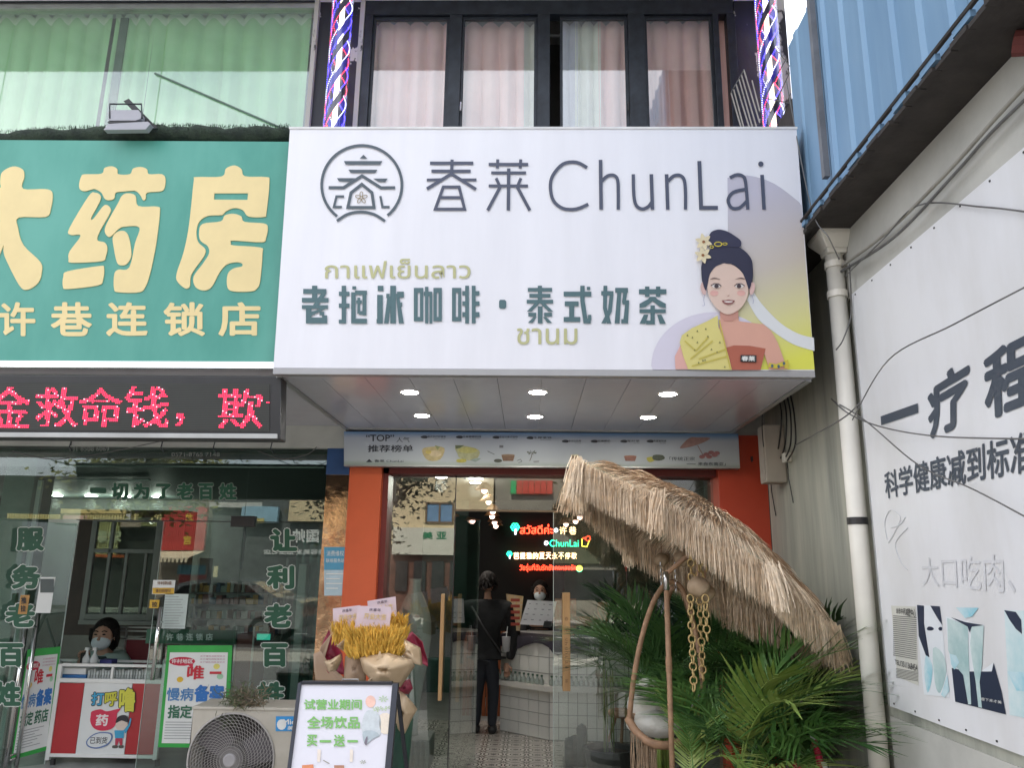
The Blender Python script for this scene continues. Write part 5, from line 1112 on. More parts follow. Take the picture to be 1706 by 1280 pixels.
# patterned floor tiles
tm_ = bpy.data.materials.new('patterned_tile'); tm_.use_nodes = True; t_ = tm_.node_tree; b_ = t_.nodes['Principled BSDF']; b_.inputs['Roughness'].default_value = .25
def nd(tp, **k):
    n = t_.nodes.new(tp)
    for a, v in k.items(): setattr(n, a, v)
    return n
def mth(op, a, b=None):
    n = nd('ShaderNodeMath', operation=op)
    for i, x in enumerate((a, b)):
        if x is None: continue
        if isinstance(x, (int, float)): n.inputs[i].default_value = x
        else: t_.links.new(x, n.inputs[i])
    return n.outputs[0]
sp = nd('ShaderNodeSeparateXYZ'); t_.links.new(nd('ShaderNodeTexCoord').outputs['Object'], sp.inputs[0])
X_, Y_ = sp.outputs[0], sp.outputs[1]; r_ = mth('SQRT', mth('ADD', mth('MULTIPLY', X_, X_), mth('MULTIPLY', Y_, Y_))); an = mth('ARCTAN2', Y_, X_)
pet = mth('ABSOLUTE', mth('COSINE', mth('MULTIPLY', an, 4))); f1 = mth('LESS_THAN', r_, mth('MULTIPLY', pet, .042)); f0 = mth('GREATER_THAN', r_, .010); f1 = mth('MULTIPLY', f1, f0)
ax_, ay_ = mth('ABSOLUTE', X_), mth('ABSOLUTE', Y_); dx_ = mth('SUBTRACT', .1, ax_); dy_ = mth('SUBTRACT', .1, ay_)
rc = mth('SQRT', mth('ADD', mth('MULTIPLY', dx_, dx_), mth('MULTIPLY', dy_, dy_))); ring = mth('LESS_THAN', mth('ABSOLUTE', mth('SUBTRACT', rc, .088)), .0055); ring2 = mth('LESS_THAN', mth('ABSOLUTE', mth('SUBTRACT', rc, .048)), .004)
cf = mth('LESS_THAN', rc, mth('MULTIPLY', mth('ABSOLUTE', mth('COSINE', mth('MULTIPLY', mth('ARCTAN2', dy_, dx_), 4))), .034))
allp = mth('MINIMUM', mth('ADD', mth('ADD', f1, ring), mth('ADD', ring2, cf)), 1)
mxn = nd('ShaderNodeMix', data_type='RGBA'); mxn.inputs[6].default_value = (.58, .55, .50, 1); mxn.inputs[7].default_value = (.085, .07, .065, 1)
t_.links.new(allp, mxn.inputs[0]); t_.links.new(mxn.outputs[2], b_.inputs['Base Color'])
tile_me = None; ft = None
for j in range(13):
    for i in range(14):
        x = -1.4+i*.2; y = 6.76+j*.2
        if y > 9.0 and x > .2: continue
        if tile_me is None:
            o = MB().box(-.0985, .0985, -.0985, .0985, -.008, 0).build('floor_tile', tm_, mr); tile_me = o.data; o.location = Vector((x, y, .124))-wloc(mr)
            tile_me.transform(Matrix.Translation(Vector((-.0985, -.0985, -.008))))
        else:
            o = bpy.data.objects.new('floor_tile', tile_me); C.objects.link(o); o.parent = mr; o.location = Vector((x, y, .124))-wloc(mr)
# tiled counter with a chamfered corner
ctr = thing('tea_counter', at(915, 1232, 8.35), 'white tiled milk tea counter with angled corner and a ledge of bottles', 'counter')
A_ = at(833, 1217, 8.75); B0 = at(915, 1232, 8.3); Cc = at(1075, 1232, 8.25); zt0 = 1.05; A_.z = B0.z = Cc.z = .124
core = MB(); back = [Vector((Cc.x, 9.2, .124)), Vector((A_.x+.1, 9.4, .124))]; outl = [A_, B0, Cc]+back
core.prism([p+Vector((0, .004, 0)) for p in outl], (0, 0, zt0-.13)); core.build('core', mat('grout', (.26, .26, .25), .8, var=.1), ctr)
tw = mat('white_tile', (.80, .80, .76), .18, var=.04, scale=.7); tmesh = {}
def tiles(P, Q, z0, z1, nx, nz, out):
    d = (Q-P); L_ = d.length; d.normalize(); n_ = Vector((d.y, -d.x, 0)); ang = math.atan2(d.y, d.x); w_ = L_/nx; h_ = (z1-z0)/nz; key = (round(w_, 3), round(h_, 3))
    for i in range(nx):
        for j in range(nz):
            if key not in tmesh:
                mm = bpy.data.meshes.new('tile'); g = .0022; t3 = .006
                v = [(g, 0, g), (w_-g, 0, g), (w_-g, 0, h_-g), (g, 0, h_-g), (g+.0015, -t3, g+.0015), (w_-g-.0015, -t3, g+.0015), (w_-g-.0015, -t3, h_-g-.0015), (g+.0015, -t3, h_-g-.0015)]
                mm.from_pydata(v, [], [(4, 5, 6, 7), (0, 1, 5, 4), (1, 2, 6, 5), (2, 3, 7, 6), (3, 0, 4, 7)]); mm.materials.append(tw); tmesh[key] = mm
            o = bpy.data.objects.new('tile', tmesh[key]); C.objects.link(o); o.parent = ctr
            o.location = P+d*(w_*i)+n_*out+Vector((0, 0, z0+h_*j-P.z))-wloc(ctr); o.rotation_euler = (0, 0, ang)
zl0, zl1 = at(950, 1152, 8.25).z, at(950, 1143, 8.25).z
nA = 7; nB = 7
tiles(A_, B0, .126, zl0-.002, 5, 4, .002); tiles(B0, Cc, .126, zl0-.002, 10, 4, .002)
tiles(A_, B0, zl1+.10, zt0, 5, 2, .002); tiles(B0, Cc, zl1+.10, zt0, 10, 2, .002)
tiles(A_, B0, zl1, zl1+.098, 5, 1, .002); tiles(B0, Cc, zl1, zl1+.098, 10, 1, .002)
led = MB(); n1 = Vector((B0.y-A_.y, -(B0.x-A_.x), 0)).normalized(); n2 = Vector((0, -1, 0)); k1 = (n1+n2).normalized()
lo = [A_+n1*.13, B0+k1*.14, Cc+n2*.13]; led.prism([Vector((p.x, p.y, zl0)) for p in lo+[Cc, B0, A_]], (0, 0, zl1-zl0)); led.build('ledge', mat('ledge', (.68, .66, .62), .4, var=.04), ctr, bevel=.003)
MB().prism([Vector((p.x, p.y, zt0+.001)) for p in [A_+n1*.03, B0+k1*.03, Cc+n2*.03]+back], (0, 0, .035)).build('countertop', mat('counter_top', (.55, .55, .53), .3), ctr, bevel=.003)
# row of small bottles
gb = mat('bottle_glass', (.35, .40, .36), .12, var=.2, spec=.8); gcap = mat('bottle_cap', (.05, .12, .07), .5)
bo = None; nb = 0
def bpos(k):
    if k < 11: p = A_.lerp(B0, (k+.6)/11.2)+n1*.075
    else: p = B0.lerp(Cc, (k-10.6)/19)+n2*.075
    return Vector((p.x, p.y, zl1+.001))
for k in range(28):
    p = bpos(k); lab = f'small glass bottle on the counter ledge'
    if bo is None:
        bo = thing('bottle', p, 'small glass bottle with dark cap standing in the row on the tiled counter ledge', 'bottle', 'small bottles in a row on the counter ledge')
        MB().lathe([(.020, 0), (.026, .012), (.026, .035), (.010, .062), (.009, .078)], p, 12).build('glass_body', gb, bo, smooth=True)
        MB().lathe([(.012, .076), (.012, .092)], p, 10).build('cap', gcap, bo)
    else:
        c_ = copy_tree(bo); c_.location = p
# menu sheet, cloth on the counter, staff and customer
z5 = zc(740, 980, 4.265); mY = 8.0
ms = thing('menu_sheet', at(900, 1020, mY), 'white tilted drinks menu held up over the counter', 'menu')
mq = [at(*z5(592, 86), mY+.12), at(*z5(800, 98), mY+.12), at(*z5(762, 270), mY), at(*z5(538, 260), mY)]
MB().slab(mq, (0, .004, 0)).build('sheet', mat('menu_white', (.68, .69, .72), .5, var=.03), ms)
o = MB(); rr = random.Random(2)
for a in (.12, .35, .6, .82):
    for b in (.2, .42, .64, .85):
        c0 = bil(mq, a, b)+Vector((0, -.004, 0)); e = rr.uniform(.006, .016); o.quad([c0+Vector((-e, 0, .004)), c0+Vector((e, 0, .004)), c0+Vector((e, 0, -.002)), c0+Vector((-e, 0, -.002))])
o.build('print', mat('menu_ink', (.15, .16, .2), .5), ms); o = MB(); o.quad([bil(mq, .74, .18)+Vector((0, -.006, 0)), bil(mq, .99, .18)+Vector((0, -.006, 0)), bil(mq, .99, -.06)+Vector((0, -.006, 0)), bil(mq, .74, -.06)+Vector((0, -.006, 0))]); o.build('price_box', M['black_pl'], ms)
cl = MB(); rows = []
for i in range(24):
    s = i/23; p = (A_.lerp(B0, s/.62) if s < .62 else B0.lerp(Cc, (s-.62)/.9)); n_ = n1 if s < .6 else n2; hang = .10+.045*math.sin(s*9)+.07*math.exp(-((s-.68)/.07)**2)
    w_ = .012*math.sin(s*40); base = Vector((p.x, p.y, zt0+.04))
    for q_ in (base-n_*.3, base+n_*.02+Vector((0, 0, .004)), base+n_*(.045+w_)+Vector((0, 0, -.01)), base+n_*(.05+w_*1.4)+Vector((0, 0, -hang))): cl.v.append(q_)
for i in range(23):
    for j in range(3): a = i*4+j; cl.f.append((a, a+4, a+5, a+1))
cl.build('counter_cloth', mat('dark_cloth', (.035, .03, .045), .85, var=.3), smooth=True, label='dark cloth draped over the top edge of the tiled counter', cat='cloth')
# paper holders on the counter
t = thing('menu_stand', at(862, 1050, 8.5), 'yellow and red standing menu card on the counter beside the customer', 'menu')
o = MB(); o.slab([at(843, 990, 8.6), at(872, 994, 8.5), at(866, 1052, 8.5), at(850, 1050, 8.6)], (0, .004, 0)); o.build('card', mat('menu_card', (.55, .36, .14), .6, scale=28, col2=(.50, .44, .34)), t)
for i in range(5): bx('print_line', mat('red_ink', (.40, .05, .03), .5), t, 851, 866, 998+i*10, 1003+i*10, 8.49, .003)
t = thing('menu_stand', at(985, 1040, 8.6), 'red patterned snack display at the right end of the counter', 'display')
for (u0, u1, v0, v1) in ((925, 960, 998, 1048), (996, 1012, 1004, 1048), (950, 1000, 1028, 1044)): bx('panel', mat('orange_print', (.42, .12, .05), .6, scale=26, col2=(.40, .26, .13)), t, u0, u1, v0, v1, 8.6, .02)
t = thing('cash_register', at(972, 1070, 8.5), 'pale green payment screen on the counter behind the right door leaf', 'display'); bx('body', mat('pale_green_pl', (.28, .42, .38), .4), t, 956, 989, 1052, 1078, 8.5, .04, .006); o = bx('label', mat('pale_lab', (.42, .48, .47), .5), t, 967, 981, 1065, 1076, 8.49, .008)
t = thing('drink_cup', at(843, 1085, 7.7), 'clear plastic cup carried in the customer\'s right hand', 'cup')
p = at(843, 1086, 7.9); MB().lathe([(.032, 0), (.042, .13), (.044, .135)], p, 18).build('cup_body', mat('milky_plastic', (.45, .45, .47), .3, var=.1), t, smooth=True); MB().tube([p+Vector((0, 0, .13)), p+Vector((.012, 0, .23))], .004, 6).build('straw', M['paper'], t)
# staff
stf = thing('person', (0, 0, 0), 'shop assistant in dark clothes and white face mask behind the tiled counter', 'person')
hc = at(900, 992, 9.3); stf.location = (hc.x, hc.y, .12); HZ = hc.z-.12
J = {'pel': ((0, .03, .92), (.15, .11)), 'bel': ((0, .03, 1.08), (.14, .10)), 'che': ((0, .02, HZ-.33), (.17, .11)), 'nk': ((0, .01, HZ-.14), .055), 'nt': ((0, 0, HZ-.05), .05),
     'ls': ((-.17, .03, HZ-.25), .07), 'le': ((-.23, -.03, HZ-.50), .05), 'lw': ((-.12, -.28, HZ-.52), .035), 'rs': ((.17, .03, HZ-.25), .07), 're': ((.24, -.03, HZ-.50), .05), 'rw': ((.12, -.28, HZ-.52), .035),
     'lk': ((-.09, .02, .5), .075), 'lf': ((-.10, .04, .05), .05), 'rk': ((.09, .02, .5), .075), 'rf': ((.10, .04, .05), .05)}
skin('body', {k: (p, (tuple(x*.8 for x in r) if isinstance(r, tuple) else r*.8)) for k, (p, r) in J.items()}, Ed, SKIN, stf)
skin('jacket', {k: J[k] for k in J if k not in ('nt', 'lk', 'lf', 'rk', 'rf')}, up, mat('black_shirt', (.02, .02, .025), .8, var=.2), stf)
skin('trousers', {k: J[k] for k in ('pel', 'lk', 'lf', 'rk', 'rf')}, [('pel', 'lk'), ('lk', 'lf'), ('pel', 'rk'), ('rk', 'rf')], mat('dark_trousers', (.02, .02, .03), .8, var=.2), stf)
B_ = Vector((hc.x, hc.y, .12)); head_parts(stf, B_+Vector((0, 0, HZ)), .88, -.1)
hand(stf, B_+Vector((-.12, -.29, HZ-.52)), (.2, -1, .1)); hand(stf, B_+Vector((.12, -.29, HZ-.52)), (-.2, -1, .1))
# customer from behind
cu = thing('person', (0, 0, 0), 'customer in black coat standing with the back to the street at the counter', 'person')
fp = atz(808, 1222, .124); cu.location = (fp.x, fp.y, .12); HZ = at(815, 968, fp.y).z-.12-.06
J = {'pel': ((0, 0, .86), (.15, .11)), 'bel': ((0, 0, 1.02), (.15, .11)), 'che': ((0, -.01, HZ-.30), (.22, .13)), 'nk': ((0, 0, HZ-.13), .06), 'nt': ((0, 0, HZ-.04), .055),
     'ls': ((-.22, 0, HZ-.22), .085), 'le': ((-.30, .03, HZ-.52), .066), 'lw': ((-.30, .10, HZ-.76), .042), 'rs': ((.22, 0, HZ-.22), .085), 're': ((.30, 0, HZ-.50), .066), 'rw': ((.24, -.05, HZ-.74), .042),
     'lk': ((-.085, .02, .47), .07), 'lf': ((-.10, 0, .06), .048), 'lt': ((-.10, .12, .035), .04), 'rk': ((.08, .0, .47), .07), 'rf': ((.07, -.03, .06), .048), 'rt': ((.08, .09, .035), .04)}
Ec = Ed+[('lf', 'lt'), ('rf', 'rt')]
skin('body', {k: (p, (tuple(x*.6 for x in r) if isinstance(r, tuple) else r*.68)) for k, (p, r) in J.items()}, Ec, SKIN, cu)
coat = dict(J); coat['hem'] = ((0, 0, .74), (.20, .13)); coat = {k: coat[k] for k in ('pel', 'bel', 'che', 'nk', 'ls', 'le', 'lw', 'rs', 're', 'rw', 'hem')}
skin('coat', {k: (p, (tuple(x*1.05 for x in r) if isinstance(r, tuple) else r*1.08)) for k, (p, r) in coat.items()}, [('hem', 'pel')]+[e for e in up], mat('black_coat', (.010, .011, .013), .85, var=.35, scale=9, bump=1, bscale=9), cu)
skin('trousers', {k: J[k] for k in ('pel', 'lk', 'lf', 'rk', 'rf')}, [('pel', 'lk'), ('lk', 'lf'), ('pel', 'rk'), ('rk', 'rf')], mat('navy_trousers', (.018, .022, .032), .8, var=.2), cu)
B_ = Vector((fp.x, fp.y, .12)); head_parts(cu, B_+Vector((0, .03, HZ)), .84, math.pi, mask=False)
hand(cu, B_+Vector((-.27, .08, HZ-.81)), (0, .1, -1)); hand(cu, B_+Vector((.21, -.06, HZ-.78)), (.1, -.3, -.9))
MB().tube([B_+Vector((-.16, -.13, HZ-.20)), B_+Vector((-.02, -.165, HZ-.42)), B_+Vector((.16, -.12, HZ-.66))], .009, 6).build('bag_strap', mat('grey_strap', (.05, .05, .055), .6), cu, smooth=True)
hk = MB(); rs_ = random.Random(12)
for i in range(260):
    a = rs_.uniform(0, 6.28); z = rs_.uniform(-.02, .12); r = .095*math.sqrt(max(.05, 1-((z-.06)/.11)**2)); p = B_+Vector((r*math.cos(a), .0+r*math.sin(a)-.02, HZ+z)); d = Vector((math.cos(a)*.4, math.sin(a)*.4, rs_.uniform(-1, -.2))).normalized(); hk.strip([p, p+d*.035], Vector((-math.sin(a), math.cos(a), 0))*.004)
hk.build('hair_tufts', HAIR, cu, kind='stuff')
for e, y in ((-.10, .05), (.075, .02)):
    s_ = MB(); s_.tube([B_+Vector((e, y-.09, .04)), B_+Vector((e, y, .045)), B_+Vector((e, y+.12, .03)), B_+Vector((e, y+.16, .02))], [.04, .05, .042, .02], 12); s_.build('shoe', M['black_pl'], cu, smooth=True)
# pendant lamps
pk = glow('pink_bulb', (1, .62, .5), 3.0)
for k, (u, v, Yd, lab) in enumerate(((807, 818, 8.2, 'highest pendant bulb at the upper left of the tea shop ceiling'), (814, 837, 8.8, 'pendant bulb just under the highest one'), (821, 853, 9.4, 'pendant bulb at the top of the small central cluster'), (820, 861, 9.8, 'bulb in the middle of the central cluster'), (824, 871, 10.2, 'lower bulb of the central cluster'), (826, 877, 10.5, 'lowest bulb of the central cluster'), (980, 853, 8.6, 'pendant bulb furthest right over the right door leaf'), (966, 862, 9.0, 'pendant bulb left below the furthest right one'), (959, 869, 9.6, 'dim pendant bulb above the drink cup neon'), (943, 874, 10, 'dim pendant bulb above the second neon character'))):
    p = at(u, v, Yd); t = thing('pendant_lamp', p, lab, 'lamp'); MB().ball(p, .032, 12, 8).build('bulb', pk, t, smooth=True)
    MB().tube([p+Vector((0, 0, .03)), (p.x, p.y, 2.72)], .003, 5).build('cord', M['black_pl'], t); MB().lathe([(.10, .01), (.05, .07), (.02, .09)], p, 14).build('lamp_shade', mat('rattan_shade', (.20, .09, .035), .6, var=.2, bump=.4, bscale=90), t, smooth=True)
for (u, v, lab) in ((735, 794, 'slim ceiling lamp above the left pane, left'), (792, 803, 'slim ceiling lamp seen through the left pane, middle'), (905, 848, 'slim ceiling lamp seen over the open door')):
    p = atz(u, v, 2.715); t = thing('ceiling_lamp', p, lab, 'lamp'); MB().lathe([(.07, 0), (.07, -.01), (.06, -.011)], p, 18).build('housing', M['white'], t); MB().lathe([(.059, -.012), (.001, -.0122)], p, 18).build('lamp_disc', LAMP, t); bulb(t, p-Vector((0, 0, .1)), 8)
# neon sign
NY = 10.85; zn = zc(820, 850, 8.53)
ns = thing('neon_sign', at(900, 960, NY), 'multicoloured neon lettering in Thai and Chinese on the dark back wall', 'neon sign')
def neo(s_, x0, y0, x1, y1, c_, e_, b=.0):
    o = MB(); u0, v0 = zn(x0, y0); u1, v1 = zn(x1, y1); text_y(o, s_, u0, v0, u1, v1, NY, b); return o.build('neon_lettering', glow('neon_'+c_[0], c_[1], e_), ns)
RD = ('red', (1, .05, .02)); GN = ('green', (.02, .75, .35)); WH = ('white', (.85, .88, 1)); AM = ('amber', (1, .62, .30)); YE = ('yellow', (1, .85, .08))
neo('สวัสดีค่ะ', 395, 205, 865, 345, RD, 3, .012); neo('许', 955, 240, 1060, 350, AM, 3, .005); neo('巷', 1090, 235, 1195, 350, AM, 3, .005); neo('ChunLai', 815, 425, 1230, 525, GN, 2.2, .008)
for i, ch in enumerate('芭提雅的夏天永不停歇'): neo(ch, 305+i*91, 605, 382+i*91, 700, AM, 3, .012)
neo('วัยรุ่นที่ฉันรักยังคงหลงรัก', 390, 770, 1195, 885, RD, 2.6, .01)
def nshape(l, wd, c_, e_, closed=False): o = MB(); shp(o, stroke(l, wd, closed), NY, zn); o.build('neon_tube', glow('neon_'+c_[0], c_[1], e_), ns)
for cx, cy_ in ((908, 290), (768, 472)): nshape(ell(cx, cy_, 22, 24, 16), 14, WH, 2.5, True)
for cx, cy_, s in ((325, 245, 1), (245, 625, .65)):
    for k in range(6):
        a = k*math.pi/3; nshape(ell(cx+38*s*math.cos(a), cy_+36*s*math.sin(a), 22*s, 20*s, 10), 14*s, GN, 2.2, True)
    nshape([(cx+10*s, cy_+30*s), (cx+5*s, cy_+105*s)], 26*s, WH, 2.4)
nshape([(1275, 410), (1275, 515), (1345, 525), (1385, 425)], 12, YE, 2.2); nshape(smoothloop([(1280, 415), (1310, 395), (1350, 440), (1390, 420), (1385, 385), (1350, 372)], 4, False), 12, RD, 3); nshape([(1320, 430), (1340, 385), (1390, 372)], 10, RD, 3)
nshape(ell(1238, 835, 38, 38, 18), 16, YE, 2.2, True); o = MB(); shp(o, ell(1238, 830, 28, 26, 14), NY+.002, zn); o.build('neon_tube', glow('neon_yellow', YE[1], 2.2), ns); nshape(ell(1240, 840, 40, 40, 14, 20, 160), 10, GN, 2)
# big vase
vz = thing('vase', at(695, 1180, 7.3), 'large grey green glazed vase standing behind the left glass pane', 'vase')
p = at(692, 965, 7.2); zbv = .12
prof = []; zv = [965, 972, 985, 1000, 1018, 1035, 1060, 1085, 1110, 1150, 1200, 1225]; rv = [10, 9, 10, 17, 24, 28, 29, 27, 24, 18, 13, 14]
for v, r in zip(zv[::-1], rv[::-1]): prof.append((r/1299*7.3, at(692, v, 7.2).z))
MB().lathe([(r, z) for r, z in prof], (p.x, p.y, 0), 32).build('vase_body', mat('celadon', (.36, .41, .38), .22, scale=3, col2=(.46, .50, .46), coat=.5), vz, smooth=True)
t = thing('plinth', at(690, 1250, 7.3), 'grey fluted plinth under the large vase', 'plinth'); zz = at(692, 1225, 7.2).z; o = MB(); o.box(p.x-.2, p.x+.2, 7.0, 7.4, .124, zz); o.build('block', M['grey_stone'], t, bevel=.01)
for i in range(9): MB().tube([(p.x-.17+i*.042, 6.995, .13), (p.x-.17+i*.042, 6.995, zz-.01)], .014, 6).build('flute', M['grey_stone'], t)
# interior plants and dark planters (behind the glass, right)
t = thing('cactus_pot', at(960, 1290, 7.1), 'dark rounded cactus shapes in a planter inside behind the right door leaf', 'plant')
ctm = mat('dark_cactus', (.035, .045, .042), .7, scale=25, col2=(.06, .07, .065), bump=.5)
for (u, v, w_, Yd) in ((958, 1225, 12, 7.15), (969, 1206, 8, 7.1), (948, 1228, 7, 7.1), (985, 1244, 10, 7.2), (1002, 1240, 8, 7.25), (1018, 1250, 11, 7.2), (1035, 1246, 8, 7.3), (1052, 1252, 9, 7.2)):
    p = at(u, v, Yd); r = w_/1299*Yd; o = MB(); pr_ = []
    o.lathe([(r*.5, .12), (r, .2), (r, p.z-r), (r*.8, p.z-r*.4), (r*.45, p.z-.01), (.002, p.z)], (p.x, p.y, 0), 14); o.build('stem', ctm, t, smooth=True)
MB().box(at(940, 1290, 7.1).x, at(1065, 1290, 7.1).x, 7.0, 7.45, .124, .16).build('tray', M['black_pl'], t)
t = thing('side_stool', at(1040, 1200, 7.7), 'small wooden tripod stool inside near the potted palm', 'stool')
p = at(1040, 1190, 7.7); MB().lathe([(.14, -.02), (.15, 0), (.15, .02), (.14, .03)], p, 22).build('seat', M['rattan'], t, smooth=True)
for a in (2.6, 4.4, 6.2): MB().tube([p+Vector((.08*math.cos(a), .08*math.sin(a), -.02)), Vector((p.x+.2*math.cos(a), p.y+.2*math.sin(a), .124))], .014, 8).build('leg', M['rattan'], t)
# door hardware and glass of the tea shop
dg_ = thing('glass_door', at(900, 1290, GY), 'milk tea shop glass front with one leaf open and long wooden handles', 'door')
def pane2(nm, u0, u1, z0, z1, vref=1000): a, b = at(u0, vref, GY).x, at(u1, vref, GY).x; return MB().box(a, b, GY, GY+.01, z0, z1).build(nm, GL, dg_)
zhd = at(900, 853, GY).z
xj0 = at(652, 800, GY).x; x75 = at(754, 1000, GY).x; x92 = at(922, 1000, GY).x; x104 = at(1045, 1000, GY).x
def pn(nm, a, b, z0, z1): return MB().box(a, b, GY, GY+.01, z0, z1).build(nm, GL, dg_)
pn('side_pane', xj0, x75-.003, 0, zh); pn('transom_pane', x75+.003, x104-.003, zhd+.012, zh); pn('door_leaf', x92, x104-.004, .02, zhd-.006); pn('side_pane', x104+.003, xr0, 0, zh)
MB().box(x75, x104, GY-.008, GY+.018, zhd-.004, zhd+.012).build('door_header', mat('bronze', (.16, .12, .08), .4, .6), dg_)
MB().box(x75-.004, x75+.004, GY-.002, GY+.013, 0, zh).build('glass_joint', M['black_pl'], dg_); MB().box(x104-.003, x104+.003, GY-.002, GY+.013, 0, zh).build('glass_joint', M['black_pl'], dg_)
MB().box(x92-.002, x92+.002, GY-.001, GY+.011, .02, zhd-.006).build('glass_edge', eg, dg_)
oa = math.radians(80); dl_ = .86; p0 = Vector((x75+.01, GY+.02, .02)); dv = Vector((math.cos(oa), math.sin(oa), 0)); nv_ = Vector((-dv.y, dv.x, 0))
MB().hexa([p0, p0+dv*dl_, p0+dv*dl_+Vector((0, 0, zhd-.04)), p0+Vector((0, 0, zhd-.04)), p0+nv_*.01, p0+dv*dl_+nv_*.01, p0+dv*dl_+nv_*.01+Vector((0, 0, zhd-.04)), p0+nv_*.01+Vector((0, 0, zhd-.04))]).build('door_leaf', GL, dg_)
def whandle(u, v0, v1, Y, w_=.034, txt=False, vr=None):
    x = at(u, vr or (v0+v1)/2, Y).x; z1_, z0_ = at(u, v0, Y).z, at(u, v1, Y).z; h = MB().box(x-w_/2, x+w_/2, Y-.02, Y+.02, z0_, z1_).build('handle', M['wood'], dg_, bevel=.004)
    for z in (z1_-.1, z0_+.1): MB().tube([(x, Y+.02, z), (x, GY if Y < GY else Y+.06, z)], .008, 8).build('standoff', M['steel'], h)
    if txt:
        o = MB(); hh = (z1_-z0_)
        for k, (ch, t0, s) in enumerate((('❀', .10, .025), ('春', .25, .03), ('莱', .36, .03), ('C', .47, .02), ('h', .51, .02), ('u', .56, .02), ('n', .60, .02), ('L', .65, .02), ('a', .70, .02), ('i', .75, .02), ('茶', .88, .028))):
            if ch == '❀': continue
            zc_ = z1_-hh*t0; q_ = [Vector((x-s/2, Y-.0205, zc_)), Vector((x+s/2, Y-.0205, zc_)), Vector((x+s/2, Y-.0205, zc_-s)), Vector((x-s/2, Y-.0205, zc_-s))]
            if ch in 'hunLai': q_ = [q_[1], q_[2], q_[3], q_[0]]
            put_text(o, ch, q_)
        o.build('lettering', mat('burnt_ink', (.16, .08, .04), .6), h)
whandle(735.5, 990, 1168, GY-.05, .030); whandle(764, 990, 1170, GY+.35, .030, False); whandle(943.5, 988, 1152, GY-.05, .062, True)
# ------------------------------------------------------------------ straw parasol
UC = at(1156, 914, 5.1)
um = thing('straw_parasol', (at(1118, 1280, 5.1).x, 5.1, 0), 'tilted straw parasol with long raffia fringe in front of the right pillar', 'parasol')
ta = math.radians(33); ax = Vector((math.cos(ta), 0, -math.sin(ta))); bt_ = Vector((0, math.cos(math.radians(8)), -math.sin(math.radians(8)))); nn_ = ax.cross(bt_).normalized()
if nn_.z < 0: nn_ = -nn_
UR = .965; UH = .24; NS = 8
def rimp(k, r=1.0):
    a = 2*math.pi*(k+.5)/NS; return UC+(ax*math.cos(a)*UR+bt_*math.sin(a)*UR*.64)*r
apex = UC+nn_*UH
def cone(a_, r, lift=0):              # point on the canopy: a_ in panel units, r 0..1
    k = int(math.floor(a_)) % NS; f = a_-math.floor(a_); p0, p1 = rimp(k), rimp((k+1) % NS); e = p0.lerp(p1, f)
    e = e-(e-UC)*.06*math.sin(math.pi*f); p = apex.lerp(e, r)+nn_*(.06*math.sin(math.pi*r)+lift); return p
cm = MB(); nr_, na_ = 8, 8
for j in range(nr_+1):
    for i in range(NS*na_): cm.v.append(cone(i/na_, j/nr_))
for j in range(nr_):
    for i in range(NS*na_): a, b = j*NS*na_+i, j*NS*na_+(i+1) % (NS*na_); cm.f.append((a, b, b+NS*na_, a+NS*na_))
cm.build('canopy', mat('canopy_cloth', (.32, .32, .23), .8, var=.06), um, smooth=True)
for k in range(NS):
    r_b = MB(); r_b.tube([apex-nn_*.02, apex.lerp(rimp(k), .5)+nn_*.08, rimp(k)-nn_*.01], .008, 6); r_b.build('rib', M['rattan'], um)
straws = [mat('straw_pale', (.82, .68, .52), .8, var=.2, scale=25), mat('straw_tan', (.66, .51, .36), .8, var=.25, scale=25), mat('straw_dark', (.34, .22, .13), .8, var=.25, scale=25)]
rr = random.Random(4); G = Vector((0, 0, -1)); cams = EYE
def fringe(name, count, r0, L0, L1, droop, mix, lift=0.0, w_=.0022, seed=0):
    bs_ = [MB(), MB(), MB()]; rs = random.Random(seed)
    for i in range(count):
        a_ = rs.uniform(0, NS); r = r0+rs.uniform(-.025, .02); p = cone(a_, r, lift+rs.uniform(0, .012)); out = (cone(a_, min(1, r+.05))-cone(a_, r)).normalized()
        L_ = rs.uniform(L0, L1); d1 = (out*(1-droop)+G*droop+Vector((rs.gauss(0, .12), rs.gauss(0, .12), rs.gauss(0, .09)))).normalized()
        d2 = (out*(1-droop)*.35+G*(droop+.35)+Vector((rs.gauss(0, .06), rs.gauss(0, .06), 0))).normalized()
        if droop < .5: d2 = (d1+G*.12+out*.1).normalized()
        q0 = p; q1 = p+d1*L_*.35; q2 = q1+d2*L_*.35; q3 = q2+(d2+G*.3).normalized()*L_*.3
        wv = d1.cross(Vector((rs.uniform(-1, 1), rs.uniform(-1, 1), rs.uniform(-1, 1)))).normalized()*w_
        c = rs.random(); k = 0 if c < mix[0] else 1 if c < mix[1] else 2
        bs_[k].strip([q0, q1, q2, q3], [wv, wv*1.1, wv*.9, wv*.4])
    for k, b in enumerate(bs_):
        if b.v: b.build(name, straws[k], um, kind='stuff')
fringe('fringe', 10500, 1.0, .15, .25, .97, (.60, .92), 0, .0018, 1)
for j, (r0, c_) in enumerate(((.06, 1400), (.30, 3600), (.54, 5400), (.78, 7400))):
    fringe('thatch', c_, r0, .14, .27, .16, (.46, .84), .014, .0018, 10+j)
    fringe('thatch', c_//3, r0+.015, .05, .12, .0, (.0, .2), .034, .0018, 30+j)
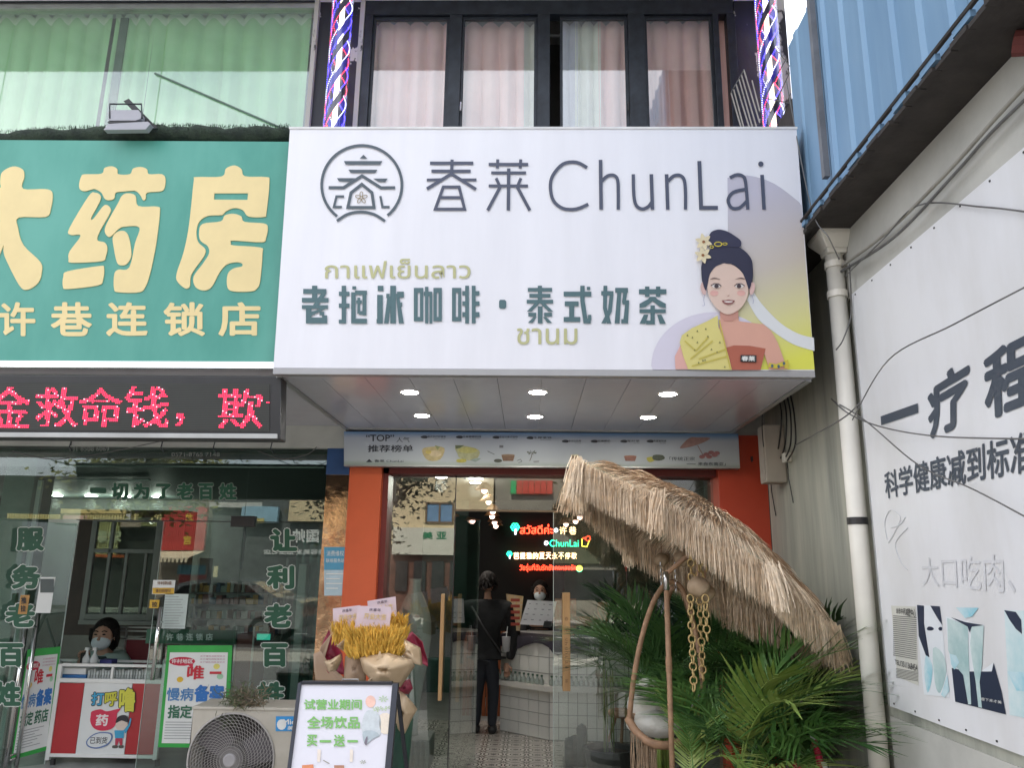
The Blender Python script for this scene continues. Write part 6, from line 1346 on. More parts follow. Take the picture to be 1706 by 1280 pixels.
# rib tufts at the rim corners
for k in range(NS):
    b = MB(); rs = random.Random(40+k)
    for i in range(170):
        p = rimp(k)+Vector([rs.gauss(0, .018) for _ in range(3)]); o_ = (rimp(k)-UC).normalized(); d = (o_*rs.uniform(.15, .5)+G+Vector((rs.gauss(0, .07), rs.gauss(0, .07), 0))).normalized(); L_ = rs.uniform(.14, .24)
        b.strip([p, p+d*L_*.5, p+(d+G*.3).normalized()*L_], d.cross(Vector((rs.uniform(-1, 1), 1, 0))).normalized()*.0028)
    b.build('corner_tuft', straws[k % 2], um, kind='stuff')
px_ = at(1120, 1280, 5.1).x
polt = at(1131, 957, 5.1); MB().tube([(px_, 5.1, 0), (px_, 5.1, polt.z)], .0165, 14).build('pole', M['rattan'], um, smooth=True)
MB().tube([(px_, 5.1, at(1120, 1095, 5.1).z), (px_, 5.1, at(1120, 1120, 5.1).z)], .020, 14).build('joint', M['rattan'], um)
MB().tube([(px_, 5.1, polt.z-.10), (px_, 5.1, polt.z+.015)], .0185, 14).build('metal_collar', M['steel'], um, smooth=True)
MB().tube([(px_, 5.1, polt.z), at(1160, 915, 5.1), apex.lerp(UC, .6)], .015, 12).build('upper_pole', M['rattan'], um, smooth=True)
MB().lathe([(.26, 0), (.26, .05), (.05, .07), (.04, .2)], (px_, 5.1, 0), 24).build('base', M['grey_stone'], um)
# wooden bead balls and ring chains hanging from the parasol
bead = mat('carved_wood', (.42, .32, .22), .6, scale=7, col2=(.30, .21, .13), bump=.3, bscale=20)
for k, (u, v, w_, Y, lab) in enumerate(((1163, 978, 18, 4.75, 'knotted pale wood ball nearest the camera, on the ring chain'), (1176, 988, 15, 4.85, 'wood ball behind the knotted one on the ring chain'), (1102, 933, 12, 5.6, 'dim wood ball under the far fringe, left one'), (1138, 930, 15, 5.5, 'wood ball under the far fringe beside the pole top'), (1122, 938, 9, 5.65, 'small wood ball between the two far ones'))):
    p = at(u, v, Y); r = w_/1299*Y*.95; t = thing('wood_ball', p-Vector((0, 0, r)), lab, 'ornament'); o = MB(); o.ball(p, r, 22, 14, (1.05, 1, .92), .05); o.build('ball', bead, t, smooth=True)
    MB().tube([p+Vector((0, 0, r*.8)), (p.x, p.y, p.z+r+.12)], .004, 6).build('cord', M['rattan'], t)
ringm = mat('gold_ring', (.50, .36, .16), .4, .35, var=.15)
rgA = MB(); rgA.tube([(.019*math.cos(a*math.pi/7), 0, .023*math.sin(a*math.pi/7)) for a in range(14)], .0048, 6, closed=True)
def chain(u, v0, v1, Y, lab, du=0):
    p0, p1 = at(u, v0, Y), at(u+du, v1, Y); n = max(2, int((p0.z-p1.z)/.036)); t = thing('ring_chain', p0, lab, 'chain', 'ring chains hanging from the parasol'); t.location = p1
    for i in range(n+1):
        p = Vector((p1.x, p1.y, p0.z)).lerp(Vector((p1.x, p1.y, p1.z)), i/n)
        if not chain.me:
            o = rgA.build('link', ringm, t, smooth=True); chain.me = o.data; off_ = wloc(o)  # first link keeps its own place in the mesh
            o.data.transform(Matrix.Translation(Vector(rgA.v[0])))
        else: o = bpy.data.objects.new('link', chain.me); C.objects.link(o); o.parent = t
        o.location = p-wloc(t); o.rotation_euler = (.15*math.sin(i*2.1), .12*math.sin(i*1.7), math.pi/2*(i % 2)+.35*math.sin(i))
chain.me = None
chain(1150, 892, 962, 4.8, 'ring chain above the knotted wood ball, left strand', 2); chain(1163, 895, 958, 4.8, 'ring chain above the knotted wood ball, middle strand', 2); chain(1171, 900, 960, 4.9, 'ring chain above the knotted wood ball, right strand', 2)
chain(1156, 998, 1146, 4.75, 'longest gold ring chain below the wood ball'); chain(1171, 1002, 1128, 4.8, 'gold ring chain below the wood ball, right of the longest'); chain(1178, 998, 1062, 4.7, 'shortest gold ring chain below the wood ball')
# ------------------------------------------------------------------ hanging egg chair
ec = thing('egg_chair', at(1100, 1270, 5.6), 'rattan hanging egg chair with pale cushion and tassels behind the palms', 'chair')
def hoop(pts, Y, r, nm='hoop'): o = MB(); o.tube([at(u, v, Y+dy) for u, v, dy in smoothloop(pts, 6, False)], r, 10); o.build(nm, M['rattan'], ec, smooth=True)
hoop([(1048, 1205, 0), (1056, 1130, 0), (1070, 1060, .02), (1088, 1005, .05), (1108, 975, .08), (1126, 972, .1), (1142, 995, .1), (1160, 1060, .05), (1170, 1140, 0), (1165, 1215, 0)], 5.45, .018)
hoop([(1110, 1028, .2), (1112, 1000, .18), (1122, 980, .12), (1138, 990, .2), (1150, 1030, .35)], 5.5, .018, 'rear_hoop')
hoop([(1046, 1198, 0), (1062, 1222, -.06), (1088, 1240, -.12), (1125, 1240, -.1), (1165, 1215, 0), (1150, 1195, .4), (1080, 1188, .4), (1048, 1200, .05)], 5.45, .026, 'seat_ring')
o = MB(); cp_ = at(1092, 1190, 5.6); o.ball(cp_+Vector((0, 0, -.06)), .17, 24, 14, (1.15, .9, .5), .05); o.ball(cp_+Vector((-.04, .06, .06)), .14, 20, 12, (1.0, .55, 1.05), .07); o.build('cushion', mat('cushion', (.72, .71, .65), .85, scale=12, col2=(.80, .80, .76), bump=.5, bscale=30), ec, smooth=True)
for k, du in enumerate((0, 24)):
    o = MB(); p0, p1 = at(1100+du, 940, 5.55), at(1102+du, 985, 5.52)
    for i in range(9):
        p = p0.lerp(p1, i/8); o.tube([p+Vector((.007*math.cos(a*math.pi/4)*(i % 2), .007*math.cos(a*math.pi/4)*((i+1) % 2), .014*math.sin(a*math.pi/4))) for a in range(8)], .0022, 5, closed=True)
    o.build('steel_chain', M['steel'], ec)
ts = mat('tassel', (.38, .27, .18), .85, var=.2, scale=30); o = MB(); rs = random.Random(8)
for i in range(60):
    u = rs.uniform(1050, 1094); p = at(u, 1222+(u-1050)*.45, 5.36)+Vector((0, rs.uniform(-.03, .03), 0)); L_ = rs.uniform(.24, .36); d = rs.uniform(-.03, .03)
    o.tube([p, p+Vector((d*.5, 0, -L_*.5)), p+Vector((d+.02*rs.uniform(-1, 1), 0, -L_))], .0026, 4)
o.build('tassels', ts, ec, kind='stuff')
# ------------------------------------------------------------------ palms
gp = [mat('palm_leaf', (.06, .165, .04), .42, scale=5, col2=(.13, .25, .06)), mat('palm_leaf_light', (.17, .29, .06), .42, scale=5, col2=(.30, .36, .10)), mat('palm_leaf_dark', (.04, .11, .035), .42, scale=5, col2=(.08, .17, .05))]
def frond_mesh(seed, L_, m, droop, npair=22):
    rs = random.Random(seed); o = MB(); pts = []; n = 22; p = Vector((0, 0, 0)); el = 0.0
    for i in range(n):
        pts.append(p.copy()); t = i/(n-1); el = -droop*t**1.4; p = p+Vector((math.cos(el), 0, math.sin(el)))*(L_/(n-1))
    o.tube(pts, [.0075*(1-.8*i/(n-1)) for i in range(n)], 5, caps=False)
    for j in range(npair):
        t = .24+.76*j/npair; x = t*(n-1); k = min(n-2, int(x)); b = pts[k].lerp(pts[k+1], x-k); tan = (pts[k+1]-pts[k]).normalized()
        up_ = Vector((0, 1, 0)).cross(tan); up_ = up_ if up_.z > 0 else -up_
        ll = L_*.42*(math.sin(math.pi*min(1, (t-.12)*1.02))**.6 if t < .98 else .3)*rs.uniform(.85, 1.1)
        for s in (-1, 1):
            ang = math.radians(62-38*t+rs.uniform(-5, 5)); d = (tan*math.cos(ang)+Vector((0, s, 0))*math.sin(ang)+up_*rs.uniform(.05, .35)).normalized()
            e = d.cross(up_).normalized()*.0105*rs.uniform(.8, 1.15); dr = Vector((0, 0, -1))*ll*rs.uniform(.10, .34)
            o.strip([b, b+d*ll*.3, b+d*ll*.65+dr*.35, b+d*ll+dr], [e*.5, e, e*.8, e*.08])
    me = bpy.data.meshes.new('frond'); me.from_pydata([tuple(v) for v in o.v], [], o.f); me.materials.append(m); return me
FM = [frond_mesh(1, 1.0, gp[0], 1.0), frond_mesh(2, 1.1, gp[0], 1.5), frond_mesh(3, .9, gp[1], 1.2), frond_mesh(4, 1.0, gp[2], 1.3), frond_mesh(5, 1.05, gp[2], .8), frond_mesh(6, .8, gp[1], 1.7)]
def palm(x, y, z, lab, seed, n, s0, s1, e0, e1, az=None, mats=(0, 1, 2, 3, 4, 5), pot=True):
    rs = random.Random(seed); t = thing('potted_palm', (x, y, 0), lab, 'palm')
    if pot:
        MB().lathe([(.15, 0), (.21, .30), (.22, .34), (.19, .34), (.18, .30)], (x, y, .001), 20).build('pot', mat('dark_pot', (.04, .04, .04), .5), t, smooth=False)
        MB().lathe([(.18, .30), (.002, .31)], (x, y, .002), 14).build('soil', mat('soil', (.03, .02, .015), .95), t)
    for i in range(n):
        a = rs.uniform(0, 2*math.pi) if az is None else math.radians(rs.uniform(*az)); el = math.radians(rs.uniform(e0, e1)); sc_ = rs.uniform(s0, s1)
        o = bpy.data.objects.new('frond', FM[rs.choice(mats)]); C.objects.link(o); o.parent = t
        bx_, by_ = x+rs.uniform(-.05, .05), y+rs.uniform(-.05, .05); zb0 = z+rs.uniform(-.1, .08)
        o.location = (bx_-x, by_-y, zb0); o.rotation_euler = (rs.uniform(-.4, .4), -el, a); o.scale = (sc_, sc_, sc_)
        st = MB(); st.tube([(bx_, by_, .3 if z > .3 else .05), (bx_, by_, zb0)], [.014 if y < 6.5 else .006, .009 if y < 6.5 else .004], 6); st.build('stem', gp[1], t, smooth=True)
palm(at(1235, 1290, 5.1).x, 4.95, .62, 'bushy green areca palm in the middle, below the parasol', 1, 20, .75, 1.05, 20, 84, az=(-110, 140), mats=(0, 1, 2, 0, 3, 1))
palm(at(1150, 1290, 5.2).x, 5.05, .55, 'areca palm with yellow green fronds in front of the hanging chair', 2, 9, .5, .75, 15, 75, az=(-100, 100), mats=(0, 2, 5))
palm(at(1345, 1290, 5.6).x, 5.55, .75, 'dark areca palm against the side wall, behind the tip of the parasol', 3, 24, .75, 1.0, 20, 85, mats=(3, 4, 0))
palm(at(1255, 1290, 6.1).x, 6.05, .85, 'tall dark palm close to the glass and the red pillar', 4, 22, .75, 1.0, 35, 85, mats=(3, 4, 3))
palm(at(1110, 1290, 5.95).x, 6.0, .85, 'palm with upright fronds behind the rattan hoop at the glass', 5, 18, .65, .85, 40, 82, mats=(0, 3, 4))
palm(at(1330, 1290, 4.75).x, 4.8, .60, 'low palm spreading fronds towards the rain pipe', 6, 16, .6, .8, 15, 65, mats=(0, 3, 0))
palm(at(1015, 1290, 7.0).x, 6.95, .95, 'slender indoor palm with drooping leaves behind the glass door', 7, 8, .4, .6, 40, 85, mats=(3, 4), pot=True)
# red handled things by the palms
t = thing('red_umbrella', at(1358, 1285, 4.7), 'pink red folded umbrella standing among the palm pots', 'umbrella'); rd = mat('crimson', (.50, .02, .07), .45)
MB().tube([at(1372, 1295, 4.6), at(1364, 1262, 4.65), at(1356, 1232, 4.7)], [.020, .019, .014], 10).build('cloth', rd, t, smooth=True); MB().tube([at(1356, 1233, 4.7), at(1354, 1226, 4.7)], .017, 10).build('cap', M['white'], t); MB().tube([at(1374, 1300, 4.6), at(1371, 1272, 4.63)], .0215, 10).build('band', M['white'], t)
MB().tube([at(1322, 1277, 4.6), at(1345, 1282, 4.6), at(1365, 1290, 4.6)], .016, 8).build('broom_head', rd, smooth=True, label='pink red plastic bar lying left of the folded umbrella', cat='broom')
# red lantern decorations behind the palms on the wall
t = thing('red_ornament', at(1232, 1060, 6.3), 'red ornament glimpsed between the palm fronds on the right pillar', 'ornament')
for u, v in ((1226, 1040), (1240, 1055), (1216, 1045), (1205, 1030)): p = at(u, v, 6.33); o = MB(); o.lathe([(.003, -.09), (.022, -.02), (.016, .05), (.003, .10)], p, 10); o.build('pod', mat('lantern_red', (.55, .04, .02), .45), t, smooth=True)
# bamboo fan and straw rest seen under the parasol
t = thing('straw_fan', at(1070, 925, 6.7), 'woven straw fan on display behind the glass under the parasol', 'fan'); p = at(1072, 928, 6.9)
for i in range(16): a = math.radians(-30+i*11); MB().strip([p, p+Vector((.16*math.cos(a), 0, .16*math.sin(a)))], [Vector((0, .002, .001)), Vector((-math.sin(a), 0, math.cos(a)))*.011]).build('blade', mat('fan_straw', (.45, .24, .09), .7), t)

# ------------------------------------------------------------------ A-board
ab = thing('pavement_sign', at(570, 1300, 4.35), 'white pavement sign with green opening offer lettering in a dark frame', 'sign'); aY = 4.35
Q = [at(500, 1140, aY+.16), at(659, 1141, aY+.16), at(646, 1290, aY), at(481, 1290, aY)]
d_ = (Q[2]-Q[1]); 
for k in (2, 3): Q[k] = Q[k]+(Q[k]-Q[3-k])*1.1
def ql(a, b, k=0): return bil(Q, a, b)+Vector((0, -.003*k, 0))
MB().slab(Q, (0, .012, 0)).build('panel', mat('aboard_white', (.74, .73, .80), .4, var=.02), ab)
fm2 = mat('aboard_frame', (.035, .038, .05), .35, .3, var=.1)
def bar(p, q_, w_, nm='frame_bar'):
    d = (q_-p).normalized(); s_ = d.cross(Vector((0, 1, 0))).normalized()*w_; MB().hexa([p-s_+Vector((0, -.012, 0)), p+s_+Vector((0, -.012, 0)), q_+s_+Vector((0, -.012, 0)), q_-s_+Vector((0, -.012, 0)), p-s_+Vector((0, .03, 0)), p+s_+Vector((0, .03, 0)), q_+s_+Vector((0, .03, 0)), q_-s_+Vector((0, .03, 0))]).build(nm, fm2, ab, bevel=.002)
bar(Q[3], Q[0]+Vector((0, 0, .006)), .009); bar(Q[2], Q[1]+Vector((0, 0, .006)), .016); bar(Q[0]+Vector((.01, 0, .006)), Q[1]+Vector((-.018, 0, .006)), .008)
MB().tube([Q[1]+Vector((.01, .02, -.05)), Q[1]+Vector((.10, .55, -1.1))], .012, 8).build('rear_leg', fm2, ab); MB().tube([Q[0]+Vector((.02, .02, -.05)), Q[0]+Vector((.06, .55, -1.1))], .012, 8).build('rear_leg', fm2, ab)
hp = [at(u, v, aY+.17) for u, v in ((569, 1141), (570, 1133), (597, 1133), (597, 1141))]; MB().tube(hp, .004, 6).build('carry_handle', M['steel'], ab)
za_ = zc(460, 960, 4.0)
def aq(x0, y0, x1, y1, k=2):
    P_ = []
    for (x, y) in ((x0, y0), (x1, y0), (x1, y1), (x0, y1)):
        u, v = za_(x, y); t_r = ray(u, v); n_ = (Q[1]-Q[0]).cross(Q[3]-Q[0]); t = (Q[0]-EYE).dot(n_)/t_r.dot(n_); P_.append(EYE+t_r*t+Vector((0, -.003*k, 0)))
    return P_
lg = mat('leaf_green_print', '7db866', .5, var=.02); m_ = MB()
for s_, x0, y0, x1, y1 in (('试营业期间', 188, 822, 573, 892), ('全场饮品', 208, 935, 560, 1018), ('买', 206, 1058, 276, 1136), ('送', 385, 1058, 460, 1138)): put_line(ab, 'lettering', s_, aq(x0, y0, x1, y1), .03, lg)
for x0, x1 in ((292, 368), (476, 546)): m_.quad(aq(x0, 1094, x1, 1110))
m_.build('lettering', lg, ab)
def ap(l, col, sm=3, k=1): 
    if sm: l = smoothloop(l, sm)
    o = MB(); P_ = []
    for x, y in l: P_.append(aq(x, y, x, y, k)[0])
    o.poly(P_); o.build('print', mat('ap_'+col, col, .5, var=.1, scale=30), ab)
ap(ell(630, 838, 34, 40, 16), 'f0c4b4', 0); ap([(600, 905), (640, 895), (690, 930), (700, 1000), (690, 1070), (640, 1080), (600, 1120), (580, 1060), (570, 1010), (580, 950)], 'c9d0d4', 3); ap([(580, 1040), (640, 1030), (690, 1060), (640, 1090), (600, 1125), (585, 1100)], 'b0bcc2', 3, 2)
ap([(690, 930), (760, 925), (765, 1040), (700, 1045)], 'e9dccb', 3, 1); ap([(605, 1070), (612, 1075), (605, 1128), (590, 1110)], '7c7480', 2, 3)
for k in range(7): a_ = k*.9; ap([(715, 820), (715+34*math.cos(a_), 820+22*math.sin(a_)), (715+30*math.cos(a_+.3), 820+20*math.sin(a_+.3))], 'a9c98f', 0, 2)
for x, y in ((660, 885), (690, 880), (720, 888), (745, 878), (675, 895)):
    for k in range(4): a_ = k*1.57+x; ap([(x, y), (x+22*math.cos(a_), y+14*math.sin(a_)), (x+18*math.cos(a_+.5), y+12*math.sin(a_+.5))], 'b4cc98', 0, 2)
ap([(175, 1262), (250, 1256), (252, 1285), (175, 1285)], 'd98a60', 0, 2); ap([(388, 1262), (455, 1262), (455, 1285), (390, 1285)], 'b08068', 0, 2); ap([(278, 1155), (300, 1158), (296, 1240), (276, 1238)], 'e8dcd0', 0, 2); ap([(494, 1155), (515, 1158), (512, 1240), (492, 1238)], 'e8dcd0', 0, 2)
ap([(318, 1225), (360, 1248), (356, 1253), (315, 1230)], '9a9488', 0, 3)
for k in range(6): a_ = k*1.05; ap([(580, 1240), (580+22*math.cos(a_), 1240+14*math.sin(a_)), (580+20*math.cos(a_+.4), 1240+12*math.sin(a_+.4))], 'a0a890', 0, 2)

# ------------------------------------------------------------------ opening flower basket
bq = thing('flower_basket', at(620, 1270, 4.95), 'grand opening bouquet of golden wheat ears in gold and crimson paper', 'bouquet')
zf_ = zc(460, 960, 4.0); gold = mat('gold_paper', (.58, .43, .27), .38, .25, scale=6, col2=(.66, .50, .34)); goldd = mat('gold_paper_dark', (.36, .25, .17), .5, var=.1); crim = mat('crimson_paper', (.26, .02, .05), .5, var=.15, scale=10)
def paper(pts, Y, m, curl=.0, seed=0, nm='wrapping_paper'):
    rs = random.Random(seed); P_ = [at(*zf_(x, y), Y+dy) for x, y, dy in pts]; c = sum(P_, Vector())/len(P_); curl = -curl; o = MB(); n = len(P_); R_ = 5
    P2 = [tuple(P_[i//2].lerp(P_[(i//2+1) % n], .5*(i % 2))) for i in range(2*n)]; n = len(P2)
    for j in range(1, R_+1):
        for i in range(n): p = c.lerp(Vector(P2[i]), j/R_); o.v.append(p+Vector((0, .010*math.sin(i*1.9+seed)*(j/R_)-curl*(1-(j/R_)**2)*.55+curl*(1-j/R_)*-1, 0)))
    o.v.append(c); cc = len(o.v)-1
    for i in range(n): o.f.append((cc, i, (i+1) % n))
    for j in range(R_-1):
        for i in range(n): o.f.append((j*n+i, (j+1)*n+i, (j+1)*n+(i+1) % n, j*n+(i+1) % n))
    ob = o.build(nm, m, bq, smooth=True); so2 = ob.modifiers.new('thickness', 'SOLIDIFY'); so2.thickness = .002; return ob
paper([(850, 420, 0), (905, 370, .1), (975, 440, .05), (1010, 560, 0), (1010, 605, -.02), (930, 560, -.05), (870, 480, 0)], 5.0, crim, .05, 1)
paper([(290, 560, 0), (275, 540, 0), (300, 470, .05), (350, 360, .1), (380, 420, 0), (440, 520, 0), (460, 660, 0), (350, 650, -.02)], 5.0, crim, .04, 2)
paper([(400, 470, -.05), (480, 400, 0), (520, 420, 0), (600, 470, .02), (640, 540, .02), (560, 560, 0), (440, 500, 0)], 4.88, gold, .03, 3)
paper([(560, 545, 0), (640, 530, -.04), (750, 515, -.06), (900, 560, -.02), (925, 600, 0), (830, 740, 0), (760, 725, -.03), (640, 710, -.04), (585, 640, 0)], 4.75, gold, -.08, 4)
paper([(820, 470, 0), (850, 420, .02), (960, 480, .05), (975, 600, 0), (900, 580, -.04), (830, 520, -.02)], 4.85, gold, -.03, 5)
paper([(320, 570, 0), (370, 560, -.02), (430, 520, -.03), (440, 560, 0), (400, 630, 0), (350, 640, 0)], 4.85, gold, -.03, 6)
paper([(460, 540, 0), (520, 500, -.03), (600, 560, -.02), (600, 700, 0), (540, 720, 0), (450, 690, 0)], 4.84, goldd, -.02, 7)
paper([(800, 740, 0), (870, 800, -.03), (940, 890, 0), (900, 960, 0), (860, 1050, .02), (800, 1060, .03), (780, 860, 0)], 4.85, gold, -.05, 8)
paper([(800, 1010, .03), (880, 960, .02), (870, 1130, .04), (790, 1140, .04)], 4.9, goldd, 0, 9)
paper([(800, 700, 0), (890, 690, 0), (912, 750, -.02), (880, 790, 0), (820, 780, 0)], 4.86, crim, -.04, 10)
paper([(300, 470, 0), (370, 380, 0), (300, 660, 0), (250, 640, 0)], 5.02, goldd, 0, 11)
paper([(250, 520, 0), (300, 500, 0), (380, 620, 0), (500, 720, 0), (260, 700, 0)], 4.98, goldd, 0, 12)
o = MB(); kn = at(*zf_(690, 610), 4.68)
for a, s_ in ((1.57, .09), (.9, .055), (2.3, .055), (-.1, .07), (3.2, .07)): 
    e_ = kn+Vector((math.cos(a)*s_*.5, -.02, math.sin(a)*s_)); o.strip([kn, kn.lerp(e_, .5)+Vector((0, -.01, 0)), e_], [Vector((.004, 0, 0)), Vector((.018, 0, .004)), Vector((.002, 0, .0))])
o.tube([at(*zf_(615, 700), 4.7), at(*zf_(650, 672), 4.68), at(*zf_(690, 655), 4.67), at(*zf_(720, 670), 4.7)], .004, 6); o.build('bow', gold, bq)
# wheat ears
wy = [mat('wheat_gold', (.80, .50, .09), .7, var=.2, scale=30), mat('wheat_amber', (.62, .38, .06), .7, var=.2, scale=30)]
def ears(cx, cy_, sx, sy_, n, Y, seed, fan):
    rs = random.Random(seed)
    for k in range(2):
        o = MB()
        for i in range(n//2):
            x = cx+rs.uniform(-1, 1)*sx; y = cy_+rs.uniform(-1, 1)*sy_; p = at(*zf_(x, y), Y+rs.uniform(-.06, .06)); t_ = (x-cx)/sx
            d = Vector((t_*fan+rs.gauss(0, .16), rs.gauss(-.45, .2), 1)).normalized(); L_ = rs.uniform(.05, .09)
            o.tube([p, p+d*L_*.3, p+d*L_*.8, p+d*L_], [.002, .0058, .0048, .0008], 5, caps=False)
            for q_ in range(5):
                b_0 = p+d*L_*(.25+.13*q_); sd_ = Vector((rs.uniform(-1, 1), rs.uniform(-1, .2), .9)).normalized(); o.strip([b_0, b_0+sd_*.035], [Vector((.0016, 0, 0)), Vector((.0003, 0, 0))])
        o.build('wheat_ears', wy[k], bq, kind='stuff')
ears(655, 485, 165, 75, 900, 4.78, 1, .55); ears(430, 420, 60, 55, 110, 4.95, 2, -.3); ears(810, 370, 55, 60, 130, 4.95, 3, .35); ears(650, 400, 130, 40, 160, 4.9, 4, .3)
# cards
for k, (pts, lab) in enumerate((([(378, 218), (560, 196), (560, 372), (382, 384)], None), ([(608, 168), (796, 138), (806, 290), (620, 330)], None), ([(548, 200), (768, 206), (752, 384), (520, 362)], None))):
    Y = (4.95, 5.0, 4.8)[k]; q_ = [at(*zf_(*p), Y) for p in pts]; cd_ = MB().slab(q_, (0, .003, 0)).build('greeting_card', mat('pink_card', (.66, .54, .60), .5, var=.04), bq)
    def cs_(a0, b0, a1, b1): return [bil(q_, a0, b1)+Vector((0, -.004, 0)), bil(q_, a1, b1)+Vector((0, -.004, 0)), bil(q_, a1, b0)+Vector((0, -.004, 0)), bil(q_, a0, b0)+Vector((0, -.004, 0))]
    o = MB(); put_text(o, '开业大吉', cs_(.22, .48, .88, .72), .02); o.build('lettering', mat('gold_foil', (.75, .58, .28), .35, .4, var=.2, scale=50), cd_)
    o = MB(); put_text(o, '庆喜年', cs_(.35, .80, .70, .92), .01); put_text(o, '恭祝', cs_(.35, .10, .60, .20), .01); o.build('handwriting', mat('pen_ink', (.10, .08, .12), .6), cd_)
bk = at(640, 1200, 4.95); MB().lathe([(.10, 0), (.13, .25), (.17, bk.z)], (bk.x, 4.98, 0), 16).build('stand', mat('basket_green', (.02, .07, .045), .6, var=.3), bq, smooth=True)

# ------------------------------------------------------------------ air conditioner
ac = thing('air_conditioner', at(400, 1300, 5.6), 'outdoor air conditioner unit with round fan grille and dried weeds on top', 'air conditioner'); Ya = 5.55
zg = zc(280, 1130, 4.062)
body = mat('ac_beige', (.50, .47, .41), .5, scale=5, col2=(.42, .39, .33), bump=.05)
a0 = at(*zg(150, 420), Ya).x; a1 = a0+.92; ztp = at(*zg(500, 222), Ya).z; acb = ztp-.68
cz_ = at(*zg(425, 555), Ya); R0 = (690-160)/2/4.062/1299*5.7
o = MB(); ring_ = ell(cz_.x, cz_.z, R0*1.01, R0*1.01, 40); o.prism([(a0, Ya, acb), (a1, Ya, acb), (a1, Ya, ztp), (a0, Ya, ztp)], (0, .02, 0), [[(x, Ya, z) for x, z in ring_]]); o.build('front_panel', body, ac)
MB().box(a0, a0+.01, Ya+.0205, Ya+.32, acb, ztp).build('side_panel', body, ac); MB().box(a1-.01, a1, Ya+.0205, Ya+.32, acb, ztp).build('side_panel', body, ac); MB().box(a0+.012, a1-.012, Ya+.31, Ya+.32, acb, ztp-.003).build('rear_coil', M['black_pl'], ac)
MB().box(a0-.008, a1+.008, Ya-.008, Ya+.33, ztp+.001, ztp+.022).build('top_cover', body, ac, bevel=.006); MB().box(a0, a1, Ya, Ya+.32, acb-.03, acb-.001).build('base_pan', body, ac)
sk_ = MB().tube([(cz_.x+R0*math.cos(a*math.pi/24), Ya-.004, cz_.z+R0*math.sin(a*math.pi/24)) for a in range(48)], .007, 6, closed=True).build('grille_ring', mat('grille_grey', (.40, .385, .37), .45, var=.1), ac, smooth=True)
o = MB()
for k in range(1, 12):
    r = R0*(.16+.84*k/12); o.tube([(cz_.x+r*math.cos(a*math.pi/24), Ya-.012-.012*(1-(r/R0)**2), cz_.z+r*math.sin(a*math.pi/24)) for a in range(48)], .0014, 4, closed=True)
for k in range(56):
    a0_ = 2*math.pi*k/56; pts = []
    for i in range(9): s = i/8; r = R0*(.13+.87*s); a = a0_+.95*s**1.1; pts.append((cz_.x+r*math.cos(a), Ya-.010-.012*(1-(r/R0)**2), cz_.z+r*math.sin(a)))
    o.tube(pts, .0015, 4, caps=False)
o.build('grille_wires', mat('grille_grey'[:11], (.40, .385, .37), .45), ac, kind='stuff')
MB().lathe([(R0*.15, 0), (R0*.15, .008), (R0*.12, .014), (.001, .015)], (cz_.x, Ya-.018, cz_.z), 24, Matrix.Rotation(math.pi/2, 3, 'X')).build('grille_hub', mat('hub_grey', (.34, .33, .34), .5), ac)
MB().lathe([(R0*1.0, 0), (R0*1.0, .02), (.002, .021)], (cz_.x, Ya+.25, cz_.z), 40, Matrix.Rotation(math.pi/2, 3, 'X')).build('shroud', mat('shroud', (.05, .045, .045), .7), ac)
for k in range(3):
    a = 2*math.pi*k/3+.4; o = MB(); pts = [(.25, -.3), (.9, -.42), (.98, -.1), (.9, .35), (.25, .25)]
    o.prism([(cz_.x+R0*(x*math.cos(a)-y*math.sin(a)), Ya+.08+.05*y, cz_.z+R0*(x*math.sin(a)+y*math.cos(a))) for x, y in pts], (0, .006, 0)); o.build('fan_blade', mat('fan_blade', (.10, .09, .10), .45), ac)
MB().tube([(cz_.x, Ya+.04, cz_.z), (cz_.x, Ya+.22, cz_.z)], R0*.24, 20).build('fan_hub', mat('fan_blade', (.1, .09, .1)), ac, smooth=False)
# badge
q_ = [at(*zg(730, 262), Ya-.004), at(*zg(930, 262), Ya-.004), at(*zg(930, 362), Ya-.004), at(*zg(728, 362), Ya-.004)]; MB().slab(q_, (0, .003, 0)).build('badge', mat('badge_blue', '2f8fd0', .4, var=.03), ac)
def bq_(a0, b0, a1, b1, k=1): return [bil(q_, a0, b1)+Vector((0, -.002*k, 0)), bil(q_, a1, b1)+Vector((0, -.002*k, 0)), bil(q_, a1, b0)+Vector((0, -.002*k, 0)), bil(q_, a0, b0)+Vector((0, -.002*k, 0))]
o = MB(); put_text(o, 'Midea', bq_(.25, .45, .95, .82, 2), .02); put_text(o, '美的', bq_(.40, .08, .85, .36, 2), .02); o.poly([bil(q_, .2+.16*math.cos(i*.449), .45+.36*math.sin(i*.449))+Vector((0, -.002, 0)) for i in range(14)]); o.build('badge_lettering', M['paper'], ac)
for zz in ((-.16, -.22), (-.26, -.33)): MB().box(a0+.70, a1-.04, Ya-.006, Ya-.001, ztp+zz[1]-.06, ztp+zz[0]-.06).build('sticker', mat('worn_sticker', (.36, .35, .29), .7, var=.2, scale=20), ac)
for x in (a0+.05, a1-.12): MB().box(x, x+.06, Ya, Ya+.3, 0, acb-.031).build('foot', M['steel'], ac)
wd = thing('dried_weeds', at(400, 1190, 5.6), 'tangle of dried weeds in a clump on top of the air conditioner', 'plant'); rs = random.Random(6)
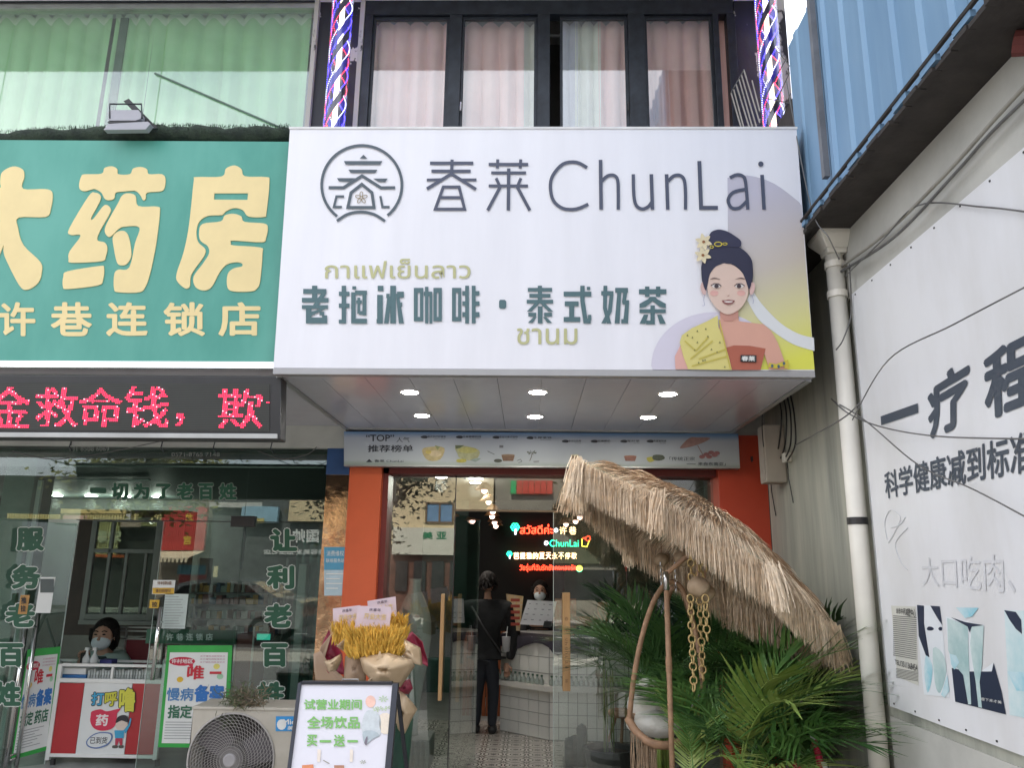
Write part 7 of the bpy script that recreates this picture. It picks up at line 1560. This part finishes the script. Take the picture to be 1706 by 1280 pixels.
for k, (m, n, c0, sx, sz) in enumerate(((mat('weed_green', (.10, .12, .06), .8), 330, (400, 1165), .13, .085), (mat('weed_dry', (.20, .16, .11), .85), 260, (415, 1168), .11, .075), (mat('weed_hang', (.07, .085, .05), .8), 140, (383, 1192), .05, .07))):
    o = MB(); c = at(*c0, Ya+.06)
    for i in range(n):
        p = c+Vector((rs.gauss(0, sx*.5), rs.gauss(0, .05), rs.gauss(0, sz*.45))); p.z = max(p.z, ztp+.02) if k < 2 else p.z; d = Vector((rs.gauss(0, 1), rs.gauss(0, 1)-.3*(k == 2), rs.gauss(.2 if k < 2 else -.8, .8))).normalized(); L_ = rs.uniform(.03, .08)
        d2 = (d+Vector((rs.gauss(0, .5), rs.gauss(0, .5), -.4))).normalized(); e = d.cross(Vector((rs.uniform(-1, 1), 1, .3))).normalized()*rs.uniform(.0012, .004); o.strip([p, p+d*L_*.5, p+d*L_*.5+d2*L_*.5], [e, e, e*.3])
    o.build('weed_tangle', m, wd, kind='stuff')
o = MB(); c = at(408, 1176, Ya+.07); o.ball((c.x, c.y, ztp+.06), .06, 12, 8, (1.0, .8, .95), .15); o.build('root_clump', mat('root_clump', (.22, .19, .16), .95, scale=14, col2=(.12, .12, .09), bump=1), wd, smooth=True)
# ------------------------------------------------------------------ the far side of the street, seen mirrored in the glass
YO = -15.0
def opp(u0, u1, v0, v1, Yo=YO, vm=None):
    vm = vm or (v0+v1)/2; a, b = mir(u0, vm, Yo).x, mir(u1, vm, Yo).x; return a, b, mir((u0+u1)/2, v1, Yo).z, mir((u0+u1)/2, v0, Yo).z
def obox(nm, m, par, u0, u1, v0, v1, Yo=YO, d=.3, **k):
    a, b, z0, z1_ = opp(u0, u1, v0, v1, Yo); return MB().box(a, b, Yo-d, Yo, max(z0, -.01), z1_).build(nm, m, par, **k)
crm = mat('cream_wall', (.72, .58, .36), .8, var=.08, scale=1.5, bump=.05); MX = Vector((0, 0, 0))
t = thing('cream_building', mir(720, 1000, YO), 'cream two storey building across the street, mirrored in the left door pane', 'building')
a, b, z0, z1_ = opp(560, 822, 780, 925); MB().box(a, b, YO-8, YO, 2.6, 7.6).build('upper_wall', crm, t); MB().box(a, b, YO-8, YO+.02-.1, -.02, 2.6).build('ground_wall', mat('shop_dark', (.16, .07, .05), .7, var=.3), t)
MB().box(a-.2, b+.2, YO-8.2, YO+.3, 7.6, 7.8).build('roof', M['grey_stone'], t)
for u0, u1 in ((710, 757), (575, 622)):
    w0, w1, wz0, wz1 = opp(u0, u1, 838, 873); f = MB(); f.box(w0, w1, YO, YO+.05, wz0, wz0+.06); f.box(w0, w1, YO, YO+.05, wz1-.06, wz1); f.box(w0, w0+.06, YO, YO+.05, wz0+.06, wz1-.06); f.box(w1-.06, w1, YO, YO+.05, wz0+.06, wz1-.06); f.box((w0+w1)/2-.03, (w0+w1)/2+.03, YO, YO+.05, wz0+.06, wz1-.06)
    wn = f.build('window', mat('brown_frame', (.20, .12, .07), .5), t); MB().box(w0+.06, w1-.06, YO+.002, YO+.012, wz0+.06, wz1-.06).build('pane', mat('sky_pane', (.20, .32, .50), .15, var=.1), wn)
bd2 = obox('sign_band', mat('cream_sign', (.68, .66, .55), .6, var=.03), t, 655, 760, 880, 925, YO+.12, .1)
for ch, u0, u1 in (('美', 705, 722), ('亚', 728, 745)):
    o = MB(); q_ = [mir(u1, 887, YO+.13), mir(u0, 887, YO+.13), mir(u0, 899, YO+.13), mir(u1, 899, YO+.13)]; put_text(o, ch, q_, .03); o.build('lettering', mat('sign_green', (.03, .22, .10), .5), t)
for i in range(5): obox('shop_opening', mat('shop_opening', (.04, .035, .035), .5, var=.3), t, 660+i*30, 680+i*30, 935, 985, YO+.01, .05)
# brown grey building with LED marquee
t = thing('brown_building', mir(900, 1000, YO), 'grey brown building across the street with a red and green marquee', 'building')
a, b, z0, z1_ = opp(824, 1180, 790, 1000); br = mat('brown_wall', (.30, .27, .22), .85, var=.12, scale=1.5); MB().box(a, b, YO-8, YO, -.02, 6.8).build('wall', br, t)
for k in range(7): obox('marquee_cell', mat('marquee_g', (.03, .45, .15), .6) if k == 0 else mat('marquee_r', (.60, .07, .05), .6), t, 851+k*10, 860+k*10, 802, 824, YO+.15, .1)
obox('shop_band', mat('olive_band', (.13, .13, .08), .7), t, 830, 1170, 905, 940, YO+.1, .1); obox('shop_opening', mat('shop_opening', (.04, .035, .035), .5), t, 850, 1140, 950, 1000, YO+.02, .05)
# dark building behind the pharmacy reflections
t = thing('dark_shop_building', mir(480, 1000, YO), 'dark fronted shop building across the street with white lettering', 'building')
a, b, z0, z1_ = opp(352, 556, 840, 1000); MB().box(a, b, YO-8, YO, -.02, 5.4).build('wall', mat('slate_wall', (.10, .11, .11), .8, var=.2), t)
obox('sheet_roof', mat('sky_blue_sheet', (.28, .46, .58), .5, var=.1), t, 405, 465, 845, 872, YO+.3, .2); obox('pale_fascia', M['plaster'], t, 352, 440, 838, 846, YO+.2, .1); obox('cream_wall', crm, t, 486, 556, 780, 870, YO+.2, .1); obox('yellow_band', mat('yb', (.55, .45, .14), .6), t, 404, 443, 864, 872, YO+.35, .03)
o = MB(); put_text(o, '国帅', [mir(534, 882, YO+.06), mir(490, 882, YO+.06), mir(490, 905, YO+.06), mir(534, 905, YO+.06)], .03); put_text(o, '美容美发 造型名店', [mir(545, 916, YO+.06), mir(442, 916, YO+.06), mir(442, 925, YO+.06), mir(545, 925, YO+.06)], .02); o.build('lettering', M['white'], t)
obox('pole_sign', mat('pale_yellow', (.7, .65, .4), .5), t, 359, 366, 944, 962, YO+.5, .05)
# red corrugated shop sign with awning
t = thing('red_sign_shop', mir(320, 1000, YO), 'shop across the street with tall red ribbed signboard and cream awning', 'building')
a, b, z0, z1_ = opp(270, 352, 840, 1000); MB().box(a, b, YO-8, YO, -.02, 5.4).build('wall', mat('shop_wall', (.22, .19, .15), .8, var=.2), t)
rdm = mat('red_ribbed', (.60, .07, .06), .55); g0, g1, gz0, gz1 = opp(280, 353, 846, 918)
for i in range(22): x = g0+(g1-g0)*i/22; MB().box(x, x+(g1-g0)/22*.72, YO+.3, YO+.36, gz0, gz1).build('rib_slat', rdm, t)
MB().box(g0, g1, YO+.24, YO+.298, gz0, gz1).build('sign_back', mat('red_back', (.42, .05, .04), .6), t)
o = MB(); put_text(o, '龙', [mir(326, 856, YO+.38), mir(312, 856, YO+.38), mir(312, 870, YO+.38), mir(326, 870, YO+.38)], .03); put_text(o, '宫', [mir(322, 893, YO+.38), mir(309, 893, YO+.38), mir(309, 908, YO+.38), mir(322, 908, YO+.38)], .03); o.build('lettering', mat('gold_letter', (.75, .50, .08), .5), t)
w0, w1, wz0, wz1 = opp(268, 348, 919, 938); aw = MB()
for i in range(12):
    x = w0+(w1-w0)*i/12; x2 = w0+(w1-w0)*(i+1)/12-.01; aw = MB(); aw.slab([(x, YO+.3, wz1), (x2, YO+.3, wz1), (x2, YO+1.5, wz0+.15), (x, YO+1.5, wz0+.15)], (0, 0, -.02)); aw.slab([(x, YO+1.5, wz0+.15), (x2, YO+1.5, wz0+.15), (x2-.04, YO+1.5, wz0), (x+.04, YO+1.5, wz0)], (0, .01, 0)); aw.build('awning_strip', mat('awning_cream', (.70, .60, .42), .7), t)
obox('shop_front', mat('teal_front', (.08, .22, .28), .6), t, 300, 345, 942, 958, YO+.02, .05); obox('shop_front', mat('red_front', (.25, .05, .05), .6), t, 300, 345, 958, 1000, YO+.02, .05)
# yellow striped shop sign on the far left
t = thing('yellow_sign_shop', mir(150, 1000, YO), 'shop across the street with yellow striped signboard and pale characters', 'building')
a, b, z0, z1_ = opp(-260, 268, 840, 1000); MB().box(a, b, YO-8, YO, -.02, 4.9).build('wall', mat('dark_shop', (.05, .045, .04), .7, var=.3), t)
ym = mat('yellow_slat', (.80, .68, .30), .55); g0, g1, gz0, gz1 = opp(24, 116, 858, 924)
for i in range(22): x = g0+(g1-g0)*i/22; MB().box(x, x+(g1-g0)/22*.58, YO+.3, YO+.36, gz0, gz1).build('slat', ym, t)
MB().box(g0, g1, YO+.24, YO+.298, gz0, gz1).build('sign_back', mat('slat_back', (.20, .15, .06), .7), t); obox('red_edge', mat('orange_edge', (.70, .13, .03), .6), t, 50, 116, 921, 926, YO+.4, .05)
g0, g1, gz0, gz1 = opp(116, 283, 858, 869)
for i in range(36): x = g0+(g1-g0)*i/36; MB().box(x, x+(g1-g0)/36*.58, YO+.3, YO+.36, gz0, gz1).build('slat', ym, t)
obox('yellow_rail', mat('yellow_rail', (.70, .55, .22), .6), t, 106, 215, 849, 856, YO+.4, .06); obox('pink_board', mat('pink_board', (.70, .45, .36), .6), t, 110, 148, 859, 869, YO+.42, .03); obox('white_post', M['plaster'], t, 216, 223, 843, 868, YO+.5, .06)
o = MB(); put_text(o, '宋家', [mir(112, 874, YO+.4), mir(58, 874, YO+.4), mir(58, 898, YO+.4), mir(112, 898, YO+.4)], .05); put_text(o, '面馆小吃', [mir(104, 906, YO+.4), mir(74, 906, YO+.4), mir(74, 912, YO+.4), mir(104, 912, YO+.4)], .02); o.build('lettering', mat('pale_yellow', (.7, .65, .4), .5), t)
# lamp post and a street tree, car
def tree(x, y, h, r, lab, seed, m):
    rs = random.Random(seed); t = thing('street_tree', (x, y, 0), lab, 'tree'); bk = mat('bark', (.12, .095, .07), .9, var=.3, scale=8, bump=.6)
    o = MB(); o.tube([(x, y, -.02), (x+.05, y, h*.4), (x-.03, y+.05, h*.75)], [.16, .12, .06], 10); o.build('trunk', bk, t, smooth=True); tips = []
    for i in range(9):
        a = i*2.4; z = h*rs.uniform(.4, .7); p0 = Vector((x+.03, y, z)); p1 = p0+Vector((math.cos(a)*r*.5, math.sin(a)*r*.5, rs.uniform(.3, .8))); p2 = p1+Vector((math.cos(a+.3)*r*.45, math.sin(a+.3)*r*.45, rs.uniform(-.1, .5))); MB().tube([p0, p1, p2], [.05, .03, .01], 6).build('limb', bk, t, smooth=True); tips += [p1, p2, p1.lerp(p2, .5), p0.lerp(p1, .7)]
    o = MB()
    for i in range(3800):
        c = rs.choice(tips); p = c+Vector((rs.gauss(0, .38), rs.gauss(0, .38), rs.gauss(0, .28))); d = Vector((rs.gauss(0, 1), rs.gauss(0, 1), rs.gauss(0, .6))).normalized(); e = d.cross(Vector((rs.uniform(-1, 1), .3, 1))).normalized()*rs.uniform(.035, .06); L_ = rs.uniform(.10, .18); o.add([p, p+d*L_*.5+e, p+d*L_, p+d*L_*.5-e], [(0, 1, 2, 3)])
    o.build('crown', m, t, kind='stuff')
p = mir(240, 900, -4.9); tree(p.x, -4.9, 6.2, 1.7, 'yellow green street tree across the road, mirrored in the pharmacy glass', 1, mat('leaf_yellow', (.16, .17, .03), .6, scale=1, col2=(.24, .22, .05)))
p = mir(655, 900, -5.2); tree(p.x-.35, -5.2, 5.6, 1.6, 'dark leaved street tree mirrored at the left edge of the tea shop door', 2, mat('leaf_dark', (.09, .055, .04), .6, scale=1, col2=(.05, .075, .03)))
p = mir(1090, 900, -6.0); tree(p.x, -6.0, 5.5, 1.9, 'green street tree mirrored behind the straw parasol', 3, mat('leaf_green', (.05, .09, .03), .6, scale=1, col2=(.08, .12, .035)))
cz2 = mir(375, 985, -6.5); car = thing('parked_car', (cz2.x, -6.5, 0), 'silver grey parked car mirrored in the pharmacy door glass', 'car'); X0 = cz2.x-2.2
cpm = mat('car_paint', (.42, .43, .44), .25, .6, var=.03, coat=.8)
prof = smoothloop([(X0, .38), (X0, .72), (X0+.12, .86), (X0+1.0, .98), (X0+1.55, 1.36), (X0+2.3, 1.46), (X0+3.2, 1.40), (X0+3.85, 1.06), (X0+4.35, 1.0), (X0+4.45, .7), (X0+4.42, .36)], 4, False)
o = MB(); o.prism([(x, -7.3, z) for x, z in prof], (0, 1.66, 0)); o.build('body', cpm, car, bevel=.05)
for s_ in (-1, 1):
    yy = -6.47+s_*.835
    for l in ([(X0+1.2, 1.0), (X0+1.62, 1.30), (X0+2.2, 1.37), (X0+2.2, 1.0)], [(X0+2.3, 1.0), (X0+2.3, 1.38), (X0+3.1, 1.33), (X0+3.55, 1.02)]): o = MB(); o.prism([(x, yy, z) for x, z in l], (0, .01*s_, 0)); o.build('side_window', mat('car_glass', (.03, .035, .04), .08, var=0), car)
    for x in (X0+.85, X0+3.55):
        Rm = Matrix.Rotation(math.pi/2, 3, 'X'); wh = MB().lathe([(.32, -.1), (.33, -.08), (.33, .08), (.32, .1)], (x, -6.47+s_*.78, .31), 22, Rm).build('wheel', M['black_pl'], car, smooth=False); MB().lathe([(.2, -.112), (.18, .112)], (x, -6.47+s_*.78, .31), 16, Rm).build('rim', M['steel'], wh)
    MB().box(X0+.02, X0+.12, yy-s_*.35-.1, yy-s_*.35+.1, .68, .78).build('headlight', M['white'], car, bevel=.01)
# roadway
MB().box(-60, 60, -13.6, -4.4, -.019, -.012).build('road', M['asphalt'], kind='structure'); MB().box(-60, 60, -40, -13.6, -.019, .10).build('far_pavement', M['pave'], kind='structure')
for i in range(14): MB().box(-30+i*4.4, -28+i*4.4, -9.1, -8.97, -.0119, -.008).build('lane_marking', M['white'], kind='structure')
